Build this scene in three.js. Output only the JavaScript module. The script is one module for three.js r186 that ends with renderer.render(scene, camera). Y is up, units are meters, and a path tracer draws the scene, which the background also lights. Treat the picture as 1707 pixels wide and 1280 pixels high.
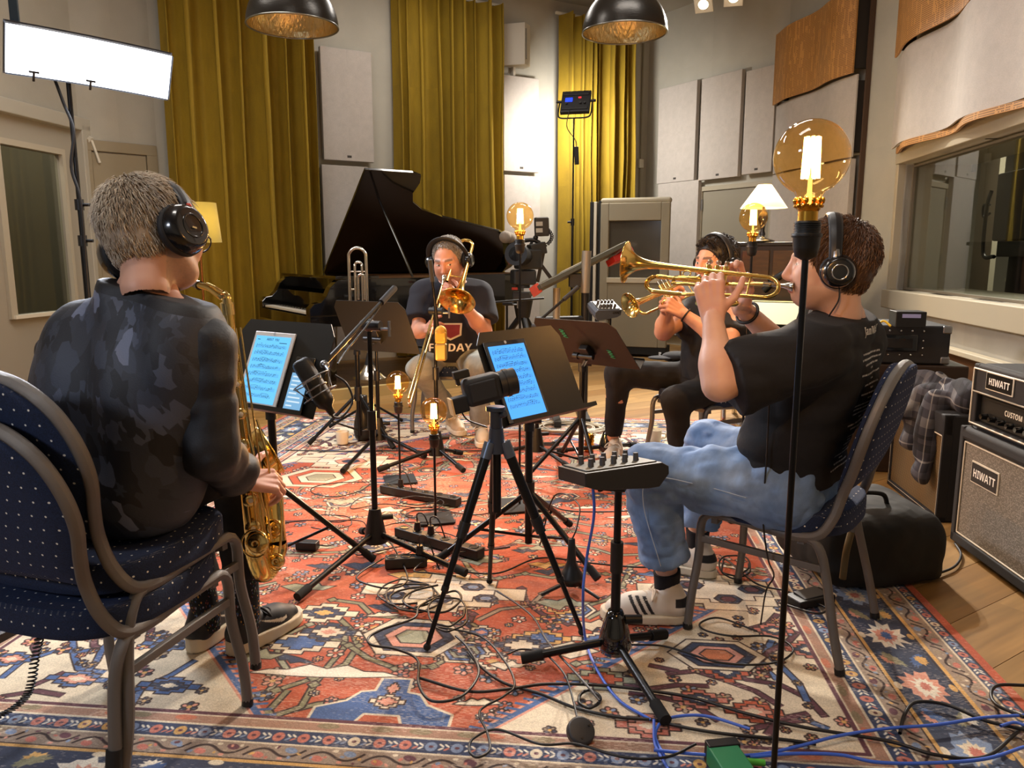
import * as THREE from 'three';
import { mergeGeometries, mergeVertices } from 'three/addons/utils/BufferGeometryUtils.js';
import { RoundedBoxGeometry } from 'three/addons/geometries/RoundedBoxGeometry.js';
import { RectAreaLightUniformsLib } from 'three/addons/lights/RectAreaLightUniformsLib.js';

// ---------- camera, lights, exposure ----------
RectAreaLightUniformsLib.init();
const scene = new THREE.Scene();
const CAM_H = 1.22, PITCH = 0.166033, F = 1283;
const camera = new THREE.PerspectiveCamera(53.02, 1707 / 1280, 0.05, 60);
camera.position.set(0, CAM_H, 0);
camera.rotation.x = -PITCH;
const renderer = new THREE.WebGLRenderer({ antialias: true });
renderer.toneMapping = THREE.LinearToneMapping;
renderer.toneMappingExposure = 1.5;
renderer.shadowMap.enabled = true;
scene.background = new THREE.Color(0x000000);

const V = (x, y, z) => new THREE.Vector3(x, y, z);
const CP = Math.cos(PITCH), SP = Math.sin(PITCH);
// survey helpers: a sight line to a point at forward distance d, or to height y
const at = (px, py, d) => { const a = (px - 853.5) / F, b = (640 - py) / F, k = d / (b * SP + CP); return V(a * k, CAM_H + (b * CP - SP) * k, -d); };
const fl = (px, py, y = 0) => { const a = (px - 853.5) / F, b = (640 - py) / F, k = (CAM_H - y) / (SP - b * CP); return V(a * k, y, -(b * SP + CP) * k); };

function areaLight(color, intensity, w, h, pos, target) {
  const l = new THREE.RectAreaLight(color, intensity, w, h);
  l.position.copy(pos); l.lookAt(target); scene.add(l); return l;
}
function pointLight(color, intensity, pos, radius = 1) {
  const l = new THREE.PointLight(color, intensity, 0, 2);
  l.position.copy(pos); l.castShadow = true; l.shadow.radius = radius; scene.add(l); return l;
}
function spotLight(color, intensity, pos, target, angle, pen, radius = 2) {
  const l = new THREE.SpotLight(color, intensity, 0, angle, pen, 2);
  l.position.copy(pos); l.target.position.copy(target); l.castShadow = true; l.shadow.radius = radius; scene.add(l); scene.add(l.target); return l;
}
const LIT = { key: 95, ceil: 9, spot: 55, bulb: .9, back: 160 };

// ---------- random, noise ----------
let seedv = 7;
const rnd = () => { seedv = (seedv + 0x6d2b79f5) | 0; let t = Math.imul(seedv ^ (seedv >>> 15), 1 | seedv); t = (t + Math.imul(t ^ (t >>> 7), 61 | t)) ^ t; return ((t ^ (t >>> 14)) >>> 0) / 4294967296; };
const rr = (a, b) => a + (b - a) * rnd();
const hash = (x, y, z) => { let h = Math.imul(x, 374761393) + Math.imul(y, 668265263) + Math.imul(z, 2147483647 ^ 0x5bd1e995); h = Math.imul(h ^ (h >>> 13), 1274126177); return ((h ^ (h >>> 16)) >>> 0) / 4294967296; };
const sm = (t) => t * t * (3 - 2 * t), mix = (a, b, t) => a + (b - a) * t, clamp = (x, a = 0, b = 1) => Math.min(b, Math.max(a, x));
function noise(x, y, z = 0) {
  const i = Math.floor(x), j = Math.floor(y), k = Math.floor(z), u = sm(x - i), v = sm(y - j), w = sm(z - k);
  const l = (kk) => mix(mix(hash(i, j, kk), hash(i + 1, j, kk), u), mix(hash(i, j + 1, kk), hash(i + 1, j + 1, kk), u), v);
  return mix(l(k), l(k + 1), w);
}
const fbm = (x, y, z = 0, o = 4) => { let s = 0, a = .5; for (let i = 0; i < o; i++) { s += a * noise(x, y, z); x *= 2.03; y *= 2.03; z *= 2.03; a *= .5; } return s; };

// ---------- materials ----------
const mat = (color, rough = .6, metal = 0, extra = {}) => new THREE.MeshPhysicalMaterial({ color, roughness: rough, metalness: metal, side: THREE.DoubleSide, ...extra });
function canvasTex(w, h, draw, srgb = true) {
  const c = document.createElement('canvas'); c.width = w; c.height = h;
  const g = c.getContext('2d'); draw(g, w, h);
  const t = new THREE.CanvasTexture(c); t.wrapS = t.wrapT = THREE.RepeatWrapping; if (srgb) t.colorSpace = THREE.SRGBColorSpace; t.needsUpdate = true; return t;
}
function pixTex(w, h, fn, srgb = true) {       // fn(u, v) -> [r,g,b] 0..255
  return canvasTex(w, h, (g) => { const im = g.createImageData(w, h), d = im.data; for (let y = 0, i = 0; y < h; y++) for (let x = 0; x < w; x++, i += 4) { const c = fn(x / w, y / h, x, y); d[i] = c[0]; d[i + 1] = c[1]; d[i + 2] = c[2]; d[i + 3] = 255; } g.putImageData(im, 0, 0); }, srgb);
}
const rep = (t, x, y) => { const c = t.clone(); c.repeat.set(x, y); c.needsUpdate = true; return c; };
const grainTex = pixTex(256, 256, (u, v, x, y) => { const n = 90 + 120 * fbm(x / 10, y / 10, 3, 4) + 40 * hash(x, y, 1); return [n, n, n]; }, false);
const plasterTex = pixTex(512, 512, (u, v, x, y) => { const n = 236 + 14 * (fbm(x / 60, y / 60, 1, 5) - .5) + 5 * (hash(x, y, 4) - .5); return [n, n, n]; });
const bump = (s, k = .0006) => ({ bumpMap: rep(grainTex, s, s), bumpScale: k });

// ---------- geometry helpers ----------
const flat = (g) => { const o = g.index ? g.toNonIndexed() : g; for (const k of Object.keys(o.attributes)) if (!['position', 'normal', 'uv', 'color'].includes(k)) o.deleteAttribute(k); return o; };
function join(list) {
  const gs = list.flat(9).filter(Boolean).map(flat);
  if (gs.length === 1) return gs[0];
  const col = gs.some((g) => g.attributes.color);
  for (const g of gs) { const n = g.attributes.position.count; if (!g.attributes.uv) g.setAttribute('uv', new THREE.BufferAttribute(new Float32Array(n * 2), 2)); if (!g.attributes.normal) g.computeVertexNormals(); if (col && !g.attributes.color) g.setAttribute('color', new THREE.BufferAttribute(new Float32Array(n * 3).fill(1), 3)); }
  return mergeGeometries(gs);
}
const xf = (g, p, r, s) => { const m = new THREE.Matrix4().compose(p ? V(...(p.isVector3 ? p.toArray() : p)) : V(0, 0, 0), new THREE.Quaternion().setFromEuler(new THREE.Euler(...(r || [0, 0, 0]))), s ? V(...s) : V(1, 1, 1)); return g.applyMatrix4(m); };
const box = (w, h, d, p, r, bev = 0) => xf(bev ? new RoundedBoxGeometry(w, h, d, 2, Math.min(bev, w / 2.01, h / 2.01, d / 2.01)) : new THREE.BoxGeometry(w, h, d), p, r);
const Y = V(0, 1, 0);
function cyl(a, b, r1, r2 = r1, seg = 12, open = false) {
  const d = b.clone().sub(a), L = d.length();
  const g = new THREE.CylinderGeometry(r2, r1, L, seg, 1, open); g.translate(0, L / 2, 0);
  g.applyQuaternion(new THREE.Quaternion().setFromUnitVectors(Y, d.normalize())); g.translate(a.x, a.y, a.z); return g;
}
const ball = (p, r, sx = 1, sy = 1, sz = 1, seg = 16) => { const g = new THREE.SphereGeometry(r, seg, Math.round(seg * .7)); g.scale(sx, sy, sz); g.translate(p.x, p.y, p.z); return g; };
function lathe(prof, base = V(0, 0, 0), dir = Y, seg = 32) {      // profile [[r, along], ...]
  const g = new THREE.LatheGeometry(prof.map(([r, y]) => new THREE.Vector2(r, y)), seg);
  g.applyQuaternion(new THREE.Quaternion().setFromUnitVectors(Y, dir.clone().normalize())); g.translate(base.x, base.y, base.z); return g;
}
const curve = (pts, closed = false, t = .5) => new THREE.CatmullRomCurve3(pts, closed, 'catmullrom', t);
function tube(pts, r, n = 0, m = 8, closed = false, ten = .5) { return new THREE.TubeGeometry(curve(pts, closed, ten), n || pts.length * 6, r, m, closed); }
// swept section with free radius: rad(t) -> r or [rx, ry]
function sweep(pts, rad, n = 40, m = 12, up = null, cap = true, ten = .5) {
  const c = pts.getPointAt ? pts : curve(pts, false, ten), P = [], N = [], U = [], I = []; let prevN = null;
  for (let i = 0; i <= n; i++) {
    const t = i / n, p = c.getPointAt(t), T = c.getTangentAt(t);
    let nn = prevN ? prevN.clone() : (up ? up.clone() : (Math.abs(T.y) < .9 ? V(0, 1, 0) : V(1, 0, 0)));
    nn.sub(T.clone().multiplyScalar(nn.dot(T))).normalize(); prevN = nn;
    const bb = T.clone().cross(nn); let r = rad(t); if (!Array.isArray(r)) r = [r, r];
    for (let j = 0; j <= m; j++) { const a = j / m * 2 * Math.PI, ca = Math.cos(a) * r[0], sa = Math.sin(a) * r[1]; P.push(p.x + nn.x * ca + bb.x * sa, p.y + nn.y * ca + bb.y * sa, p.z + nn.z * ca + bb.z * sa); U.push(j / m, t); }
  }
  for (let i = 0; i < n; i++) for (let j = 0; j < m; j++) { const a = i * (m + 1) + j, b = a + m + 1; I.push(a, a + 1, b, b, a + 1, b + 1); }
  if (cap) for (const e of [0, n]) { const o = e * (m + 1), ci = P.length / 3; const p = c.getPointAt(e / n); P.push(p.x, p.y, p.z); U.push(.5, .5); for (let j = 0; j < m; j++) e ? I.push(ci, o + j, o + j + 1) : I.push(ci, o + j + 1, o + j); }
  const g = new THREE.BufferGeometry(); g.setAttribute('position', new THREE.Float32BufferAttribute(P, 3)); g.setAttribute('uv', new THREE.Float32BufferAttribute(U, 2)); g.setIndex(I); g.computeVertexNormals(); return g;
}
const bar = (a, b, w, h, up = Y, bev = 0) => { const d = b.clone().sub(a), L = d.length(); d.normalize(); const x = up.clone().cross(d); if (x.length() < 1e-4) x.set(1, 0, 0); x.normalize(); const y = d.clone().cross(x); const g = bev ? new RoundedBoxGeometry(w, h, L, 2, bev) : new THREE.BoxGeometry(w, h, L); g.applyMatrix4(new THREE.Matrix4().makeBasis(x, y, d)); const c = a.clone().add(b).multiplyScalar(.5); g.translate(c.x, c.y, c.z); return g; };
function extrude(pts, depth, bev = 0, holes = []) {
  const s = new THREE.Shape(pts.map(([x, y]) => new THREE.Vector2(x, y))); for (const h of holes) s.holes.push(new THREE.Path(h.map(([x, y]) => new THREE.Vector2(x, y))));
  return new THREE.ExtrudeGeometry(s, { depth, bevelEnabled: bev > 0, bevelSize: bev, bevelThickness: bev, bevelSegments: 2, curveSegments: 8 });
}
const basis = (g, o, x, y, z) => { const M = new THREE.Matrix4().makeBasis(x, y, z).setPosition(o); g.applyMatrix4(M); if (M.determinant() < 0) { if (g.index) g = g.toNonIndexed(); for (const k of Object.keys(g.attributes)) { const a = g.attributes[k], n = a.itemSize, d = a.array; for (let i = 0; i < a.count; i += 3) for (let c = 0; c < n; c++) { const q = d[(i + 1) * n + c]; d[(i + 1) * n + c] = d[(i + 2) * n + c]; d[(i + 2) * n + c] = q; } } } return g; };
// grid surface f(u,v)->Vector3
function grid(f, nu, nv, uvs = [1, 1]) {
  const P = [], U = [], I = [];
  for (let j = 0; j <= nv; j++) for (let i = 0; i <= nu; i++) { const p = f(i / nu, j / nv); P.push(p.x, p.y, p.z); U.push(i / nu * uvs[0], j / nv * uvs[1]); }
  for (let j = 0; j < nv; j++) for (let i = 0; i < nu; i++) { const a = j * (nu + 1) + i; I.push(a, a + 1, a + nu + 1, a + 1, a + nu + 2, a + nu + 1); }
  const g = new THREE.BufferGeometry(); g.setAttribute('position', new THREE.Float32BufferAttribute(P, 3)); g.setAttribute('uv', new THREE.Float32BufferAttribute(U, 2)); g.setIndex(I); g.computeVertexNormals(); return g;
}
const planarUV = (g, o, ux, uy, k = 1) => { const p = g.attributes.position, a = new Float32Array(p.count * 2), v = V(0, 0, 0); for (let i = 0; i < p.count; i++) { v.fromBufferAttribute(p, i).sub(o); a[2 * i] = v.dot(ux) * k; a[2 * i + 1] = v.dot(uy) * k; } g.setAttribute('uv', new THREE.BufferAttribute(a, 2)); return g; };
const boxUV = (g, k = 1) => { if (g.index) g = g.toNonIndexed(); if (!g.attributes.normal) g.computeVertexNormals(); const p = g.attributes.position, n = g.attributes.normal, a = new Float32Array(p.count * 2); for (let i = 0; i < p.count; i++) { const x = Math.abs(n.getX(i)), y = Math.abs(n.getY(i)), z = Math.abs(n.getZ(i)); let u, v; if (y > x && y > z) { u = p.getX(i); v = p.getZ(i); } else if (x > z) { u = p.getZ(i); v = p.getY(i); } else { u = p.getX(i); v = p.getY(i); } a[2 * i] = u * k; a[2 * i + 1] = v * k; } g.setAttribute('uv', new THREE.BufferAttribute(a, 2)); return g; };

// ---------- scene bookkeeping ----------
const taken = new Map();
const numbered = (n) => { const k = taken.get(n) || 0; taken.set(n, k + 1); return k ? n + '_' + String(k).padStart(3, '0') : n; };
function thing(name, label, category, group) { const o = new THREE.Group(); o.name = numbered(name); o.userData = { label, category }; if (group) o.userData.group = group; scene.add(o); return o; }
function part(parent, name, geos, material, label) {
  const m = new THREE.Mesh(join([geos]), material); m.name = name; m.castShadow = m.receiveShadow = true; if (label) m.userData.label = label; parent.add(m); return m;
}
function single(name, label, category, geos, material, group) { const m = part(scene, numbered(name), geos, material); m.userData = { label, category }; if (group) m.userData.group = group; seat(m); return m; }
function struct(name, geos, material, label) { const m = part(scene, numbered(name), geos, material); m.userData = { kind: 'structure' }; if (label) m.userData.label = label; return m; }
// move a thing's origin to the middle of its base
function seat(o) {
  scene.updateMatrixWorld(true); const b = new THREE.Box3().setFromObject(o), c = V((b.min.x + b.max.x) / 2, b.min.y, (b.min.z + b.max.z) / 2);
  if (o.isMesh) { o.geometry.translate(-c.x, -c.y, -c.z); for (const k of o.children) k.position.sub(c); o.position.copy(c); } else if (o.position.lengthSq() < 1e-9) { for (const k of o.children) k.position.sub(c); o.position.copy(c); }
  return o;
}
// ---------- the room ----------
const WALL_H = 4.4;
const mWall = mat(0xb9b5a8, .92, 0, { map: rep(plasterTex, .7, .7), ...bump(6, .0008) });
const mCeil = mat(0xb2ada0, .95, 0, { map: rep(plasterTex, .5, .5) });
const mTrimGrey = mat(0x9b9180, .6), mDoorGrey = mat(0x8d8675, .55), mFrameBeige = mat(0xada28b, .5), mWhitePaint = mat(0xd4d0c2, .5);
const mBlack = mat(0x0c0c0d, .45), mBlackMatte = mat(0x121213, .8), mBlackGloss = mat(0x070708, .12, 0, { clearcoat: 1, clearcoatRoughness: .04 });
const mSteelBlk = mat(0x101012, .3, .4), mChrome = mat(0xc9c9c9, .15, 1), mSteel = mat(0x8d8f92, .35, 1), mRubber = mat(0x0b0b0b, .9);
const mGlass = mat(0xf2f5f0, 0, 0, { transmission: 1, thickness: 0, ior: 1.45 });
function frame(p, q) { const u = V(q[0] - p[0], 0, q[1] - p[1]), L = u.length(); u.normalize(); const n = V(-u.z, 0, u.x), o = V(p[0], 0, p[1]); if (n.dot(V(-.3, 0, -4).sub(o)) < 0) n.negate(); return { o, u, n, L }; }
const wp = (f, t, y, d) => f.o.clone().addScaledVector(f.u, t).addScaledVector(f.n, d).setY(y);
function wbox(f, t0, t1, y0, y1, d0, d1, bev = 0) { const g = box(t1 - t0, y1 - y0, d1 - d0, null, null, bev); const c = wp(f, (t0 + t1) / 2, (y0 + y1) / 2, (d0 + d1) / 2); const right = Y.clone().cross(f.n).dot(f.u) > 0; return basis(boxUV(g), c, right ? f.u : f.u.clone().negate(), Y, f.n); }
function onWall(f, px, py, d = 0) { const a = (px - 853.5) / F, b = (640 - py) / F, dir = V(a, b * CP - SP, -(b * SP + CP)), c = V(0, CAM_H, 0), o = f.o.clone().addScaledVector(f.n, d); const k = o.clone().sub(c).dot(f.n) / dir.dot(f.n); const p = c.addScaledVector(dir, k); return { t: p.clone().sub(f.o).dot(f.u), y: p.y, p }; }
const PL = [[-5.3, 3], [-4.08, -7.55], [-3.58, -8.05], [1.89, -11.2], [3.13, -9.22], [3.43, -7.04], [2.62, -1.2], [2.62, 3]];
const fLeft = frame(PL[0], PL[1]), fDoor = frame(PL[1], PL[2]), fBack = frame(PL[2], PL[3]), fRB = frame(PL[3], PL[4]), fPil = frame(PL[4], PL[5]), fWin = frame(PL[5], PL[6]), fNear = frame(PL[6], PL[7]), fRear = frame(PL[7], PL[0]);
const TH = .16;
// left wall with the studio door opening
const dA = onWall(fLeft, -60, 400).t, dB = onWall(fLeft, 158, 400).t;
const doorTop = onWall(fLeft, 80, 195).y;
struct('wall_left', [wbox(fLeft, -TH, dA, 0, WALL_H, -TH, 0), wbox(fLeft, dB, fLeft.L + .05, 0, WALL_H, -TH, 0), wbox(fLeft, dA, dB, doorTop, WALL_H, -TH, 0)], mWall);
struct('wall_corner', wbox(fDoor, 0, fDoor.L, 0, WALL_H, -TH, 0), mWall, 'narrow corner wall behind the grey door');
struct('wall_back', wbox(fBack, -.02, fBack.L + TH, 0, WALL_H, -TH, 0), mWall);
struct('wall_right', wbox(fRB, 0, fRB.L + .02, 0, WALL_H, -TH, 0), mWall, 'rear right wall behind the upright piano');
struct('wall_pilaster', wbox(fPil, -.02, fPil.L + .02, 0, WALL_H, -TH, .0), mWall);
// window wall
const wA = onWall(fWin, 1498, 300), wTop = onWall(fWin, 1502, 276).y, wBot = onWall(fWin, 1490, 482).y, wT0 = onWall(fWin, 1500, 400).t, wT1 = wT0 + 2.9;
struct('wall_window', [wbox(fWin, -.02, wT0, 0, WALL_H, -TH, 0), wbox(fWin, wT1, fWin.L + .02, 0, WALL_H, -TH, 0), wbox(fWin, wT0, wT1, 0, wBot, -TH, 0), wbox(fWin, wT0, wT1, wTop, WALL_H, -TH, 0)], mat(0xcac5b8, .9, 0, { map: rep(plasterTex, .7, .7), ...bump(6, .0008) }));
struct('wall_near', wbox(fNear, 0, fNear.L + TH, 0, WALL_H, -TH, 0), mWall);
struct('wall_rear', wbox(fRear, 0, fRear.L, 0, WALL_H, -TH, 0), mWall);
{ const sh = PL.map(([x, z]) => [x, -z]); const g = extrude(sh, .15); g.rotateX(-Math.PI / 2); g.translate(0, WALL_H, 0); struct('ceiling', boxUV(g), mCeil); }
// floor slab and planks
const woodTex = pixTex(512, 256, (u, v, x, y) => { const n = fbm(x / 90, y / 5, 2, 4), m = fbm(x / 240, y / 26, 9, 3), s = 200 + 60 * (n - .5) + 46 * (m - .5); return [s, s * .985, s * .96]; });
{
  const sh = PL.map(([x, z]) => [x, -z]); const g = extrude(sh, .12); g.rotateX(-Math.PI / 2); g.translate(0, -.126, 0);
  const floor = struct('floor', g, mat(0x3a2a18, .9));
  const ang = 57 * Math.PI / 180, u = V(Math.sin(ang), 0, -Math.cos(ang)), n = V(Math.cos(ang), 0, Math.sin(ang)), W = .22, L = 2.4, geo = boxUV(box(L - .002, .02, W - .0025, null, null, 0)), quat = new THREE.Quaternion().setFromRotationMatrix(new THREE.Matrix4().makeBasis(u, Y, n));
  const ms = [0xba9056, 0xb0854a, 0xc0985e, 0xab7f46, 0xbb935b].map((c, i) => { const t = rep(woodTex, .5, 1); t.offset.set(i * .37, i * .21); return mat(c, .42, 0, { map: t }); });
  const inside = (x, z) => { let c = false; for (let i = 0, j = PL.length - 1; i < PL.length; j = i++) { const [xi, zi] = PL[i], [xj, zj] = PL[j]; if ((zi > z) !== (zj > z) && x < (xj - xi) * (z - zi) / (zj - zi) + xi) c = !c; } return c; };
  for (let i = -60; i < 60; i++) for (let j = -6; j < 6; j++) {
    const p = V(0, -.01, -5).addScaledVector(n, i * W).addScaledVector(u, j * L + ((i * .83) % 1) * L);
    const near = [0, .5, -.5].some((k) => inside(p.x + u.x * k * L, p.z + u.z * k * L)); if (!near || p.z > .6) continue;
    const inRug = [0, .5, -.5].every((k) => { const x = p.x + u.x * k * L, z = p.z + u.z * k * L, t = x * .9947 + z * .1023, s = x * .1023 - z * .9947; return t > -2.1 && t < 1.0 && s > 1.5 && s < 5.5; }); if (inRug) continue;
    const m = new THREE.Mesh(geo, ms[Math.floor(rnd() * 5)]); m.name = 'plank'; m.position.copy(p); m.quaternion.copy(quat); m.receiveShadow = m.castShadow = true; floor.add(m);
  }
}
// low trims
struct('baseboard_back', wbox(fBack, 0, fBack.L, 0, .12, 0, .018), mWhitePaint);
struct('baseboard_right', [wbox(fRB, 0, onWall(fRB, 1150, 425).t, 0, .12, 0, .018)], mWhitePaint);
struct('trim_1', [wbox(fWin, .02, fWin.L, 0, .52, .005, .05)], mat(0x6b4423, .5, 0, { map: rep(woodTex, .4, 1) }), 'brown wooden wainscot below the control room window');
struct('trim_2', [wbox(fWin, .02, fWin.L, .52, .56, .0, .075, .008)], mat(0xb5aa92, .6), 'pale ledge on top of the wainscot');

// ---------- curtains ----------
const velvetTex = pixTex(256, 512, (u, v, x, y) => { const s = 216 + 40 * (fbm(x / 14, y / 90, 5, 4) - .5) + 18 * (hash(x, y, 2) - .5); return [s, s, s]; });
const mVelvet = mat(0xab8c1a, .85, 0, { map: velvetTex, sheen: .04, sheenRoughness: .5, sheenColor: new THREE.Color(0xd9b52a) });
function curtain(f, pxa, pxb, pyr, folds, off, label, seed) {
  const t0 = onWall(f, pxa, pyr, off).t, t1 = onWall(f, pxb, pyr, off).t, ws = []; let tot = 0;
  for (let i = 0; i < folds; i++) { const w = .35 + hash(i, seed, 3) * 1.3; ws.push(w); tot += w; }
  const n = folds * 14, cum = [0]; ws.forEach((w) => cum.push(cum[cum.length - 1] + w / tot));
  const g = grid((a, b) => {
    let k = 0; while (k < folds - 1 && a > cum[k + 1]) k++;
    const lt = (a - cum[k]) / (cum[k + 1] - cum[k]), ph = lt * 2 * Math.PI, y = .02 + b * (WALL_H - .25), dep = (.2 + .16 * hash(k, seed, 8)) * (1 - .25 * b + .25 * noise(k * 7.1, y * .8, seed));
    const wob = (noise(a * 9, y * .55, seed) - .5) * .05 * (1 - b * .7);
    return wp(f, mix(t0, t1, a) + .3 * (t1 - t0) * (cum[k + 1] - cum[k]) * Math.sin(ph) * .95 + wob, y, off - .1 + dep * Math.pow(Math.abs(Math.sin(ph / 2)), .85) * .9 + .02 * noise(a * 40, y * 2, seed));
  }, n, 22, [(t1 - t0) * 4, 4]);
  const c = thing('curtain', label, 'curtain', 'mustard velvet curtains on the back wall');
  part(c, 'drape', g, mVelvet);
  part(c, 'curtain_rail', wbox(f, t0 - .05, t1 + .05, WALL_H - .22, WALL_H - .19, off - .09, off - .06), mWhitePaint);
  return seat(c);
}
curtain(fBack, 281, 531, 250, 8, .3, 'wide mustard velvet curtain behind the open grand piano keyboard', 11);
curtain(fBack, 660, 838, 200, 9, .14, 'mustard velvet curtain hanging between the two pale wall panels, above the trombonist', 23);
curtain(fBack, 936, 1055, 200, 10, .26, 'brightly lit mustard velvet curtain behind the small light panel on its stand', 37);

// ---------- acoustic panels ----------
const mPanel = mat(0xc8c0b8, .95, 0, { map: rep(pixTex(256, 256, (u, v, x, y) => { const s = 226 + 16 * (fbm(x / 16 + 3, y / 16, 8, 5) - .5) + 14 * (hash(x, y, 9) - .5); return [s, s, s]; }), 1.2, 1.2), ...bump(14, .001) });
const mDark = mat(0x2a241e, .9), mTag = mat(0x3b3732, .7);
function wallPanel(f, pxa, pya, pxb, pyb, label, dep = .06, off = .05) {
  const a = onWall(f, pxa, pya, off + dep), b = onWall(f, pxb, pyb, off + dep), y1 = Math.max(a.y, b.y), y0 = Math.max(.14, Math.min(a.y, b.y)), t0 = Math.min(a.t, b.t), t1 = Math.max(a.t, b.t);
  const g = thing('acoustic_panel', label, 'wall panel', 'pale fabric acoustic panels');
  part(g, 'board', wbox(f, t0, t1, y0, y1, off, off + dep, .006), mPanel);
  part(g, 'batten', wbox(f, t0 + .06, t1 - .06, y0 + .05, y1 - .05, .004, off, 0), mDark, 'dark mounting batten behind the panel');
  part(g, 'maker_tag', wbox(f, mix(t0, t1, .5) - .025, mix(t0, t1, .5) + .025, y0 + .035, y0 + .06, off + dep, off + dep + .002), mTag);
  return seat(g);
}
wallPanel(fBack, 533, 76, 624, 271, 'upper pale acoustic panel between the two left curtains, above the piano lid');
wallPanel(fBack, 536, 274, 626, 700, 'lower pale acoustic panel between the two left curtains, behind the piano lid');
wallPanel(fBack, 840, 124, 898, 288, 'upper pale acoustic panel below the white wall loudspeaker');
wallPanel(fBack, 841, 291, 899, 640, 'lower pale acoustic panel behind the film camera');
wallPanel(fRB, 1099, 149, 1156, 300, 'upper pale acoustic panel next to the corner, left of the dark gap');
wallPanel(fRB, 1097, 307, 1152, 620, 'lower pale acoustic panel behind the grey portable booth');
wallPanel(fRB, 1170, 132, 1229, 294, 'pale acoustic panel directly above the left half of the grey door');
wallPanel(fRB, 1244, 119, 1285, 286, 'pale acoustic panel above the table lamp, beside the wooden slotted panel');
// slotted wooden panels and rippled pale panels on the right
const slotTex = canvasTex(1024, 1024, (g, w, h) => {
  g.fillStyle = '#bd8746'; g.fillRect(0, 0, w, h);
  for (let i = 0; i < 700; i++) { g.fillStyle = `rgba(${rnd() < .5 ? '140,88,36' : '214,160,94'},${rr(.05, .2)})`; g.fillRect(rr(0, w), rr(0, h), rr(1, 4), rr(60, 400)); }
  g.fillStyle = '#5e3c16';
  for (let y = 6; y < h; y += 15) for (let x = 0; x < w; x += 13) { const e = noise(x / 22, y / 300, 3) * .6 + noise(x / 9, y / 60, 5) * .5; if (e > .42) g.fillRect(x, y, 10, 7); }
});
const mSlot = mat(0xffffff, .5, 0, { map: slotTex });
function ripplePanel(f, t0, t1, y0, y1, off, amp, wave, material, name, label, cat, group, th = .015, bat = true) {
  const dp = (t) => off + amp * (.5 + .5 * Math.sin((t - t0) / wave * 2 * Math.PI - 1.2)), n = Math.ceil((t1 - t0) / wave * 16);
  const P = (u, y, d) => wp(f, mix(t0, t1, u), y, dp(mix(t0, t1, u)) + d);
  const front = grid((u, v) => P(u, mix(y0, y1, v), th), n, 1, [(t1 - t0), (y1 - y0)]), back = grid((u, v) => P(u, mix(y0, y1, v), 0), n, 1), bot = grid((u, v) => P(u, y0, v * th), n, 1), top = grid((u, v) => P(u, y1, v * th), n, 1), s0 = grid((u, v) => P(0, mix(y0, y1, u), v * th), 1, 1), s1 = grid((u, v) => P(1, mix(y0, y1, u), v * th), 1, 1);
  const g = thing(name, label, cat, group); part(g, 'rippled_sheet', [front, back, bot, top, s0, s1], material);
  if (bat) for (const q of [t0 + .02, t1 - .06]) part(g, 'batten', wbox(f, q, q + .04, y0 + .05, y1 - .05, .004, off - .002), mDark);
  return seat(g);
}
{
  const a = onWall(fPil, 1297, 120, .12), b = onWall(fPil, 1430, 120, .12), ym = onWall(fPil, 1294, 176, .12).y, yb = onWall(fPil, 1292, 290, .1).y;
  ripplePanel(fPil, a.t, b.t, ym, onWall(fPil, 1300, 57, .14).y, .15, .05, .9, mSlot, 'wooden_acoustic_panel', 'orange wooden slotted panel above the pale rippled panel near the big glowing bulb', 'wall panel', 'wooden slotted panels');
  ripplePanel(fPil, a.t, b.t, yb, ym - .01, .1, .04, .9, mPanel, 'rippled_panel', 'pale rippled panel directly behind the nearest big bulb', 'wall panel', 'pale rippled panels');
  const g = thing('acoustic_panel', 'tall flat pale panel behind the head of the near trumpeter', 'wall panel', 'pale fabric acoustic panels');
  part(g, 'board', wbox(fPil, a.t, b.t - .02, .6, yb - .012, .06, .12, .006), mPanel); part(g, 'edge_strip', wbox(fPil, b.t + .012, b.t + .034, .6, WALL_H - .6, .004, .05), mat(0x4b3626, .8), 'dark brown edge strip'); seat(g);
  const c = onWall(fWin, 1481, 250, .14).t, y3 = onWall(fWin, 1478, 250, .14).y, y4 = onWall(fWin, 1483, 97, .2).y;
  ripplePanel(fWin, c, c + 3.6, y3, y4, .1, .08, 1.15, mPanel, 'rippled_panel', 'wide pale rippled panel above the control room window', 'wall panel', 'pale rippled panels');
  ripplePanel(fWin, c, c + 3.6, y4 + .01, WALL_H - .35, .13, .09, 1.3, mSlot, 'wooden_acoustic_panel', 'orange wooden slotted panel with wavy lower edge above the control room window', 'wall panel', 'wooden slotted panels');
  ripplePanel(fWin, c + .08, c + 3.6, y3 - .05, y3 - .004, .08, .1, 1.15, mSlot, 'slotted_strip', 'thin strip of orange wood under the wide pale panel', 'wall panel', null, .02, false);
}
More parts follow.
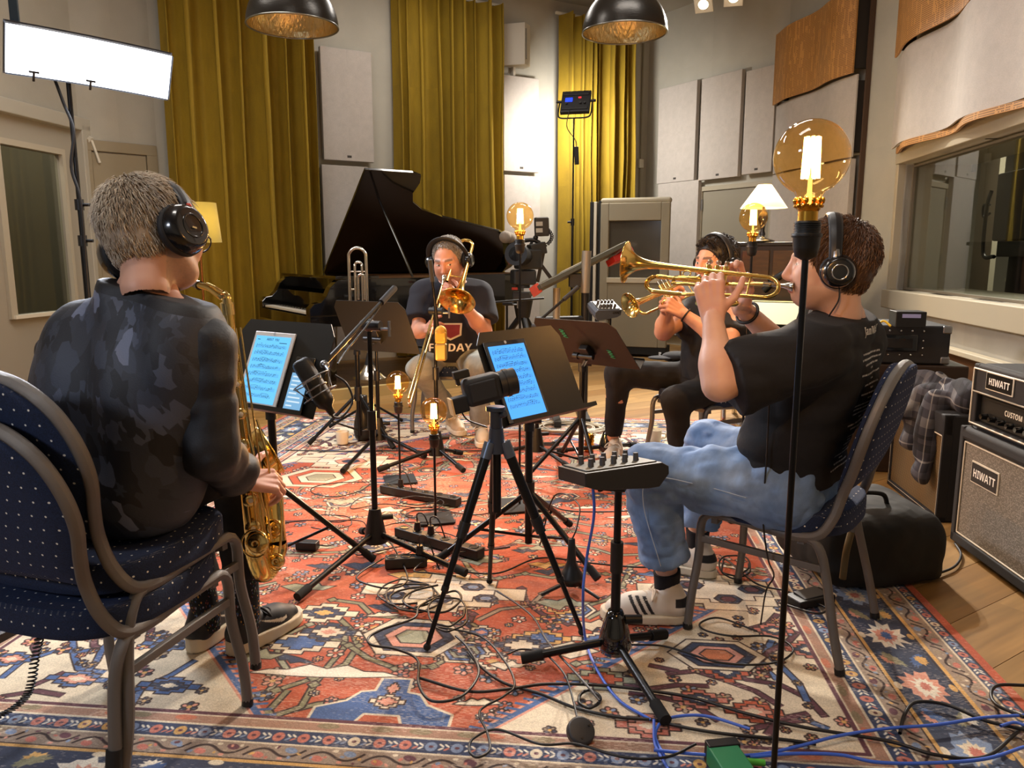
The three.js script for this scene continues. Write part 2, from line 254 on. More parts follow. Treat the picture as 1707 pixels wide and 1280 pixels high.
// ---------- control room window and what stands behind it ----------
{
  const fr = .16, w = new THREE.Group(); w.name = 'window_1'; w.userData = { kind: 'structure', label: 'large control room window with thick beige frame' }; scene.add(w);
  part(w, 'window_frame', [wbox(fWin, wT0 - fr * .4, wT1 + fr, wTop, wTop + fr, -.1, .07, .008), wbox(fWin, wT0 - fr * .4, wT1 + fr, wBot - fr, wBot, -.1, .1, .008), wbox(fWin, wT0 - fr * .4, wT0, wBot, wTop, -.1, .06, .006), wbox(fWin, wT1, wT1 + fr, wBot, wTop, -.1, .06, .006)], mFrameBeige);
  part(w, 'reveal', [wbox(fWin, wT0, wT0 + .015, wBot, wTop, -.55, -.1), wbox(fWin, wT1 - .015, wT1, wBot, wTop, -.55, -.1), wbox(fWin, wT0, wT1, wTop - .015, wTop, -.55, -.1), wbox(fWin, wT0, wT1, wBot, wBot + .015, -.55, -.1)], mat(0x8b8371, .7));
  part(w, 'glazing_bead', [wbox(fWin, wT0, wT1, wTop - .03, wTop - .015, -.1, -.06), wbox(fWin, wT0, wT1, wBot, wBot + .02, -.1, -.06), wbox(fWin, wT0, wT0 + .02, wBot, wTop, -.1, -.06)], mat(0x6d6352, .5));
  part(w, 'pane', wbox(fWin, wT0, wT1, wBot, wTop, -.085, -.081), mGlass, 'large glass pane');
  part(w, 'clip', wbox(fWin, wT0 + .14, wT0 + .17, wTop - .09, wTop - .03, -.5, -.47), mSteel);
  // control room
  const g0 = -.55, g1 = -3.4, cm = mat(0x8c887a, .9), cs = (n, geo, m) => struct(n, geo, m || cm);
  cs('wall_control_front', [wbox(fWin, -5, wT0, 0, 3, -.57, -.55), wbox(fWin, wT1, wT1 + 1, 0, 3, -.57, -.55), wbox(fWin, wT0, wT1, 0, wBot, -.57, -.55), wbox(fWin, wT0, wT1, wTop, 3, -.57, -.55)]);
  cs('wall_control_back', wbox(fWin, -5, wT1 + 1, 0, 3, g1 - .1, g1)); cs('wall_control_left', wbox(fWin, -5.1, -5, 0, 3, g1, g0)); cs('wall_control_right', wbox(fWin, wT1 + 1, wT1 + 1.1, 0, 3, g1, g0));
  cs('floor_control', wbox(fWin, -5, wT1 + 1, -.1, 0, g1, g0), mat(0x6d6253, .9)); cs('ceiling_control', wbox(fWin, -5, wT1 + 1, 3, 3.1, g1, g0));
  const bp = (px, off) => onWall(fWin, px, 380, off).t;
  const strip = thing('wooden_baffle', 'brown wooden baffle seen through the control room window', 'baffle');
  part(strip, 'board', wbox(fWin, bp(1552, -1.3), bp(1600, -1.3), 0, 2.9, -1.36, -1.3), mat(0x8a5a1c, .5, 0, { map: rep(woodTex, 1, .3) })); seat(strip);
  const gp = thing('grey_baffle', 'slanted grey baffle board beside the wooden baffle, behind the window glass', 'baffle'); part(gp, 'board', xf(wbox(fWin, bp(1625, -1.9), bp(1656, -1.9), 0, 2.9, -1.96, -1.9), null), mat(0xa09a86, .9)); seat(gp);
  const gq = thing('grey_baffle', 'narrow grey baffle at the left end of the window, behind the glass', 'baffle'); part(gq, 'board', wbox(fWin, bp(1522, -.8), bp(1544, -.8), 0, 2.9, -.84, -.8), mat(0x77756a, .9)); seat(gq);
  // studio monitor on a pillar
  const sp = thing('studio_monitor', 'dark grey studio loudspeaker on a pillar behind the control room window', 'loudspeaker');
  const o = -1.0, t0 = onWall(fWin, 1652, 400, o).t, y1 = onWall(fWin, 1652, 292, o).y, y0 = onWall(fWin, 1652, 402, o).y, yb = onWall(fWin, 1660, 428, o).y;
  part(sp, 'cabinet', wbox(fWin, t0, t0 + .62, y0, y1, o - .4, o, .02), mat(0x191815, .7)); part(sp, 'lower_cabinet', wbox(fWin, t0 + .03, t0 + .58, yb, y0 + .005, o - .36, o - .04, .01), mat(0x191816, .7));
  part(sp, 'yoke', tube([wp(fWin, t0 + .16, yb + .0, o + .03), wp(fWin, t0 - .06, yb + .03, o + .03), wp(fWin, t0 - .08, mix(y0, y1, .5), o + .03), wp(fWin, t0 - .02, mix(y0, y1, .75), o + .03)], .018, 40), mBlack);
  part(sp, 'side_handle', tube([wp(fWin, t0 - .08, mix(y0, y1, .42), o), wp(fWin, t0 - .2, mix(y0, y1, .38), o), wp(fWin, t0 - .22, mix(y0, y1, .55), o), wp(fWin, t0 - .1, mix(y0, y1, .55), o)], .012, 30), mBlack);
  part(sp, 'pillar', cyl(wp(fWin, t0 + .22, 0, o - .2), wp(fWin, t0 + .22, yb, o - .2), .14, .12, 20), mBlackMatte); seat(sp);
  const pl = thing('added_light_panel', 'flat light panel added out of view on the control room ceiling', 'lamp'); part(pl, 'diffuser', wbox(fWin, -1.6, -.8, 2.96, 3, -2.3, -1.5), mat(0xffffff, .5, 0, { emissive: 0xfff0d8, emissiveIntensity: 1.5 })); seat(pl);  // unseen panel, added to brighten the control room
  const lp = wp(fWin, -1.2, 2.94, -1.9); areaLight(0xfff4e4, 28, .8, .8, lp, lp.clone().setY(0));
  const desk = thing('mixing_desk_table', 'pale desk below the monitor behind the control room window', 'desk'); part(desk, 'table_top', wbox(fWin, t0 - .75, t0 + 1.6, .95, .99, -2.4, -1.5), mat(0xb9b39c, .4)); for (const tt of [t0 - .7, t0 + 1.5]) part(desk, 'leg', wbox(fWin, tt, tt + .06, 0, .95, -2.3, -1.6), mBlackMatte); seat(desk);
}
// ---------- doors ----------
{
  const d = new THREE.Group(); d.name = 'door_1'; d.userData = { kind: 'structure', label: 'pale studio door with a tall glass pane, left edge' }; scene.add(d);
  const t0 = dA, t1 = dB, wy0 = onWall(fLeft, 60, 528).y, wy1 = onWall(fLeft, 60, 250).y, wx0 = onWall(fLeft, 8, 400).t, wx1 = onWall(fLeft, 118, 400).t;
  part(d, 'door_frame', [wbox(fLeft, t0 - .1, t1 + .02, doorTop - .06, doorTop + .06, -.1, .06, .01), wbox(fLeft, t1 - .13, t1 + .02, 0, doorTop, -.1, .06, .01), wbox(fLeft, t0 - .1, t0 + .02, 0, doorTop, -.1, .06, .01)], mat(0xb4b0a3, .5));
  part(d, 'door_leaf', [wbox(fLeft, t0, wx0, .01, doorTop - .06, -.09, -.02), wbox(fLeft, wx1, t1 - .13, .01, doorTop - .06, -.09, -.02), wbox(fLeft, wx0, wx1, .01, wy0, -.09, -.02), wbox(fLeft, wx0, wx1, wy1, doorTop - .06, -.09, -.02)], mat(0xa8a294, .5));
  part(d, 'glazing_frame', [wbox(fLeft, wx0 - .02, wx1 + .02, wy1, wy1 + .05, -.03, .01), wbox(fLeft, wx0 - .02, wx0 + .05, wy0, wy1, -.03, .01), wbox(fLeft, wx1 - .02, wx1 + .02, wy0, wy1, -.03, .01)], mat(0xbdb6a4, .5));
  part(d, 'window_sill', wbox(fLeft, wx0, wx1, wy0 - .0, wy0 + .03, -.06, .03), mat(0xe9e5d6, .4), 'bright strip at the bottom of the glass');
  part(d, 'pane', wbox(fLeft, wx0 + .04, wx1 - .02, wy0, wy1, -.055, -.05), mGlass);
  const h = wp(fLeft, t1 - .05, doorTop - .14, .09); part(d, 'handle', [bar(wp(fLeft, t1 - .05, doorTop - .12, .06), h, .03, .05), bar(h, wp(fLeft, t1 - .1 + .1, doorTop - .34, .12), .02, .02)], mWhitePaint);
  // lobby behind the glass
  const lm = mat(0x6f6a5c, .85); struct('wall_lobby', [wbox(fLeft, t0 - .6, t1 + .5, 0, 3, -1.8, -1.7), wbox(fLeft, t0 - .7, t0 - .6, 0, 3, -1.8, -TH), wbox(fLeft, t1 + .2, t1 + .3, 0, 3, -1.8, -TH), wbox(fLeft, t0 - .7, t1 + .5, 3, 3.1, -1.8, -TH), wbox(fLeft, t0 - .7, t1 + .5, -.1, 0, -1.8, -TH)], lm, 'grey lobby behind the studio door');
  const dl = new THREE.Group(); dl.name = 'door_3'; dl.userData = { kind: 'structure', label: 'inner lobby door seen through the glass of the studio door' }; scene.add(dl);
  const a = onWall(fLeft, 52, 400, -1.2).t; part(dl, 'door_leaf', wbox(fLeft, a, a + .75, 0, 2.4, -1.28, -1.22), mat(0x7c7668, .6)); part(dl, 'door_edge', wbox(fLeft, a - .03, a, .02, 2.4, -1.26, -1.15), mBlackMatte); part(dl, 'handle', ball(wp(fLeft, onWall(fLeft, 108, 380, -1.15).t, 1.5, -1.19), .06), mWhitePaint);
  { const q = thing('added_ceiling_light', 'small ceiling light added to brighten the lobby behind the studio door', 'lamp', 'added ceiling light panels'), p = wp(fLeft, (t0 + t1) / 2, 2.96, -.8); part(q, 'diffuser', box(.4, .03, .4, [p.x, p.y + .02, p.z]), mat(0xffffff, .5, 0, { emissive: 0xfff0d8, emissiveIntensity: 1.5 })); seat(q); areaLight(0xfff0da, 20, .4, .4, p.clone().setY(2.94), p.clone().setY(0)); }  // lobby lamp is an addition, it lifts the interior behind the glass
  // grey door in the corner
  const e = new THREE.Group(); e.name = 'door_2'; e.userData = { kind: 'structure', label: 'plain grey door in the left corner' }; scene.add(e);
  const k0 = .03, k1 = fDoor.L - .02, ty = onWall(fDoor, 205, 238, .03).y; part(e, 'door_frame', [wbox(fDoor, k0, k1, ty - .1, ty, 0, .04, .004), wbox(fDoor, k1 - .1, k1, 0, ty - .1, 0, .04, .004), wbox(fDoor, k0, k0 + .05, 0, ty - .1, 0, .04, .004)], mat(0x8f846c, .6)); part(e, 'door_leaf', wbox(fDoor, k0 + .055, k1 - .105, .01, ty - .11, 0, .022, .003), mat(0x91866e, .6));
  // grey door on the right
  const q = new THREE.Group(); q.name = 'door_4'; q.userData = { kind: 'structure', label: 'grey door under the pale panels, behind the far trumpeter' }; scene.add(q);
  const m0 = onWall(fRB, 1166, 400).t, m1 = fRB.L - .05, my = onWall(fRB, 1200, 309).y; part(q, 'door_frame', [wbox(fRB, m0, m1, my - .06, my, 0, .05, .004), wbox(fRB, m0, m0 + .06, 0, my - .06, 0, .05, .004), wbox(fRB, m1 - .06, m1, 0, my - .06, 0, .05, .004)], mat(0xa29a87, .5)); part(q, 'door_leaf', wbox(fRB, m0 + .065, m1 - .065, .01, my - .065, 0, .03, .003), mat(0x8a8474, .55));
  for (const hy of [my - .3, my - 1.0, .4]) part(q, 'hinge', cyl(wp(fRB, m0 + .063, hy, .045), wp(fRB, m0 + .063, hy + .14, .045), .012), mSteel);
}
// pipe, wall speaker
{ const a = onWall(fBack, 1066, 273); const g = thing('wall_conduit', 'thin grey conduit with a small white box in the corner beside the bright curtain', 'conduit'); part(g, 'pipe', cyl(wp(fBack, a.t, .1, .02), wp(fBack, a.t, WALL_H, .02), .012), mat(0x8d8877, .6)); part(g, 'junction_box', wbox(fBack, a.t - .04, a.t + .04, a.y - .06, a.y + .06, 0, .05, .006), mWhitePaint); seat(g); }
{ const a = onWall(fBack, 847, 36, .2), b = onWall(fBack, 884, 110, .2); const g = thing('wall_loudspeaker', 'white wall loudspeaker with angled front above the pale panel', 'loudspeaker');
  const w = b.t - a.t; const s = extrude([[0, .04], [w * .62, .24], [w, .16], [w, 0], [0, 0]], a.y - b.y, .006); const G2 = basis(s, wp(fBack, a.t, b.y, .02), fBack.u, fBack.n, Y.clone()); part(g, 'cabinet', G2, mat(0xb9b2a4, .6)); part(g, 'slot', wbox(fBack, mix(a.t, b.t, .66), mix(a.t, b.t, .72), b.y + .06, a.y - .06, .24, .262), mat(0x6c675d, .7)); part(g, 'bracket', wbox(fBack, mix(a.t, b.t, .45), mix(a.t, b.t, .55), b.y - .12, b.y, .0, .08), mat(0xb9b2a4, .6)); seat(g); }
// ---------- lamps ----------
const emis = (c, k, base = 0x222222) => mat(base, .5, 0, { emissive: c, emissiveIntensity: k });
function tripodLegs(parent, c, top, R, angs, r, material, footName = 'rubber_foot', y0 = .008) {
  for (const a of angs) { const e = V(c.x + Math.sin(a) * R, y0 + r * 1.5 + .002, c.z + Math.cos(a) * R), s = V(c.x, top, c.z), l = part(parent, 'leg', cyl(s, e, r, r, 8), material); const dir = e.clone().sub(s).normalize(); part(l, footName, cyl(e.clone().addScaledVector(dir, -.05), e.clone().addScaledVector(dir, .004), r * 1.35, r * 1.45, 8), mRubber); }
}
// big white film light on the left
{
  const L = at(9, 80, 4.2), R = at(283, 130, 4.7), u = R.clone().sub(L), W = u.length(), H = .245; u.normalize();
  const toCam = V(0, .3, -1).sub(L.clone().add(R).multiplyScalar(.5)); const n = toCam.clone().addScaledVector(u, -toCam.dot(u)).normalize(); const v = n.clone().cross(u).normalize();
  const c = L.clone().add(R).multiplyScalar(.5), bow = (s) => -.05 * (1 - 4 * (s - .5) * (s - .5));
  const P = (s, t, d) => c.clone().addScaledVector(u, (s - .5) * W).addScaledVector(v, (t - .5) * H).addScaledVector(n, bow(s) * .6 + d);
  const g = thing('film_light', 'large bright white film light panel on the tall stand at the left', 'film light');
  part(g, 'light_face', grid((s, t) => P(s, t, 0), 16, 2), emis(0xf2f6ff, 3.2, 0xdddddd), 'glowing white face');
  part(g, 'housing', [grid((s, t) => P(mix(-.01, 1.01, s), mix(-.05, 1.05, t), -.03), 16, 2), grid((s, t) => P(s, 1.02, mix(-.03, .012, t)), 16, 1), grid((s, t) => P(s, -.02, mix(-.03, .012, t)), 16, 1), grid((s, t) => P(-.006, s, mix(-.03, .012, t)), 1, 1), grid((s, t) => P(1.006, s, mix(-.03, .012, t)), 1, 1)], mat(0x3c4048, .5));
  for (const s of [.16, .5]) part(g, 'clip', [cyl(P(s, -.1, .01), P(s, .1, .01), .006), bar(P(s - .03, .1, .015), P(s + .03, .1, .015), .006, .01)], mBlack);
  seat(g);
  areaLight(0xeef3ff, LIT.key, W * .98, H * .95, c.clone().addScaledVector(n, .03), c.clone().addScaledVector(n, 2));
  const s = thing('light_stand', 'tall black stand with taped cable under the bright film light', 'light stand');
  const tp = P(.37, -.02, -.02), ft = V(tp.x, 0, tp.z);
  part(s, 'pole', [cyl(V(ft.x, .15, ft.z), V(ft.x, 1.3, ft.z), .017), cyl(V(ft.x, 1.3, ft.z), tp, .0125)], mSteelBlk); part(s, 'spigot', cyl(tp.clone().setY(tp.y - .1), tp.clone().setY(tp.y + .02), .011), mChrome);
  for (const y of [1.3, 1.5, .9]) part(s, 'collar', [cyl(V(ft.x, y - .03, ft.z), V(ft.x, y + .03, ft.z), .024), cyl(V(ft.x, y, ft.z), V(ft.x + .06, y, ft.z), .009)], mBlack);
  part(s, 'taped_cable', tube([tp.clone().add(V(-.06, 0, .02)), tp.clone().add(V(-.02, -.12, .03)), V(ft.x + .016, 1.9, ft.z + .02), V(ft.x - .012, 1.7, ft.z + .025), V(ft.x + .02, 1.5, ft.z + .02), V(ft.x + .015, 1.0, ft.z + .02), V(ft.x + .02, .4, ft.z + .02)], .009, 60), mBlack);
  tripodLegs(s, ft, .6, .45, [.3, 2.4, 4.5], .011, mSteelBlk, 'rubber_foot', 0); part(s, 'hub', cyl(V(ft.x, .55, ft.z), V(ft.x, .66, ft.z), .03), mBlack); seat(s);
  const w = thing('hanging_cable', 'dark cable hanging from the ceiling to the left end of the film light', 'cable'); part(w, 'strap', bar(P(.06, 1.0, -.05), P(.06, 1.0, -.05).setY(WALL_H), .045, .012, V(0, 0, 1)), mat(0x32414c, .8)); seat(w);
}
// small film light facing the curtain
{
  const c = at(960, 171, 9.35), tgt = onWall(fBack, 985, 330).p, n = tgt.clone().sub(c).normalize(), u = n.clone().cross(Y).normalize(), v = u.clone().cross(n).normalize();
  const B = (a, b, d) => c.clone().addScaledVector(u, a).addScaledVector(v, b).addScaledVector(n, d), ob = (w, h, t, o) => basis(box(w, h, t, null, null, .008), o, u, v, u.clone().cross(v));
  const g = thing('film_light', 'small square film light seen from behind, blue display, facing the bright curtain', 'film light');
  part(g, 'housing', [ob(.34, .32, .05, B(0, 0, 0)), ob(.3, .05, .012, B(0, .11, -.03)), ob(.3, .04, .012, B(0, -.11, -.03))], mat(0x101012, .5));
  part(g, 'light_face', ob(.31, .29, .004, B(0, 0, .028)), emis(0xffffff, 4, 0xeeeeee));
  part(g, 'display', ob(.085, .06, .006, B(-.08, .02, -.028)), emis(0x1838ff, 1.6, 0x001040), 'lit blue display'); part(g, 'red_digits', ob(.035, .02, .006, B(.045, .05, -.028)), emis(0xff2a30, 1.2, 0x200000));
  part(g, 'knob', [-.1, .06, .11].map((a) => cyl(B(a, -.04, -.025), B(a, -.04, -.045), .014)), mat(0x2b2b2e, .5));
  part(g, 'screw', [-.14, -.07, .0, .07, .14].map((a) => cyl(B(a, .14, -.025), B(a, .14, -.03), .007)), mChrome);
  part(g, 'yoke', [tube([B(-.19, .02, 0), B(-.19, -.17, 0), B(-.15, -.23, 0), B(0, -.235, 0), B(.15, -.23, 0), B(.19, -.17, 0), B(.19, .02, 0)], .009, 60), cyl(B(-.17, .02, 0), B(-.23, .02, 0), .016), cyl(B(.17, .02, 0), B(.23, .02, 0), .016)], mBlack); seat(g);
  areaLight(0xfff8ee, LIT.back, .3, .28, B(0, 0, .06), B(0, 0, 2));
  const s = thing('light_stand', 'thin black stand under the small film light by the bright curtain', 'light stand'), b = B(0, -.235, 0), ft = V(b.x, 0, b.z);
  part(s, 'pole', [cyl(V(b.x, .1, b.z), V(b.x, 1.6, b.z), .014), cyl(V(b.x, 1.6, b.z), b, .010)], mSteelBlk); part(s, 'collar', [cyl(V(b.x, 1.56, b.z), V(b.x, 1.64, b.z), .022), cyl(V(b.x - .06, 1.6, b.z), V(b.x, 1.6, b.z), .012)], mBlack); part(s, 'power_pack', box(.05, .2, .05, [b.x + .035, b.y - .42, b.z + .02], [0, 0, .05], .008), mBlack); part(s, 'cable', tube([b.clone().add(V(-.05, .1, 0)), b.clone().add(V(-.08, -.1, .02)), b.clone().add(V(.02, -.25, .02)), b.clone().add(V(.035, -.35, .02))], .005), mBlack); tripodLegs(s, ft, .5, .4, [.5, 2.6, 4.7], .009, mSteelBlk, 'rubber_foot', 0); seat(s);
}
// bare globe bulbs on thin stands
const mAmber = mat(0xffe7b4, .02, 0, { transmission: 1, thickness: 0, ior: 1.45, emissive: 0xffa526, emissiveIntensity: .17 }), mFil = emis(0xffc878, 26, 0x331100), mBrass = mat(0xc9973a, .25, 1), mSocket = mat(0x17140f, .5);
function bulbLamp(c, label, base, light = LIT.bulb) {
  const g = thing('globe_bulb_lamp', label, 'lamp', 'bare amber globe bulbs on thin stands'), o = (y) => V(c.x, c.y + y, c.z), r = .0625;
  const pr = []; for (let i = 0; i <= 22; i++) { const a = -Math.PI / 2 + .42 + (Math.PI - .42) * i / 22; pr.push([r * Math.cos(a), r * Math.sin(a)]); } pr.unshift([.014, -.088], [.0165, -.075]); pr[pr.length - 1][0] = .0001;
  const gl = part(g, 'glass_globe', lathe(pr, c, Y, 36), mAmber, 'clear amber glass globe');
  const fil = []; for (let i = 0; i < 8; i++) { const a = i / 8 * Math.PI * 2, rr1 = .0135; fil.push(cyl(V(c.x + Math.cos(a) * rr1, c.y - .035, c.z + Math.sin(a) * rr1), V(c.x + Math.cos(a + .3) * rr1 * .8, c.y + .033, c.z + Math.sin(a + .3) * rr1 * .8), .003, .003, 6)); }
  part(g, 'filament', fil, mFil, 'glowing filament cage'); part(g, 'stem', [cyl(o(-.085), o(-.03), .005, .0035, 8)], emis(0xffc060, 2.5, 0x442200));
  const cr = [cyl(o(-.108), o(-.082), .0165, .0165, 20), lathe([[.0165, -.09], [.02, -.086], [.022, -.078]], c, Y, 24)]; for (let i = 0; i < 12; i++) { const a = i / 12 * Math.PI * 2; cr.push(ball(V(c.x + Math.cos(a) * .0225, c.y - .072, c.z + Math.sin(a) * .0225), .0042, 1, 1.5, 1, 6), ball(V(c.x + Math.cos(a + .26) * .0215, c.y - .081, c.z + Math.sin(a + .26) * .0215), .0034, 1, 1, 1, 6)); }
  part(g, 'brass_crown', cr, mBrass, 'brass crown collar under the glass');
  const rings = []; for (let i = 0; i < 6; i++) rings.push(cyl(o(-.128 + i * .0035), o(-.126 + i * .0035), .0225, .0225, 20));
  part(g, 'socket', [lathe([[.007, -.172], [.018, -.166], [.022, -.15], [.023, -.134], [.0255, -.133], [.0255, -.127], [.0215, -.126], [.021, -.106], [.0005, -.106]], c, Y, 24), rings], mSocket);
  part(g, 'pole', cyl(o(-.17), V(c.x, .02, c.z), .0058, .0058, 10), mSteelBlk);
  if (base) part(g, 'base_plate', box(base, .008, base, [c.x, .014, c.z], [0, .25, 0], .002), mBlackMatte);
  seat(g); pointLight(0xffb564, light, o(.0), .35);
}
bulbLamp(at(1353, 262, 1.35), 'nearest and largest glowing amber globe bulb on a thin black pole, right foreground', .2, LIT.bulb * .6);
bulbLamp(at(867, 360, 3.62), 'glowing globe bulb standing in front of the film camera, at the piano lid end', .22);
bulbLamp(at(1256, 362, 3.5), 'glowing globe bulb in front of the table lamp with the conical shade', .22);
bulbLamp(at(663, 637, 4.05), 'low glowing globe bulb in front of the trombonist, the farther of two', .17);
bulbLamp(at(723, 685, 3.42), 'low glowing globe bulb above the power strip, the nearer of two', .16);
// pendants
const mHammer = mat(0xd6c596, .36, 1, { bumpMap: rep(pixTex(256, 256, (u, v, x, y) => { const n = 255 * fbm(x / 12, y / 30, 6, 3); return [n, n, n]; }, false), 6, 2), bumpScale: .006 });
function pendant(px, py, d, label) {
  const c = at(px, py, d), R = .31, Hh = .31, out = [], inn = []; for (let i = 0; i <= 20; i++) { const a = i / 20 * Math.PI / 2 * .95; out.push([R * Math.cos(a), Hh * Math.sin(a)]); inn.push([(R - .006) * Math.cos(a), (Hh - .008) * Math.sin(a)]); }
  const g = thing('pendant_lamp', label, 'lamp', 'dark dome pendant lamps'); part(g, 'dome', [lathe(out, c, Y, 56)], mat(0x2a2723, .3, .5, bump(3, .001)), 'dark outside of the dome'); part(g, 'lining', lathe(inn, c, Y, 56), mHammer, 'hammered gold lining'); part(g, 'rim', new THREE.TorusGeometry(R - .002, .006, 8, 64).rotateX(Math.PI / 2).translate(c.x, c.y, c.z), mat(0x8d8d86, .3, 1));
  part(g, 'cap', cyl(V(c.x, c.y + Hh - .01, c.z), V(c.x, c.y + Hh + .07, c.z), .05, .03), mBlack); part(g, 'cord', cyl(V(c.x, c.y + Hh + .05, c.z), V(c.x, WALL_H, c.z), .005), mBlack); part(g, 'ceiling_rose', cyl(V(c.x, WALL_H - .03, c.z), V(c.x, WALL_H, c.z), .05), mBlack); seat(g);
}
pendant(488, 44, 5.65, 'dark dome pendant lamp hanging before the wide curtain, upper left');
pendant(1041, 55, 6.0, 'dark dome pendant lamp hanging before the brightly lit curtain, upper centre');
// ceiling spots
function ceilingSpot(p, tgt, label, k = LIT.spot, grp) {
  const n = tgt.clone().sub(p).normalize(), g = thing('ceiling_spot', label, 'spotlight', grp); let u = n.clone().cross(Y).normalize(), v = u.clone().cross(n);
  part(g, 'plate', basis(extrude([[-.085, -.085], [.085, -.085], [.085, .085], [-.085, .085]], .02, .004, [Array.from({ length: 20 }, (_, i) => [.05 * Math.cos(i / 10 * Math.PI), -.05 * Math.sin(i / 10 * Math.PI)])]), p.clone().addScaledVector(n, -.02), u, v, u.clone().cross(v)), mWhitePaint);
  part(g, 'can', cyl(p.clone().addScaledVector(n, -.16), p.clone().addScaledVector(n, -.012), .05, .055, 20), mWhitePaint); part(g, 'lamp_face', cyl(p.clone().addScaledVector(n, -.012), p.clone().addScaledVector(n, -.006), .046, .046, 20), emis(0xfff4e0, 6, 0xffffff)); part(g, 'stem', cyl(p.clone().addScaledVector(n, -.12), p.clone().addScaledVector(n, -.12).setY(WALL_H), .012), mWhitePaint); seat(g);
  spotLight(0xfff6ea, k, p.clone().addScaledVector(n, .02), tgt, .75, .8, 3);
}
ceilingSpot(at(1172, 9, 8.1), V(0.5, 0, -5), 'white ceiling spotlight with glowing face, left of the pair at the top edge', LIT.spot, 'ceiling spotlights');
ceilingSpot(at(1223, -3, 7.9), V(1.2, 0, -4), 'white ceiling spotlight with glowing face, right of the pair at the top edge', LIT.spot, 'ceiling spotlights');
// ceiling panels added out of view to give soft fill light
function fillPanel(x, z, w, d, k, label, c = 0xfff8f0) { const g = thing('added_ceiling_light', label, 'lamp', 'added ceiling light panels'); part(g, 'casing', box(w + .06, .05, d + .06, [x, WALL_H - .025, z], null, .006), mWhitePaint); part(g, 'diffuser', box(w, .01, d, [x, WALL_H - .054, z]), emis(c, 2.4, 0xffffff)); seat(g); areaLight(c, k, w, d, V(x, WALL_H - .066, z), V(x, 0, z)); }
fillPanel(-2.4, -4.9, 1.8, .5, LIT.ceil * 1.6, 'added ceiling fill panel over the piano side of the rug');
fillPanel(.9, -4.8, 1.5, .5, LIT.ceil * 1.3, 'added ceiling fill panel over the trumpeters');
fillPanel(-.6, -1.3, 1.5, .5, LIT.ceil * 1.0, 'added ceiling fill panel over the photographer');
fillPanel(-.3, -8.0, 1.8, .4, LIT.ceil * 1.3, 'added ceiling fill panel in front of the back curtains');
// second film light behind the photographer, to the left
{ const c = V(-2.6, 2.35, .75), tgt = V(-.4, .9, -2.6), n = tgt.clone().sub(c).normalize(), u = Y.clone().cross(n).normalize(), v = n.clone().cross(u), g = thing('film_light', 'film light panel behind the photographer', 'film light'); const ob = (w, h, t, d) => basis(box(w, h, t, null, null, .006), c.clone().addScaledVector(n, d), u, v, n); part(g, 'housing', ob(.66, .46, .05, -.03), mBlack); part(g, 'light_face', ob(.6, .4, .01, .0), emis(0xeaf0ff, 3, 0xffffff)); seat(g); areaLight(0xe6eeff, 26, .6, .4, c.clone().addScaledVector(n, .03), tgt);
  const s = thing('light_stand', 'black stand of the film light behind the photographer', 'light stand'); part(s, 'pole', cyl(V(c.x, .1, c.z + .04), V(c.x, c.y - .2, c.z + .04), .014), mSteelBlk); tripodLegs(s, V(c.x, 0, c.z + .04), .6, .45, [.5, 2.6, 4.7], .01, mSteelBlk, 'rubber_foot', 0); seat(s); }
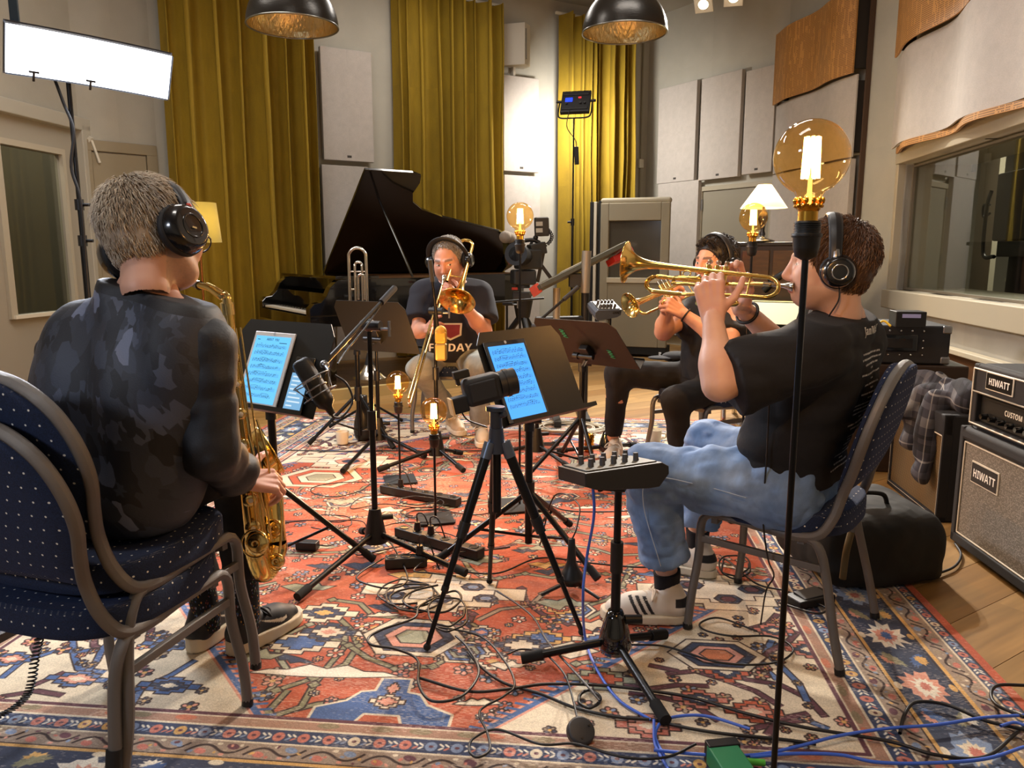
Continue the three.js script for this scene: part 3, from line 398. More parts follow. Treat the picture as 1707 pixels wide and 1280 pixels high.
// ---------- the rug ----------
const RUG = { t0: -2.33, t1: 1.21, s0: 1.29, s1: 5.75, u: V(.1023, 0, -.9947), r: V(.9947, 0, .1023) };
const rugPt = (t, s, y = .008) => V(0, y, 0).addScaledVector(RUG.r, t).addScaledVector(RUG.u, s);
const toRug = (px, py) => { const p = fl(px, py, .008); return [p.dot(RUG.r), p.dot(RUG.u)]; };
{
  const K = 459, W = Math.round((RUG.t1 - RUG.t0) * K), H = Math.round((RUG.s1 - RUG.s0) * K);
  const C = { red: '#ab4e34', rust: '#ba6a42', navy: '#2a3248', blue: '#3f5a8c', sky: '#7487a6', cream: '#d3c5ab', ivory: '#ded6c4', tan: '#92806a', olive: '#7c7a5e', sage: '#8f9078', pink: '#cb8a76', rose: '#b86a5c', gold: '#c79a58', ink: '#2a1c1a', plum: '#55303a' };
  const tex = canvasTex(W, H, (g) => {
    const X = (t) => (t - RUG.t0) * K, Yy = (s) => (RUG.s1 - s) * K, pick = (a) => a[Math.floor(rnd() * a.length)];
    g.lineJoin = 'round';
    const poly = (pts, fill, line = C.ink, lw = 2.2) => { g.beginPath(); pts.forEach(([t, s], i) => i ? g.lineTo(X(t), Yy(s)) : g.moveTo(X(t), Yy(s))); g.closePath(); if (fill) { g.fillStyle = fill; g.fill(); } if (line) { g.strokeStyle = line; g.lineWidth = lw; g.stroke(); } };
    const path = (pts, col, lw, edge = 0) => { for (const [c, w] of edge ? [[C.ink, lw + edge], [col, lw]] : [[col, lw]]) { g.beginPath(); pts.forEach(([t, s], i) => i ? g.lineTo(X(t), Yy(s)) : g.moveTo(X(t), Yy(s))); g.strokeStyle = c; g.lineWidth = w; g.stroke(); } };
    const flower = (t, s, r, a, b, c2, n = 6) => { for (let i = 0; i < n; i++) { const q = i / n * 2 * Math.PI + .3; g.beginPath(); g.ellipse(X(t) + Math.cos(q) * r * K * .62, Yy(s) + Math.sin(q) * r * K * .62, r * K * .42, r * K * .33, q, 0, 7); g.fillStyle = i % 2 ? a : b; g.fill(); g.strokeStyle = C.ink; g.lineWidth = 2.2; g.stroke(); } g.beginPath(); g.arc(X(t), Yy(s), r * K * .3, 0, 7); g.fillStyle = c2; g.fill(); };
    const step = (t, s, w, h, fill, inner, core) => { const P = (k) => [[-w, -h * .3], [-w * .62, -h * .3], [-w * .62, -h * .7], [-w * .25, -h * .7], [-w * .25, -h], [w * .25, -h], [w * .25, -h * .7], [w * .62, -h * .7], [w * .62, -h * .3], [w, -h * .3], [w, h * .3], [w * .62, h * .3], [w * .62, h * .7], [w * .25, h * .7], [w * .25, h], [-w * .25, h], [-w * .25, h * .7], [-w * .62, h * .7], [-w * .62, h * .3], [-w, h * .3]].map(([a, b]) => [t + a * k, s + b * k]); poly(P(1), fill); if (inner) poly(P(.62), inner, C.ink, 2); if (core) poly(P(.28), core, null); };
    const hex = (t, s, w, h, cols) => cols.forEach((c, i) => { const k = 1 - i / cols.length * .86; poly([[t - w * k, s], [t - w * .55 * k, s + h * k], [t + w * .55 * k, s + h * k], [t + w * k, s], [t + w * .55 * k, s - h * k], [t - w * .55 * k, s - h * k]], c, C.ink, 2.4); });
    const saw = (t, s, a, len, wid, fill) => { const ca = Math.cos(a), sa = Math.sin(a), P = []; for (let i = 0; i <= 8; i++) { const x = i / 8 * len, w = wid * Math.sin(i / 8 * Math.PI) * (i % 2 ? 1 : .55); P.push([x, w]); } for (let i = 8; i >= 0; i--) P.push([i / 8 * len, -wid * .25 * Math.sin(i / 8 * Math.PI)]); poly(P.map(([x, y]) => [t + x * ca - y * sa, s + x * sa + y * ca]), fill); };
    const bird = (t, s, k, fill) => poly([[0, 0], [.05, .03], [.09, .02], [.13, .06], [.16, .02], [.22, .025], [.18, -.02], [.12, -.02], [.1, -.06], [.05, -.03]].map(([a, b]) => [t + a * k, s + b * k]), fill);
    // field
    const B = [.03, .045, .075, .186, .066, .059, .053], sum = B.reduce((a, b) => a + b), f = { a: RUG.t0 + sum, b: RUG.t1 - sum, c: RUG.s0 + sum, d: RUG.s1 - sum };
    g.fillStyle = C.red; g.fillRect(0, 0, W, H);
    for (let i = 0; i < 60; i++) { g.fillStyle = `rgba(${pick(['186,104,70', '150,70,52', '184,92,72', '196,120,88'])},${rr(.1, .35)})`; g.fillRect(0, rr(0, H), W, rr(6, 60)); }
    // vines
    const vine = (t, s, a, n, col) => { const P = [[t, s]]; for (let i = 0; i < n; i++) { a += rr(-.9, .9); t += Math.cos(a) * .11; s += Math.sin(a) * .11; P.push([t, s]); } path(P, col, 7, 5); for (const [pt, ps] of P) if (rnd() < .5) poly([[pt - .02, ps], [pt, ps + .02], [pt + .02, ps], [pt, ps - .02]], col); };
    for (let i = 0; i < 95; i++) vine(rr(f.a, f.b), rr(f.c, f.d), rr(0, 6.28), 4 + Math.floor(rnd() * 4), pick([C.olive, C.sage, C.tan, C.olive, C.plum]));
    // medallions in rows
    const cols = [[C.cream, C.navy, C.pink, C.cream], [C.cream, C.blue, C.sage, C.navy], [C.pink, C.cream, C.blue, C.rose], [C.sage, C.navy, C.pink, C.cream]];
    for (let i = 0; i < 26; i++) hex(rr(f.a + .15, f.b - .15), rr(f.c + .15, f.d - .15), rr(.06, .11), rr(.04, .07), pick(cols));
    for (let i = 0; i < 80; i++) step(rr(f.a + .1, f.b - .1), rr(f.c + .1, f.d - .1), rr(.035, .075), rr(.025, .05), pick([C.cream, C.navy, C.gold, C.cream, C.sage]), pick([C.blue, C.navy, C.pink, C.red]), pick([C.cream, C.gold, C.pink]));
    for (let i = 0; i < 900; i++) flower(rr(f.a + .05, f.b - .05), rr(f.c + .05, f.d - .05), rr(.014, .03), pick([C.cream, C.pink, C.sky, C.ivory, C.rose]), pick([C.pink, C.cream, C.navy, C.rose]), pick([C.navy, C.gold, C.red]));
    for (let i = 0; i < 60; i++) saw(rr(f.a + .1, f.b - .2), rr(f.c + .1, f.d - .1), rr(-.4, .4) + (rnd() < .5 ? 3.14 : 0), rr(.12, .26), rr(.025, .05), pick([C.cream, C.blue, C.ivory, C.navy]));
    for (let i = 0; i < 46; i++) bird(rr(f.a + .1, f.b - .2), rr(f.c + .1, f.d - .1), rr(.5, 1), pick([C.cream, C.navy, C.sage, C.gold]));
    // corner spandrels in cream
    const mid = [(f.a + f.b) / 2, (f.c + f.d) / 2], sp = [.95, 1.05];
    for (const sx of [-1, 1]) for (const sy of [-1, 1]) {
      const cx = sx < 0 ? f.a : f.b, cy = sy < 0 ? f.c : f.d, A = [cx - sx * sp[0], cy], Bq = [cx, cy - sy * sp[1]], Pts = [[cx, cy]], N = 11;
      for (let i = 0; i <= N; i++) { const k = i / N; Pts.push([mix(A[0], Bq[0], k), mix(A[1], Bq[1], k)]); }
      poly(Pts, C.cream, null); path(Pts.slice(1), C.pink, 16); path(Pts.slice(1), C.blue, 8);
      for (let i = 0; i < 44; i++) { const k = i / 44, t = mix(A[0], Bq[0], k), s = mix(A[1], Bq[1], k); path([[t, s], [t - sx * .045, s - sy * .01]], C.blue, 5); }
      const inn = () => { for (;;) { const a = rnd(), b = rnd(); if (a + b < .92) return [cx - sx * sp[0] * a * .97, cy - sy * sp[1] * b * .97]; } };
      for (let i = 0; i < 16; i++) { const [t, s] = inn(); const P = [[t, s]]; let a = rr(0, 6.28), x = t, y = s; for (let k = 0; k < 4; k++) { a += rr(-.8, .8); const nx = x + Math.cos(a) * .09, ny = y + Math.sin(a) * .09; if (Math.abs(cx - nx) / sp[0] + Math.abs(cy - ny) / sp[1] > .93 || (cx - nx) * sx < .03 || (cy - ny) * sy < .03) break; x = nx; y = ny; P.push([x, y]); } path(P, pick([C.plum, C.plum, C.blue]), 8, 4); }
      for (let i = 0; i < 70; i++) { const [t, s] = inn(); flower(t, s, rr(.013, .027), pick([C.pink, C.tan, C.sky]), pick([C.navy, C.rose]), C.gold); }
      for (let i = 0; i < 6; i++) { const [t, s] = inn(); step(t, s, rr(.06, .1), rr(.04, .06), pick([C.rose, C.red, C.blue]), pick([C.pink, C.navy]), C.cream); }
    }
    // motifs at the places where the photograph shows them
    const M = (px, py, fn) => { const [t, s] = toRug(px, py); fn(t, s); };
    M(640, 1180, (t, s) => { poly([[-.2, -.09], [-.2, -.02], [-.12, .02], [-.09, .07], [-.05, .08], [-.045, .15], [.045, .15], [.05, .08], [.09, .07], [.12, .02], [.2, -.02], [.2, -.09], [.07, -.09], [.05, -.04], [-.05, -.04], [-.07, -.09]].map(([a, b]) => [t + a * .95, s + b * .95 + .01]), C.blue, C.cream, 4); step(t, s + .035, .05, .035, C.cream, C.pink); step(t, s + .1, .018, .03, C.pink); });
    M(510, 1125, (t, s) => saw(t - .18, s, .05, .46, .06, C.ivory)); M(540, 1020, (t, s) => step(t, s, .12, .07, C.cream, C.navy, C.gold)); M(500, 1070, (t, s) => step(t, s, .13, .07, C.cream, C.blue)); M(548, 1052, (t, s) => step(t, s, .09, .06, C.navy, C.cream, C.pink));
    M(740, 985, (t, s) => { step(t, s, .3, .16, C.cream, C.ivory); for (const [a, b] of [[-.12, .04], [.1, .05], [0, -.06], [.16, -.04], [-.17, -.05]]) hex(t + a, s + b, .045, .03, [C.navy, C.sky]); });
    M(1200, 985, (t, s) => { step(t, s, .3, .15, C.cream, C.ivory); for (const [a, b] of [[-.1, .05], [.12, .03], [.02, -.06], [-.16, -.03]]) hex(t + a, s + b, .05, .035, [C.navy, C.plum]); });
    M(690, 1060, (t, s) => hex(t, s, .17, .12, [C.cream, C.navy, C.pink, C.sage])); M(1195, 1090, (t, s) => hex(t, s, .15, .09, [C.cream, C.navy, C.pink, C.rust])); M(905, 1062, (t, s) => step(t, s, .1, .055, C.gold, C.blue)); M(870, 1075, (t, s) => step(t, s, .09, .06, C.navy, C.cream)); M(1000, 1065, (t, s) => step(t, s, .09, .05, C.cream, C.blue)); M(952, 1082, (t, s) => poly([[t - .09, s], [t, s + .055], [t + .09, s], [t, s - .055]], C.cream)); M(1003, 1130, (t, s) => step(t, s, .1, .06, C.sage, C.red));
    M(585, 768, (t, s) => { step(t, s, .32, .2, C.cream, C.ivory); hex(t, s, .1, .06, [C.pink, C.navy]); }); M(535, 795, (t, s) => hex(t, s, .24, .18, [C.cream, C.red, C.cream, C.sage]));
    // borders
    const frameRect = (o, w, c) => { g.strokeStyle = c; g.lineWidth = w * K; const k = o + w / 2; g.strokeRect(k * K, k * K, W - 2 * k * K, H - 2 * k * K); };
    const base = [C.red, '#39415a', '#8e7c6c', C.navy, '#8e7c6c', '#2b3654', '#9c7763'], off = []; let o = 0; B.forEach((w, i) => { off.push(o); frameRect(o, w, base[i]); o += w; });
    const lines = [[off[1], C.ink, .005], [off[2] - .004, C.cream, .008], [off[3] - .006, C.gold, .013], [off[3] + .01, C.ink, .004], [off[4] - .012, C.gold, .013], [off[4], C.ink, .004], [off[5] - .004, C.cream, .007], [off[6] - .003, C.cream, .008], [o - .016, C.cream, .006], [o - .01, C.plum, .013]];
    for (const [q, c, w] of lines) frameRect(q, w, c);
    const along = (d, sp, fn) => { const L = RUG.t1 - RUG.t0, M2 = RUG.s1 - RUG.s0, put = (t, s, a) => { g.save(); g.translate(X(t), Yy(s)); g.rotate(a); g.scale(K, K); fn(g); g.restore(); cnt++; }; let cnt = 0; for (let x = d; x <= L - d; x += sp) { put(RUG.t0 + x, RUG.s0 + d, 0); put(RUG.t0 + x, RUG.s1 - d, Math.PI); } for (let y = d + sp; y < M2 - d; y += sp) { put(RUG.t0 + d, RUG.s0 + y, Math.PI / 2); put(RUG.t1 - d, RUG.s0 + y, -Math.PI / 2); } };
    const el = (x, y, a, b, r, c) => { g.beginPath(); g.ellipse(x, y, a, b, r, 0, 7); g.fillStyle = c; g.fill(); };
    let q = 0; const small = (h) => () => { q++; el(0, 0, .016, h * .32, 0, pick([C.gold, C.rose, C.cream, C.rose, C.sky])); el(0, 0, .006, .005, 0, C.plum); for (const sx of [-1, 1]) { el(sx * .026, -.007, .009, .0034, .7, C.ivory); el(sx * .026, .007, .009, .0034, -.7, pick([C.ivory, C.rose, C.sky])); } };
    along(off[1] + B[1] / 2, .066, small(B[1])); along(off[5] + B[5] / 2, .066, small(B[5]));
    const vineB = (h) => () => { g.strokeStyle = C.ink; g.lineWidth = .007; g.beginPath(); g.moveTo(-.075, h * .25); g.quadraticCurveTo(-.04, -h * .5, 0, 0); g.quadraticCurveTo(.04, h * .5, .075, -h * .25); g.stroke(); el(-.038, .012, .016, .011, .3, C.rose); el(.038, -.012, .017, .011, .3, pick([C.plum, C.sky, C.tan])); el(.0, -.02, .007, .005, 0, C.cream); el(.02, .02, .007, .005, 0, C.pink); };
    along(off[2] + B[2] / 2, .15, vineB(B[2])); along(off[4] + B[4] / 2, .15, vineB(B[4])); for (const q2 of [2, 4]) along(off[q2] + B[q2] / 2, .031, () => { el(rr(-.01, .01), rr(-.022, .022), rr(.004, .008), rr(.003, .006), rr(0, 3), pick([C.pink, C.cream, C.plum, C.sky, C.rose, C.gold])); });
    const jag = (w, h, c, n = 24) => { g.beginPath(); for (let i = 0; i < n; i++) { const a = i / n * 2 * Math.PI, r = (i % 2 ? .72 : 1) * rr(.75, 1.1); const x = Math.cos(a) * w * r, y = Math.sin(a) * h * r; i ? g.lineTo(x, y) : g.moveTo(x, y); } g.closePath(); g.fillStyle = c; g.fill(); };
    let mm = 0; along(off[3] + B[3] / 2, .3, () => { const k = mm++ % 3; jag(.1, .07, [C.ivory, C.pink, C.sky][k]); jag(.06, .04, [C.pink, C.ivory, C.cream][k]); jag(.03, .02, [C.blue, C.rose, C.rose][k]); for (const sx of [-1, 1]) { jag(.001, .001, C.tan); g.save(); g.translate(sx * .15, sx * .035); g.rotate(sx * .5); jag(.055, .02, pick([C.sage, C.olive, C.blue])); g.restore(); g.save(); g.translate(sx * .15, -sx * .05); jag(.035, .022, pick([C.ivory, C.pink, C.gold])); g.restore(); } el(0, .075, .02, .01, 0, C.gold); el(0, -.075, .02, .01, 0, C.cream); });
    along(off[6] + B[6] / 2, .11, () => { el(rr(-.04, .04), 0, .03, .012, 0, pick(['rgba(110,110,80,.6)', 'rgba(190,90,60,.6)', 'rgba(150,120,100,.6)'])); });
    // worn pile and weave
    const im = g.getImageData(0, 0, W, H), d = im.data;
    for (let y = 0, i = 0; y < H; y++) for (let x = 0; x < W; x++, i += 4) {
      const h1 = hash(x, y, 5), row = hash(x >> 2, y, 6), wear = noise(x / 70, y / 50, 3), ab = noise(x / 400, y / 14, 8);
      let k = .86 + .2 * h1 + .16 * (ab - .5); const w = wear > .58 && row > .74 ? .42 : (row > .965 ? .36 : .06);
      for (let c = 0; c < 3; c++) d[i + c] = clamp(mix(d[i + c] * k, [226, 208, 188][c], w), 0, 255);
    }
    g.putImageData(im, 0, 0);
  });
  tex.wrapS = tex.wrapT = THREE.ClampToEdgeWrapping; tex.anisotropy = 8;
  const g = grid((a, b) => { const e = Math.min(a, b, 1 - a, 1 - b); return rugPt(mix(RUG.t0, RUG.t1, a), mix(RUG.s0, RUG.s1, b), .0045 + (e > 0 ? .0015 : 0)); }, 60, 60, [1, 1]);
  const skirt = [[0, 1], [1, 0]].length && [grid((a, b) => rugPt(mix(RUG.t0, RUG.t1, a), RUG.s0, b * .0045), 1, 1, [1, .004]), grid((a, b) => rugPt(RUG.t0, mix(RUG.s0, RUG.s1, a), b * .0045), 1, 1, [.004, 1]), grid((a, b) => rugPt(RUG.t1, mix(RUG.s0, RUG.s1, a), b * .0045), 1, 1, [.004, 1]), grid((a, b) => rugPt(mix(RUG.t0, RUG.t1, a), RUG.s1, b * .0045), 1, 1, [1, .004])];
  const bt = rep(grainTex, 26, 34);
  single('persian_rug', 'large red patterned oriental rug with navy floral border, under the whole group', 'rug', [g, ...skirt], mat(0xffffff, .95, 0, { map: tex, bumpMap: bt, bumpScale: .002 }));
}
// ---------- stacking banquet chairs ----------
const dotTex = canvasTex(512, 512, (g, w, h) => {
  g.fillStyle = '#15233f'; g.fillRect(0, 0, w, h);
  for (let i = 0; i < 9000; i++) { g.fillStyle = `rgba(${rnd() < .5 ? '32,52,92' : '8,14,30'},.5)`; g.fillRect(rr(0, w), rr(0, h), 3, 3); }
  for (let j = 0; j < 8; j++) for (let i = 0; i < 8; i++) { g.fillStyle = '#e9e6da'; g.beginPath(); g.arc((i + (j % 2) * .5 + .25) * 64 % w, (j + .5) * 64, 5, 0, 7); g.fill(); }
});
const mDots = mat(0xffffff, .9, 0, { map: rep(dotTex, 4, 4), sheen: .3, sheenColor: new THREE.Color(0x3050a0), ...bump(9, .0008) });
const mHam = mat(0x767370, .42, .65, bump(60, .0006));
function chair(label, pos, yaw, y = .009, tape = false, grp = 'blue dotted banquet chairs') {
  const g = thing('banquet_chair', label, 'chair', grp); g.position.set(pos.x, y, pos.z); g.rotation.y = yaw;
  const rail = (pts, name, w = .013, h = .0075, n = 46) => part(g, name, sweep(pts, () => [h, w], n, 10, V(1, 0, 0)), mHam);
  for (const s of [-1, 1]) {
    const x = .205 * s, xo = .225 * s;
    rail([V(xo, 0, .265), V(xo, .12, .237), V(x, .28, .2), V(x, .355, .178), V(x, .385, .14), V(x, .39, 0), V(x, .398, -.12), V(x, .395, -.165), V(x, .36, -.19), V(x, .25, -.195), V(xo, .12, -.205), V(xo, 0, -.215)], 'side_frame', .0135, .0145, 60);
    part(g, 'stretcher', bar(V(x, .31, -.19), V(x, .3, .193), .016, .022, Y, .003), mHam);
    for (const z of [.263, -.213]) part(g, 'foot_cap', cyl(V(xo, 0, z), V(xo, .018, z - .003), .016, .0155, 10), mBlack);
  }
  part(g, 'cross_rail', [bar(V(-.2, .375, -.15), V(.2, .375, -.15), .02, .02), bar(V(-.2, .37, .12), V(.2, .37, .12), .02, .02)].slice(0, 1), mHam); part(g, 'cross_rail', bar(V(-.2, .37, .12), V(.2, .37, .12), .02, .02), mHam);
  const half = [[.205, .392, -.03], [.212, .386, .1], [.208, .40, .17], [.19, .455, .205], [.18, .53, .225], [.2, .6, .25], [.222, .675, .272], [.218, .75, .292], [.187, .82, .31], [.128, .87, .322], [.06, .893, .328]];
  const hoop = [...half.map((p) => V(...p)), V(0, .898, .3295), ...half.slice().reverse().map((p) => V(-p[0], p[1], p[2]))];
  part(g, 'back_frame', sweep(hoop, () => [.009, .0155], 130, 10, V(1, 0, 0)), mHam);
  // padded back inside the hoop
  const bc = curve(half.slice(4).map((p) => V(...p)).concat([V(0, .898, .3295)])), rows = 26, cols = 16, surf = (sg) => grid((u, v) => { const p = bc.getPoint(v), w = Math.max(.0, p.x - .006), x = (u * 2 - 1), e = Math.sqrt(Math.max(0, 1 - Math.pow(Math.abs(x), 4))), f = Math.sqrt(Math.max(0, 1 - Math.pow(Math.abs(v * 2 - 1), 6))); return V(w * x * sg, p.y + .0, p.z + sg * (.012 + .022 * e * f) - .006); }, cols, rows, [.45, .55]);
  part(g, 'back_pad', [boxUV(surf(1)), boxUV(surf(-1))], mDots);
  // cushion
  const N = 40, cush = grid((u, v) => { const a = u * 2 * Math.PI, ca = Math.cos(a), sa = Math.sin(a), q = Math.pow(Math.pow(Math.abs(ca), 3.4) + Math.pow(Math.abs(sa), 3.4), -1 / 3.4), k = v < .5 ? 1 - Math.pow(1 - v * 2, 4) : 1; const th = Math.sin((v - .0) * Math.PI / 1), prof = v < .12 ? v / .12 : v > .4 ? 1 - Math.pow((v - .4) / .6, 2.2) * 1 : 1; const yy = v < .12 ? .39 : .39 + .07 * Math.min(1, (v - .12) / .28 * .8 + (v > .4 ? (v - .4) / .6 * .2 : 0)); const r = v <= .4 ? prof : Math.max(0, 1 - Math.pow((v - .4) / .6, 1.6)); return V(ca * q * .222 * (v < .12 ? .9 + .1 * prof : r > 0 ? Math.pow(r, .35) : 0), yy, .012 + sa * q * .225 * (v < .12 ? .9 + .1 * prof : r > 0 ? Math.pow(r, .35) : 0)); }, N, 14, [1.4, .4]);
  part(g, 'seat', boxUV(cush), mDots);
  if (tape) part(g, 'tape', [cyl(V(.224, .1, .242), V(.219, .16, .228), .0175, .0175, 12)], mBlackMatte, 'black tape around the leg');
  return g;
}
const yawTo = (dx, dz) => Math.atan2(-dx, -dz);
const c1 = V(-1.0, 0, -1.79), y1 = yawTo(.12, -.39);
chair('lower of the two stacked blue dotted chairs under the saxophonist', c1, y1, .009, true);
{ const f = V(Math.sin(y1), 0, Math.cos(y1)).multiplyScalar(-1); const p = c1.clone().addScaledVector(f, .045); chair('upper of the two stacked blue dotted chairs, the saxophonist sits on it', p, y1, .093); }
chair('blue dotted chair with silver frame under the near trumpeter in the black T-shirt', V(.885, 0, -2.42), yawTo(-.8, -.6));
chair('blue dotted chair under the far trumpeter in black', at(1170, 700, 4.32).setY(0), yawTo(-.8, .5));
chair('blue dotted chair under the trombonist in front of the grand piano', at(748, 700, 5.4).setY(0), yawTo(-.05, 1));
// ---------- distance-field bodies ----------
const smin = (a, b, k) => { const h = Math.max(k - Math.abs(a - b), 0) / k; return Math.min(a, b) - h * h * k * .25; };
const bone = (a, b, r1, r2 = r1, cut = 0) => ({ a, b, r1, r2, cut, dx: b.x - a.x, dy: b.y - a.y, dz: b.z - a.z, l2: Math.max(1e-8, b.distanceToSquared(a)) });
function dBone(o, x, y, z) { const px = x - o.a.x, py = y - o.a.y, pz = z - o.a.z, raw = (px * o.dx + py * o.dy + pz * o.dz) / o.l2, h = raw < 0 ? 0 : raw > 1 ? 1 : raw, ex = px - o.dx * h, ey = py - o.dy * h, ez = pz - o.dz * h; let d = Math.sqrt(ex * ex + ey * ey + ez * ez) - (o.r1 + (o.r2 - o.r1) * h); if (o.cut) d = Math.max(d, (raw - 1) * Math.sqrt(o.l2)); return d; }
const field = (bones, k, grow = 0, wob = null) => (x, y, z) => { let d = 1e9; for (const o of bones) { const q = dBone(o, x, y, z); d = d > 1e8 ? q : smin(d, q, o.k || k); } d -= grow; if (wob) d -= wob(x, y, z); return d; };
function nets(f, lo, hi, cell, colorFn) {
  const nx = Math.ceil((hi.x - lo.x) / cell) + 2, ny = Math.ceil((hi.y - lo.y) / cell) + 2, nz = Math.ceil((hi.z - lo.z) / cell) + 2, S = new Float32Array(nx * ny * nz), at3 = (i, j, k) => (k * ny + j) * nx + i;
  // coarse pass skips empty space
  const ST = 4; for (let k = 0; k < nz; k += ST) for (let j = 0; j < ny; j += ST) for (let i = 0; i < nx; i += ST) { const v = f(lo.x + (i + 1.5) * cell, lo.y + (j + 1.5) * cell, lo.z + (k + 1.5) * cell), far = Math.abs(v) > cell * 6.5; for (let kk = k; kk < Math.min(nz, k + ST); kk++) for (let jj = j; jj < Math.min(ny, j + ST); jj++) for (let ii = i; ii < Math.min(nx, i + ST); ii++) S[at3(ii, jj, kk)] = far ? v : f(lo.x + ii * cell, lo.y + jj * cell, lo.z + kk * cell); }
  const id = new Int32Array(nx * ny * nz).fill(-1), P = [], I = [];
  for (let k = 0; k < nz - 1; k++) for (let j = 0; j < ny - 1; j++) for (let i = 0; i < nx - 1; i++) {
    let m = 0; const c = []; for (let q = 0; q < 8; q++) { const v = S[at3(i + (q & 1), j + (q >> 1 & 1), k + (q >> 2))]; c.push(v); if (v < 0) m++; } if (!m || m === 8) continue;
    let sx = 0, sy = 0, sz = 0, n = 0; for (let q = 0; q < 8; q++) for (const b of [1, 2, 4]) if (!(q & b)) { const w = q | b; if ((c[q] < 0) !== (c[w] < 0)) { const t = c[q] / (c[q] - c[w]); sx += (q & 1) + (b === 1 ? t : 0); sy += (q >> 1 & 1) + (b === 2 ? t : 0); sz += (q >> 2) + (b === 4 ? t : 0); n++; } }
    id[at3(i, j, k)] = P.length / 3; P.push(lo.x + (i + sx / n) * cell, lo.y + (j + sy / n) * cell, lo.z + (k + sz / n) * cell);
  }
  const quad = (a, b, c, d, fl2) => { if (a < 0 || b < 0 || c < 0 || d < 0) return; fl2 ? I.push(a, c, b, a, d, c) : I.push(a, b, c, a, c, d); };
  for (let k = 1; k < nz - 1; k++) for (let j = 1; j < ny - 1; j++) for (let i = 1; i < nx - 1; i++) {
    const s = S[at3(i, j, k)] < 0;
    if (s !== (S[at3(i + 1, j, k)] < 0)) quad(id[at3(i, j - 1, k - 1)], id[at3(i, j, k - 1)], id[at3(i, j, k)], id[at3(i, j - 1, k)], !s);
    if (s !== (S[at3(i, j + 1, k)] < 0)) quad(id[at3(i - 1, j, k - 1)], id[at3(i - 1, j, k)], id[at3(i, j, k)], id[at3(i, j, k - 1)], !s);
    if (s !== (S[at3(i, j, k + 1)] < 0)) quad(id[at3(i - 1, j - 1, k)], id[at3(i, j - 1, k)], id[at3(i, j, k)], id[at3(i - 1, j, k)], !s);
  }
  const g = new THREE.BufferGeometry(); g.setAttribute('position', new THREE.Float32BufferAttribute(P, 3)); g.setIndex(I); g.computeVertexNormals();
  if (colorFn) { const C = new Float32Array(P.length); for (let i = 0; i < P.length; i += 3) { const c = colorFn(P[i], P[i + 1], P[i + 2]); C[i] = c[0]; C[i + 1] = c[1]; C[i + 2] = c[2]; } g.setAttribute('color', new THREE.BufferAttribute(C, 3)); }
  return g;
}
const boundsOf = (bones, pad) => { const b = new THREE.Box3(); for (const o of bones) { b.expandByPoint(o.a); b.expandByPoint(o.b); } const r = Math.max(...bones.map((o) => Math.max(o.r1, o.r2))); b.expandByScalar(pad + r); return b; };
const lin = (hex) => { const c = new THREE.Color(hex); return [c.r, c.g, c.b]; };
const m3 = (a, b, t) => [mix(a[0], b[0], t), mix(a[1], b[1], t), mix(a[2], b[2], t)];
const lerpV = (a, b, t) => a.clone().lerp(b, t);

// hand: bones of palm and five bent fingers
function handBones(w, dir, back, thumbSide, curls, opt = {}) {
  dir = dir.clone().normalize(); back = back.clone().addScaledVector(dir, -back.dot(dir)).normalize(); const t = thumbSide.clone().addScaledVector(dir, -thumbSide.dot(dir)); t.addScaledVector(back, -t.dot(back)).normalize();
  const k = opt.scale || 1, out = [], P = (a, b, c) => w.clone().addScaledVector(dir, a * k).addScaledVector(t, b * k).addScaledVector(back, c * k), lat = [.032, .011, -.011, -.031], len = [[.044, .027, .021], [.048, .031, .022], [.044, .029, .021], [.034, .022, .019]], rad = [.0092, .0095, .009, .0078];
  for (let i = 0; i < 4; i++) {
    const mcp = P(.09 - (i === 3 ? .009 : i === 0 ? .003 : 0), lat[i], .004); out.push({ ...bone(P(-.01, lat[i] * .55, 0), mcp, .0145 * k, .0112 * k), k: .009 });
    let a = 0, p = mcp; const sp = (opt.spread || [0, 0, 0, 0])[i];
    for (let j = 0; j < 3; j++) { a += curls[i][j]; const d = dir.clone().multiplyScalar(Math.cos(a)).addScaledVector(back, -Math.sin(a)).addScaledVector(t, sp).normalize(), q = p.clone().addScaledVector(d, len[i][j] * k); out.push({ ...bone(p, q, rad[i] * (1.12 - j * .09) * k, rad[i] * (1.04 - j * .1) * k), k: .004 }); p = q; }
  }
  const th = opt.thumb || [[.5, .8, -.3], [.8, .45, -.35], [.9, .1, -.4]]; let p = P(.018, .026, -.008); const tl = [.045, .034, .028], tr = [.0145, .011, .0098, .0085];
  for (let j = 0; j < 3; j++) { const d = dir.clone().multiplyScalar(th[j][0]).addScaledVector(t, th[j][1]).addScaledVector(back, th[j][2]).normalize(), q = p.clone().addScaledVector(d, tl[j] * k); out.push({ ...bone(p, q, tr[j] * k, tr[j + 1] * k), k: j ? .004 : .014 }); p = q; }
  return out;
}
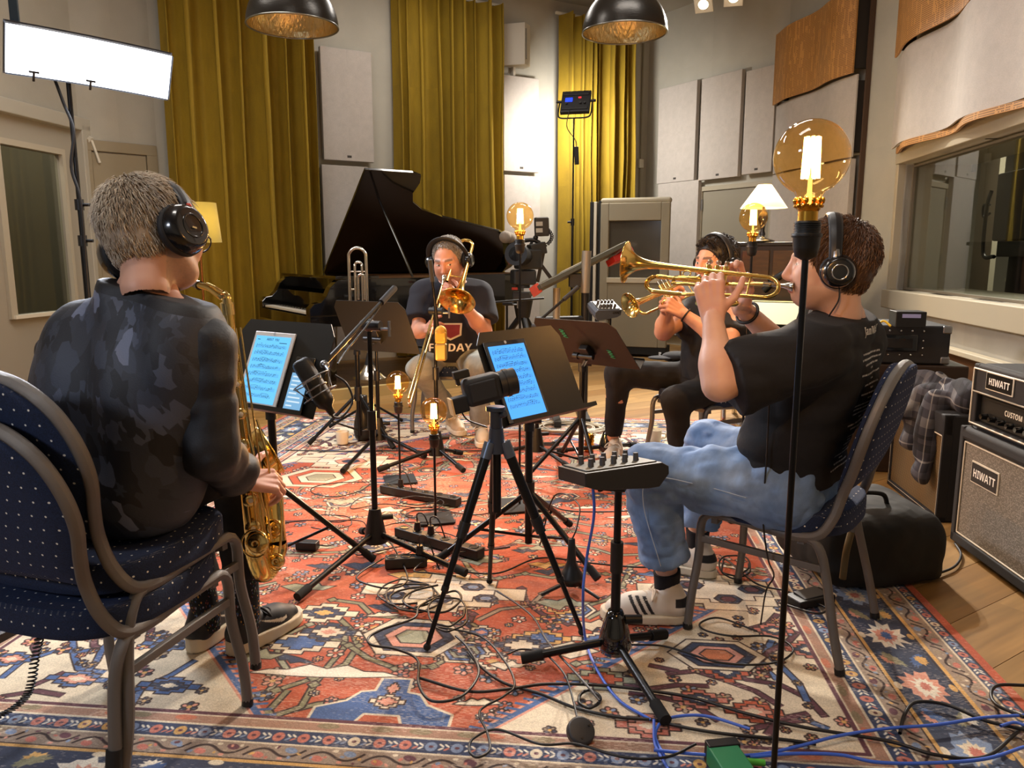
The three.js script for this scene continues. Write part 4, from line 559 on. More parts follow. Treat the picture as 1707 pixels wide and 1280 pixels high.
// head in its own frame: x right, y up, z forward
const ell = (x, y, z, cx, cy, cz, a, b, c) => { const X = (x - cx) / a, Y2 = (y - cy) / b, Z = (z - cz) / c, q = Math.sqrt(X * X + Y2 * Y2 + Z * Z); return (q - 1) * Math.min(a, b, c) * (q < 1e-3 ? 1 : 1); };
const cap = (x, y, z, ax, ay, az, bx, by, bz, r1, r2 = r1) => { const dx = bx - ax, dy = by - ay, dz = bz - az, px = x - ax, py = y - ay, pz = z - az, h = clamp((px * dx + py * dy + pz * dz) / (dx * dx + dy * dy + dz * dz)); return Math.hypot(px - dx * h, py - dy * h, pz - dz * h) - mix(r1, r2, h); };
function headD(x, y, z, puff = 0) {
  const ax = Math.abs(x);
  let d = ell(x, y, z, 0, .04, -.018, .0765, .085, .097);
  d = smin(d, ell(x, y, z, 0, -.02, .022, .063, .088, .072), .03);
  d = smin(d, ell(x, y, z, 0, -.084, .043, .037, .028, .042), .035);
  d = smin(d, cap(ax, y, z, .052, -.05, -.005, .03, -.083, .05, .02, .016), .03);
  d = smin(d, cap(ax, y, z, .045, -.012, .06, .038, -.022, .07, .018), .03);
  if (puff) d = smin(d, ell(ax, y, z, .045, -.05, .052, .022, .024, .022), .03);
  d = smin(d, cap(ax, y, z, .012, .027, .088, .046, .027, .07, .0085), .014);
  d = Math.max(d, -(Math.hypot(ax - .032, (y - .008), z - .1) - .0175)) ; 
  d = smin(d, Math.hypot(ax - .032, y - .008, z - .0735) - .0142, .004);
  d = smin(d, cap(x, y, z, 0, .02, .09, 0, -.026, .111, .0075, .0105), .012);
  d = smin(d, cap(ax, y, z, .002, -.032, .103, .014, -.034, .093, .009, .007), .008);
  d = smin(d, cap(ax, y, z, 0, -.0555, .095, .02, -.057, .084, .0075, .004), .008);
  d = smin(d, cap(ax, y, z, 0, -.0665, .094, .018, -.065, .084, .0078, .004), .006);
  d = smin(d, ell(ax, y, z, .079, -.002, -.012, .011, .033, .02), .008);
  d = Math.max(d, -ell(ax, y, z, .091, .002, -.008, .008, .018, .01));
  return d;
}
function headColor(o) {
  const sk = lin(o.skin), red = lin(o.red), lip = lin(o.lip || 0xa8594c), st = lin(o.stubble || 0x8a6a58), brow = lin(o.brow), W = lin(0xd8d2c8), iris = lin(0x2c2018);
  return (x, y, z) => {
    const ax = Math.abs(x), n = noise(x * 60, y * 60, z * 60); let c = m3(sk, red, clamp(.25 * n + (y < .0 && y > -.05 && ax > .02 ? .25 : 0) + (z > .095 ? .35 : 0) + (ax > .076 ? .4 : 0)));
    if (o.st && y < -.035 && z > -.03) c = m3(c, st, o.st * (.5 + .5 * noise(x * 300, y * 300, z * 300)) * clamp((-.035 - y) / .02));
    const ey = Math.hypot(ax - .032, y - .008); if (z > .07 && ey < .0135) { const open = Math.abs(y - (.007)) < .0055 * (1 - Math.pow((ax - .032) / .014, 2)); if (open) c = Math.hypot(x - Math.sign(x) * .032 - (o.gaze || 0), y - .007) < .0052 ? iris : W; else c = m3(c, red, .45); }
    if (z > .06 && ax > .012 && ax < .05 && Math.abs(y - .0335 + (ax - .03) * (ax - .03) * 8) < .0055) c = m3(c, brow, .8);
    if (z > .082 && ax < .024 && y < -.05 && y > -.075) c = m3(c, lip, .75); if (z > .08 && ax < .021 && Math.abs(y + .061) < .0016) c = [.08, .03, .03];
    return c;
  };
}
const hairline = (z, o) => { const K = o.line || [[.1, .085], [.072, .07], [.05, .03], [.03, -.012], [-.012, -.005], [-.03, -.03], [-.06, -.062], [-.12, -.07]]; for (let i = 0; i < K.length - 1; i++) if (z <= K[i][0] && z > K[i + 1][0]) return mix(K[i + 1][1], K[i][1], (z - K[i + 1][0]) / (K[i][0] - K[i + 1][0])); return z > .1 ? .2 : -.07; };
function makeHair(o, toW) {
  const [nx, ny, nz] = [0, 0, 0], base = (x, y, z) => { const e = ell(x, y, z, 0, .04, -.02, .078 + o.vol, .087 + o.vol, .099 + o.vol), s = ell(x, y, z, 0, -.01, -.022, .072 + o.vol * .6, .085, .088 + o.vol * .5); return Math.max(smin(e, s, .03) - .005 * (fbm(x * 55, y * 30, z * 55, 3) - .5), (hairline(z, o) - y) * .8); };
  const g = nets(base, V(-.12, -.13, -.15), V(.12, .17, .14), o.cell || .004), cols = o.cols.map(lin), C = [], list = [g.toNonIndexed()];
  { const n = list[0].attributes.position, a = new Float32Array(n.count * 3); for (let i = 0; i < n.count; i++) { const c = m3(cols[0], cols[1], fbm(n.getX(i) * 160, n.getY(i) * 40, n.getZ(i) * 160, 2)); a.set(c, i * 3); } list[0].setAttribute('color', new THREE.BufferAttribute(a, 3)); }
  const P = [], Cc = [], crown = V(0, .115, -.065);
  for (let i = 0, made = 0; made < o.n && i < o.n * 6; i++) {
    const th = Math.acos(rr(-1, 1)), ph = rr(0, 6.283), d = V(Math.sin(th) * Math.cos(ph), Math.cos(th), Math.sin(th) * Math.sin(ph)); let r0 = .02, r1 = .16; for (let q = 0; q < 16; q++) { const r = (r0 + r1) / 2, X = d.x * r, Y2 = .02 + d.y * r, Z = -.02 + d.z * r; Math.min(ell(X, Y2, Z, 0, .04, -.02, .078 + o.vol, .087 + o.vol, .099 + o.vol), ell(X, Y2, Z, 0, -.01, -.022, .072 + o.vol * .6, .085, .088 + o.vol * .5)) < 0 ? r0 = r : r1 = r; } const p = V(d.x * r0, .02 + d.y * r0, -.02 + d.z * r0);
    if (p.y < hairline(p.z, o) + .004) continue; made++;
    let flow = p.clone().sub(crown); if (o.fringe && p.z > .03 && p.y > .06) flow = V(rr(-.3, .3), 1.0, .9); flow.addScaledVector(d, -flow.dot(d)).normalize(); flow.add(V(rr(-.25, .25), rr(-.25, .25), rr(-.25, .25))).normalize();
    const L = rr(.6, 1.2) * o.len * (o.fringe && p.z > .04 && p.y > .07 ? 1.6 : 1), lift = o.lift * rr(.3, 1.3) + (o.fringe && p.z > .04 && p.y > .07 ? .014 : 0), side = d.clone().cross(flow).normalize(), w = rr(.0009, .0019) * (o.thick || 1), q0 = p.clone().addScaledVector(d, -.003), q1 = p.clone().addScaledVector(flow, L * .5).addScaledVector(d, lift), q2 = p.clone().addScaledVector(flow, L).addScaledVector(d, lift * .9 - L * .12), col = m3(cols[Math.floor(rnd() * cols.length)], cols[Math.floor(rnd() * cols.length)], rnd());
    const ring = (q, k) => [q.clone().addScaledVector(side, w * k), q.clone().addScaledVector(d, w * k * 1.3), q.clone().addScaledVector(side, -w * k)], A = ring(q0, 1), B = ring(q1, .9); const tri = (a, b, c) => { P.push(a.x, a.y, a.z, b.x, b.y, b.z, c.x, c.y, c.z); for (let k = 0; k < 3; k++) Cc.push(...col); };
    for (let k = 0; k < 2; k++) { tri(A[k], A[k + 1], B[k]); tri(B[k], A[k + 1], B[k + 1]); tri(B[k], B[k + 1], q2); }
  }
  const s = new THREE.BufferGeometry(); s.setAttribute('position', new THREE.Float32BufferAttribute(P, 3)); s.setAttribute('color', new THREE.Float32BufferAttribute(Cc, 3)); s.computeVertexNormals(); list.push(s);
  return join(list).applyMatrix4(toW);
}
const mSkin = () => mat(0xffffff, .5, 0, { vertexColors: true, ...bump(40, .0003), sheen: .15 }), mHair = mat(0xffffff, .55, 0, { vertexColors: true });
function headFrame(H, f, up, k = 1) { f = f.clone().normalize(); const x = up.clone().cross(f).normalize().negate(); const xr = f.clone().cross(up).normalize(); const u = xr.clone().cross(f).normalize(); return { H, f, u, r: xr, k, M: new THREE.Matrix4().makeBasis(xr.clone().multiplyScalar(-k), u.clone().multiplyScalar(k), f.clone().multiplyScalar(k)).setPosition(H) }; }
// person: s holds joints; returns fields for dressing
function person(label, s) {
  const g = thing('person', label, 'person', 'seated musicians'), sk = lin(s.skin), red = lin(s.red);
  const lat = s.shR.clone().sub(s.shL).normalize(), mid = lerpV(s.shL, s.shR, .5), pel = lerpV(s.hipL, s.hipR, .5), b = s.build || 1, T = [];
  const band = (t, w, r, fwd = 0) => { const c = lerpV(pel, mid, t).addScaledVector(s.fwd, fwd); return bone(c.clone().addScaledVector(lat, -w), c.clone().addScaledVector(lat, w), r); };
  T.push(band(0, .085 * b, .112 * b), band(.3, .075 * b, .108 * b, .015 + (s.belly || 0)), band(.55, .08 * b, .108 * b, .01 + (s.belly || 0) * .5), band(.8, .1 * b, .1 * b), bone(lerpV(s.shL, s.shR, .12), lerpV(s.shL, s.shR, .88), .064 * b), bone(s.neck, lerpV(s.neck, s.shL, .8), .05, .05), bone(s.neck, lerpV(s.neck, s.shR, .8), .05, .05));
  const hb = s.H.clone().addScaledVector(s.hf.u, -.05).addScaledVector(s.hf.f, -.012), neck = [bone(s.neck.clone().addScaledVector(s.hf.u, -.02), hb, .054, .05)];
  const arm = (S, E, W) => [bone(S, E, .05 * b, .041), bone(E, lerpV(E, W, .3), .043, .044), bone(lerpV(E, W, .3), W, .044, .0275)], leg = (h, k, a) => [bone(h, k, .08 * b, .055), bone(k, lerpV(k, a, .35), .053, .055), bone(lerpV(k, a, .35), a, .055, .036)];
  const all = [...T, ...neck, ...arm(s.shL, s.elL, s.wrL), ...arm(s.shR, s.elR, s.wrR), ...leg(s.hipL, s.knL, s.anL), ...leg(s.hipR, s.knR, s.anR)], bb = boundsOf(all, .02);
  const skin = (x, y, z) => m3(sk, red, .5 * noise(x * 14, y * 14, z * 14) * .6 + .2 * noise(x * 90, y * 90, z * 90)), bodyG = nets(field(all, .035), bb.min, bb.max, .009, skin), geos = [bodyG];
  for (const h of s.hands) { const hbones = [...h.bones, bone(h.from, h.w, .03, .026)]; const q = boundsOf(hbones, .012); geos.push(nets(field(hbones, .006), q.min, q.max, .0032, (x, y, z) => m3(sk, red, .3 + .4 * noise(x * 50, y * 50, z * 50)))); }
  const hc = headColor(s), k = s.hf.k; const hg = nets((x, y, z) => { let d = headD(x, y, z, s.puff); return smin(d, cap(x, y, z, 0, -.03, -.03, 0, -.13, -.045, .051, .052), .03); }, V(-.11, -.15, -.14), V(.11, .15, .14), .0036, hc); hg.applyMatrix4(s.hf.M); geos.push(hg);
  part(g, 'body', geos, mSkin(), 'bare skin of face, neck, arms and hands');
  part(g, 'hair', makeHair(s.hair, s.hf.M), mHair, s.hair.label);
  return { g, T, neck, arm, leg, lat, mid, pel };
}
const wrinkle = (amp, fx, fy, sd) => (x, y, z) => amp * (Math.abs(noise(x * fx + sd, y * fy, z * fx) - .5) * 2 - .5 + .5 * (noise(x * fx * 2.3, y * fy * 2, z * fx * 2.3 + sd) - .5));
function cloth(g, name, bones, k, grow, cell, material, wob, label, colorFn, cutFn, uv) { const f0 = field(bones, k, grow, wob), f = cutFn ? (x, y, z) => Math.max(f0(x, y, z), cutFn(x, y, z)) : f0, bb = boundsOf(bones, grow + .02), geo = nets(f, bb.min, bb.max, cell, colorFn); if (uv) planarUV(geo, uv.o, uv.x, uv.y, uv.k || 1); else { boxUVi(geo); } part(g, name, geo, material, label); return f; }
function boxUVi(g) { const p = g.attributes.position, a = new Float32Array(p.count * 2); for (let i = 0; i < p.count; i++) { a[2 * i] = p.getX(i) + p.getZ(i); a[2 * i + 1] = p.getY(i) + .3 * p.getZ(i); } g.setAttribute('uv', new THREE.BufferAttribute(a, 2)); }
// flat print laid on a garment's surface
function printOn(g, name, f, c, x, y, n, w, h, tex, label, nu = 24, nv = 24) {
  const geo = grid((u, v) => { const p = c.clone().addScaledVector(x, (u - .5) * w).addScaledVector(y, (v - .5) * h).addScaledVector(n, .12); for (let i = 0; i < 40; i++) { const d = f(p.x, p.y, p.z) - .002; p.addScaledVector(n, -d * .8); if (Math.abs(d) < 2e-4) break; } return p; }, nu, nv, [1, 1]);
  part(g, name, geo, mat(0xffffff, .8, 0, { map: tex, alphaMap: tex.userData.alpha, transparent: true }), label);
}
function printTex(w, h, draw) { const t = canvasTex(w, h, (q) => { q.fillStyle = '#e8e6e0'; q.fillRect(0, 0, w, h); draw(q, w, h, true); }); const a = canvasTex(w, h, (q) => { q.fillStyle = '#000'; q.fillRect(0, 0, w, h); q.fillStyle = q.strokeStyle = '#fff'; draw(q, w, h, false); }, false); t.userData.alpha = a; return t; }
// shoe: heel at c on the ground, pointing along dir
function shoe(g, c, dir, o) {
  const z = dir.clone().setY(0).normalize(), x = Y.clone().cross(z).normalize(), M = new THREE.Matrix4().makeBasis(x, Y, z).setPosition(c), L = o.len || .285, outline = (t) => (.036 + .011 * sm(clamp(t / .62))) * Math.pow(Math.max(0, 1 - Math.pow(Math.abs(t * 2 - 1), 5)), .5);
  const f = (px, py, pz) => { const t = (pz + .035) / L; let d = cap(px, py, pz, 0, .052, 0, 0, .043, L * .55, .039, .038); d = smin(d, cap(px, py, pz, 0, .04, L * .5, 0, .03, L - .075, .04, .033), .03); d = smin(d, cap(px, py, pz, 0, .06, .012, 0, .1, .02, .036, .037), .03); d = smin(d, cap(px, py, pz, 0, .085, .045, 0, .055, L * .5, .026, .022), .03); return Math.max(d - (o.fat || 0), .012 - py); };
  const geo = nets(f, V(-.07, 0, -.07), V(.07, .16, L), .0028, o.color); geo.applyMatrix4(M); const up = part(g, 'shoe', geo, mat(0xffffff, .6, 0, { vertexColors: true, ...bump(20, .0006) }), o.label);
  const fs = (px, py, pz) => { const t = clamp((pz + .042) / (L + .012)), w = outline(t) + .003 + (o.fat || 0), e = Math.max(Math.abs(px) - w, -.042 - pz, pz - (L - .03)); return Math.max(e, py - (o.sole || .026) - (o.heel || 0) * clamp(1 - pz / (L * .7)) - .008 * clamp((pz - L * .75) / .05), -py) - .002; };
  const sg = nets(fs, V(-.08, -.01, -.07), V(.08, .09, L), .004); sg.applyMatrix4(M); part(up, 'sole', sg, mat(o.soleColor || 0xcfc4b0, .7));
  if (o.lace) { const lg = []; for (let i = 0; i < 5; i++) { const zz = L * (.3 + i * .075), yy = .096 - i * .0085; lg.push(tube([V(-.03, yy - .012, zz), V(-.012, yy + .004, zz + .008), V(.012, yy + .004, zz - .004), V(.03, yy - .012, zz)].map((p) => p.applyMatrix4(M)), .0042, 14, 6)); } for (const sx of [-1, 1]) lg.push(tube([V(0, .104, L * .28), V(sx * .03, .11, L * .27), V(sx * .05, .085, L * .31), V(sx * .03, .09, L * .3), V(sx * .006, .1, L * .29)].map((p) => p.applyMatrix4(M)), .0035, 24, 6)); part(up, 'laces', lg, mat(o.lace, .8)); }
  return up;
}
function headphones(hf, label, o = {}) {
  const g = thing('headphones', label, 'headphones', 'studio headphones worn by the musicians'), P = (x, y, z) => V(-x, y, z).applyMatrix4(hf.M), R = o.R || .094, ky = o.y || -.008, kz = o.z || -.012; const bx = hf.r.clone(), by = hf.u.clone().applyAxisAngle(hf.r, 0), tilt = o.tilt || 0;
  const arc = []; for (let i = 0; i <= 14; i++) { const a = Math.PI * i / 14; arc.push(P(Math.cos(a) * (R + .008), .03 + Math.sin(a) * (o.top || .118) - .01, kz + .012 - tilt * Math.sin(a))); }
  part(g, 'headband', sweep(arc, (t) => [.0075, .017 + .004 * Math.sin(t * Math.PI)], 50, 10, hf.u), mat(o.band || 0x15161a, .45), 'padded band');
  for (const s of [-1, 1]) {
    const d = hf.r.clone().multiplyScalar(s), c = P(s * (R - .016), ky, kz), k = hf.k, cup = part(g, 'ear_cup', [lathe([[.0001, .048], [.03, .048], [.036, .044], [.041, .034], [.043, .02], [.043, .016], [.0001, .016]].map(([a, b]) => [a * k * (o.cup || 1), b * k]), c, d, 32), o.ring ? [] : lathe([[.024, .0485], [.0265, .051], [.029, .0485]].map(([a, b]) => [a * k, b * k]), c, d, 32)], mat(0x0d0e11, .22, 0, { clearcoat: .6 }));
    part(cup, 'ear_pad', lathe([[.02, .018], [.03, -.002], [.041, -.004], [.046, .006], [.045, .017], [.03, .02]].map(([a, b]) => [a * k * (o.cup || 1), b * k]), c, d, 32), mat(0x101013, .7));
    if (o.ring) part(cup, 'silver_ring', new THREE.TorusGeometry(.0195 * k, .0022 * k, 8, 36).applyQuaternion(new THREE.Quaternion().setFromUnitVectors(V(0, 0, 1), d)).translate(...c.clone().addScaledVector(d, .049 * k).toArray()), mChrome, 'silver ring on the cup');
    part(g, 'yoke', [sweep([P(s * (R + .008), .03, kz + .01), P(s * (R + .014), .015, kz + .008), P(s * (R + .012), -.0, kz + .03), P(s * (R + .004), -.008, kz + .042)], () => [.003, .0075], 16, 8, hf.u), sweep([P(s * (R + .008), .05, kz + .01), P(s * (R + .012), .035, kz + .01), P(s * (R + .014), .02, kz + .01)], () => [.004, .01], 10, 8, hf.u)], o.yoke || mat(0x1a1b1f, .3, .5));
  }
  return g;
}
// ---------- the four musicians ----------
const FIST = [[1.2, 1.3, .8], [1.25, 1.35, .8], [1.3, 1.35, .8], [1.3, 1.3, .8]], HOOK = [[.6, .8, .5], [.65, .8, .5], [.7, .85, .5], [.75, .8, .5]];
const mCotton = (c) => mat(c, .92, 0, bump(24, .0006)), denimTex = pixTex(512, 512, (u, v, x, y) => { const w = ((x + y * 2) % 6) / 6, n = fbm(x / 60, y / 60, 4, 4), h = hash(x, y, 3), s = .78 + .16 * n + .1 * h + .06 * w; return [255 * clamp(s), 255 * clamp(s), 255 * clamp(s)]; });
const camoTex = canvasTex(1024, 1024, (g, w, h) => {
  g.fillStyle = '#2c303a'; g.fillRect(0, 0, w, h);
  const blob = (x, y, r, c) => { for (const dx of [-w, 0, w]) for (const dy of [-h, 0, h]) { g.fillStyle = c; g.beginPath(); for (let i = 0; i <= 16; i++) { const a = i / 16 * 6.283, q = r * (.25 + 1.4 * noise(Math.cos(a) * 2.1 + x * .37, Math.sin(a) * 2.1 + y * .41, 2)); const X = x + dx + Math.cos(a) * q * .75, Y2 = y + dy + Math.sin(a) * q * 1.25; i ? g.lineTo(X, Y2) : g.moveTo(X, Y2); } g.fill(); } };
  const cs = ['#1d2028', '#363c4a', '#15171d', '#4a5162', '#22262f', '#6a7288', '#2e333e']; for (let k = 0; k < 7; k++) for (let i = 0; i < 64 - k * 4; i++) blob(rr(0, w), rr(0, h), rr(24, 52) - k * 2, cs[k]);
  g.fillStyle = '#15171d'; g.fillRect(0, 0, w, h * .25);
});
const sockTex = canvasTex(256, 256, (g, w, h) => { g.fillStyle = '#0e0f14'; g.fillRect(0, 0, w, h); for (let i = 0; i < 130; i++) { g.fillStyle = ['#b8863a', '#7a3a30', '#4a6b4a', '#8b8b9b', '#3a4f80'][i % 5]; g.beginPath(); g.ellipse(rr(0, w), rr(0, h), rr(3, 9), rr(2, 6), rr(0, 3), 0, 7); g.fill(); } });
const sock = (g, a, k, r, m, top = .5) => part(g, 'sock', sweep([a.clone().setY(a.y - .06), a, lerpV(a, k, top)], (t) => r * (1 + .12 * t), 14, 16), m);
// --- saxophonist, seen from behind
{
  const H = at(260, 397, 1.87), hf = headFrame(H, V(.43, -.2, -.88), V(-.28, 1, -.1), 1.03);
  const wrR = at(408, 800, 2.0), s = {
    skin: 0xcfa088, red: 0xbb7662, brow: 0x6a5a48, stubble: 0x9a8474, st: .7, H, hf, fwd: V(.3, 0, -.95), build: 1.06,
    shL: at(112, 590, 1.9), shR: at(343, 576, 1.77), neck: at(243, 488, 1.84), hipL: V(-1.08, .655, -1.86), hipR: V(-.9, .655, -1.8), elL: at(95, 770, 1.98), wrL: at(215, 735, 2.25), elR: at(352, 752, 1.76), wrR,
    knL: V(-1.03, .6, -2.27), knR: V(-.83, .6, -2.24), anL: at(343, 1018, 2.26), anR: at(410, 1014, 2.24),
    hair: { label: 'short grey blond hair, cropped at the neck', vol: .011, len: .032, lift: .005, n: 9000, cell: .0038, thick: .7, cols: [0x8f7f6e, 0xbfae96, 0xab9a84, 0xd6cab4] },
  };
  s.hands = [{ w: wrR, from: lerpV(s.elR, wrR, .75), bones: handBones(wrR, V(.62, -.25, -.62), V(.1, .75, .6), V(.2, .7, -.6), HOOK, { thumb: [[.5, .6, .2], [.5, .7, .1], [.7, .5, -.1]] }) }, { w: s.wrL, from: lerpV(s.elL, s.wrL, .75), bones: handBones(s.wrL, V(.9, .1, -.4), V(0, .4, .9), V(0, 1, 0), HOOK) }];
  const P = person('saxophonist seen from behind, grey blond hair, dark camouflage jacket, holding a saxophone', s), g = P.g;
  const up = P.mid.clone().sub(P.pel).normalize(), n = P.lat.clone().cross(up).normalize();
  const armT = [bone(s.shL, s.elL, .056, .05), bone(s.shR, s.elR, .056, .05)];
  const fv = cloth(g, 'jacket', [...P.T.slice(0, 4), bone(lerpV(s.shL, s.shR, .14), lerpV(s.shL, s.shR, .86), .066), bone(s.neck, lerpV(s.neck, s.shL, .62), .046), bone(s.neck, lerpV(s.neck, s.shR, .62), .046)], .08, .026, .008, mat(0xffffff, .6, 0, { map: rep(camoTex, 1.25, 1.25), ...bump(18, .0006) }), (x, y, z) => { const c = (x - P.pel.x) * P.lat.x + (z - P.pel.z) * P.lat.z; return wrinkle(.012, 7, 5, 3)(x, y, z) + .008 * Math.sin(c * 34 + y * 9 + 3 * noise(x * 4, y * 4, z * 4)) * clamp((y - .72) / .3); }, 'dark camouflage jacket back', null, (x, y, z) => Math.max((x - s.neck.x) * up.x + (y - s.neck.y) * up.y + (z - s.neck.z) * up.z - .012, .57 - y), { o: P.pel.clone().addScaledVector(P.lat, -.4), x: P.lat, y: up });
  { const ring = (r, k, y) => (u) => { const a = u * 6.2832; return s.neck.clone().addScaledVector(P.lat, Math.cos(a) * r).addScaledVector(n, Math.sin(a) * r * 1.06).addScaledVector(up, y - .014 * Math.sin(a)); }, prof = [[.084, -.03], [.074, -.005], [.068, .02], [.066, .034], [.062, .036], [.06, .02], [.062, -.02]]; part(g, 'jacket_collar', grid((u, v) => { const q = v * (prof.length - 1), i = Math.min(prof.length - 2, Math.floor(q)), t = q - i; return ring(mix(prof[i][0], prof[i + 1][0], t), 1, mix(prof[i][1], prof[i + 1][1], t) - .008)(u); }, 40, 12), mCotton(0x14161c), 'black knitted collar'); }
  for (const [S, E, W, nm] of [[s.shL, s.elL, s.wrL], [s.shR, s.elR, s.wrR]]) { const e2 = lerpV(E, W, .93); cloth(g, 'jacket_sleeve', [bone(S, E, .064, .056), bone(E, lerpV(E, e2, .7), .058, .05), bone(lerpV(E, e2, .7), e2, .05, .042, 1)], .03, .006, .007, mat(0x17191f, .6, 0, bump(18, .0006)), wrinkle(.012, 12, 16, 8), 'black sleeve'); }
  cloth(g, 'trousers', [...P.T.slice(0, 2), ...[[s.hipL, s.knL, s.anL], [s.hipR, s.knR, s.anR]].flatMap(([h, k, a]) => { const e = lerpV(k, a, .75); return [bone(h, k, .088, .066), bone(k, e, .066, .054, 1)]; })], .05, .008, .009, mCotton(0x0d0d10), wrinkle(.006, 12, 12, 2), 'black trousers');
  const ms = mat(0xffffff, .9, 0, { map: rep(sockTex, 3, 2) }); sock(g, s.anL, s.knL, .041, ms); sock(g, s.anR, s.knR, .041, ms);
  const blk = lin(0x101014), wht = lin(0xd9cdb8), swoosh = (x, y, z) => { const t = (z - .05) / .11; if (t < 0 || t > 1) return false; const c = .052 + .03 * (1 - t) * (1 - t) - (t < .2 ? 0 : 0), lo = .045 + .05 * Math.pow(Math.abs(t - .82), 1.4), hi = lo + .013 * Math.pow(1 - Math.abs(t - .75) / .8, 1.2); return Math.abs(x) > .024 && y > lo && y < hi; };
  const so = { color: (x, y, z) => swoosh(x, y, z) ? wht : (y < .026 + .008 * Math.sin(z * 38) ? wht : blk), soleColor: 0xcdbfa6, heel: .012, sole: .03, lace: 0x0e0e10, label: 'black trainer with white hooked stripe and thick pale sole' };
  shoe(g, s.anR.clone().setY(.0115).add(V(-.02, 0, .02)), V(.47, 0, -.88), so); shoe(g, s.anL.clone().setY(.0115).add(V(-.02, 0, .02)), V(.2, 0, -.97), so);
  seat(g);
  const hp = headphones(hf, 'glossy black headphones on the grey haired saxophonist, cup facing the camera', { R: .1, top: .112, cup: 1.32, y: -.014 }); { const P2 = (x, y, z) => V(-x, y, z).applyMatrix4(hf.M); part(hp, 'red_dot', ball(P2(.113, .042, -.0), .007, 1, 1, 1, 10), mat(0xc2402c, .4), 'red side marker'); part(hp, 'print', basis(extrude([[-.006, -.002], [.006, -.002], [.006, .002], [-.006, .002]], .001), P2(.135, -.02, -.012), hf.f.clone().negate(), hf.u, hf.r), mat(0xc8b070, .5)); } seat(hp);
  // glasses
  const e = thing('eyeglasses', 'thin dark eyeglasses on the saxophonist', 'glasses'), Q = (x, y, z) => V(-x, y, z).applyMatrix4(hf.M); for (const sx of [-1, 1]) { part(e, 'rim', tube(Array.from({ length: 12 }, (_, i) => { const a = i / 12 * 6.283; return Q(sx * .034 + Math.cos(a) * .025, .0 + Math.sin(a) * .02, .108); }), .0018, 40, 6, true), mBlack); part(e, 'temple', tube([Q(sx * .06, .004, .108), Q(sx * .08, .006, .06), Q(sx * .084, .004, -.0)], .002, 12, 6), mBlack); part(e, 'lens', basis(new THREE.CircleGeometry(.024, 20), Q(sx * .034, 0, .108), hf.r, hf.u, hf.f.clone().negate()), mGlass); } part(e, 'bridge', tube([Q(-.01, .004, .108), Q(0, .008, .112), Q(.01, .004, .108)], .0018, 8, 6), mBlack); seat(e);
}
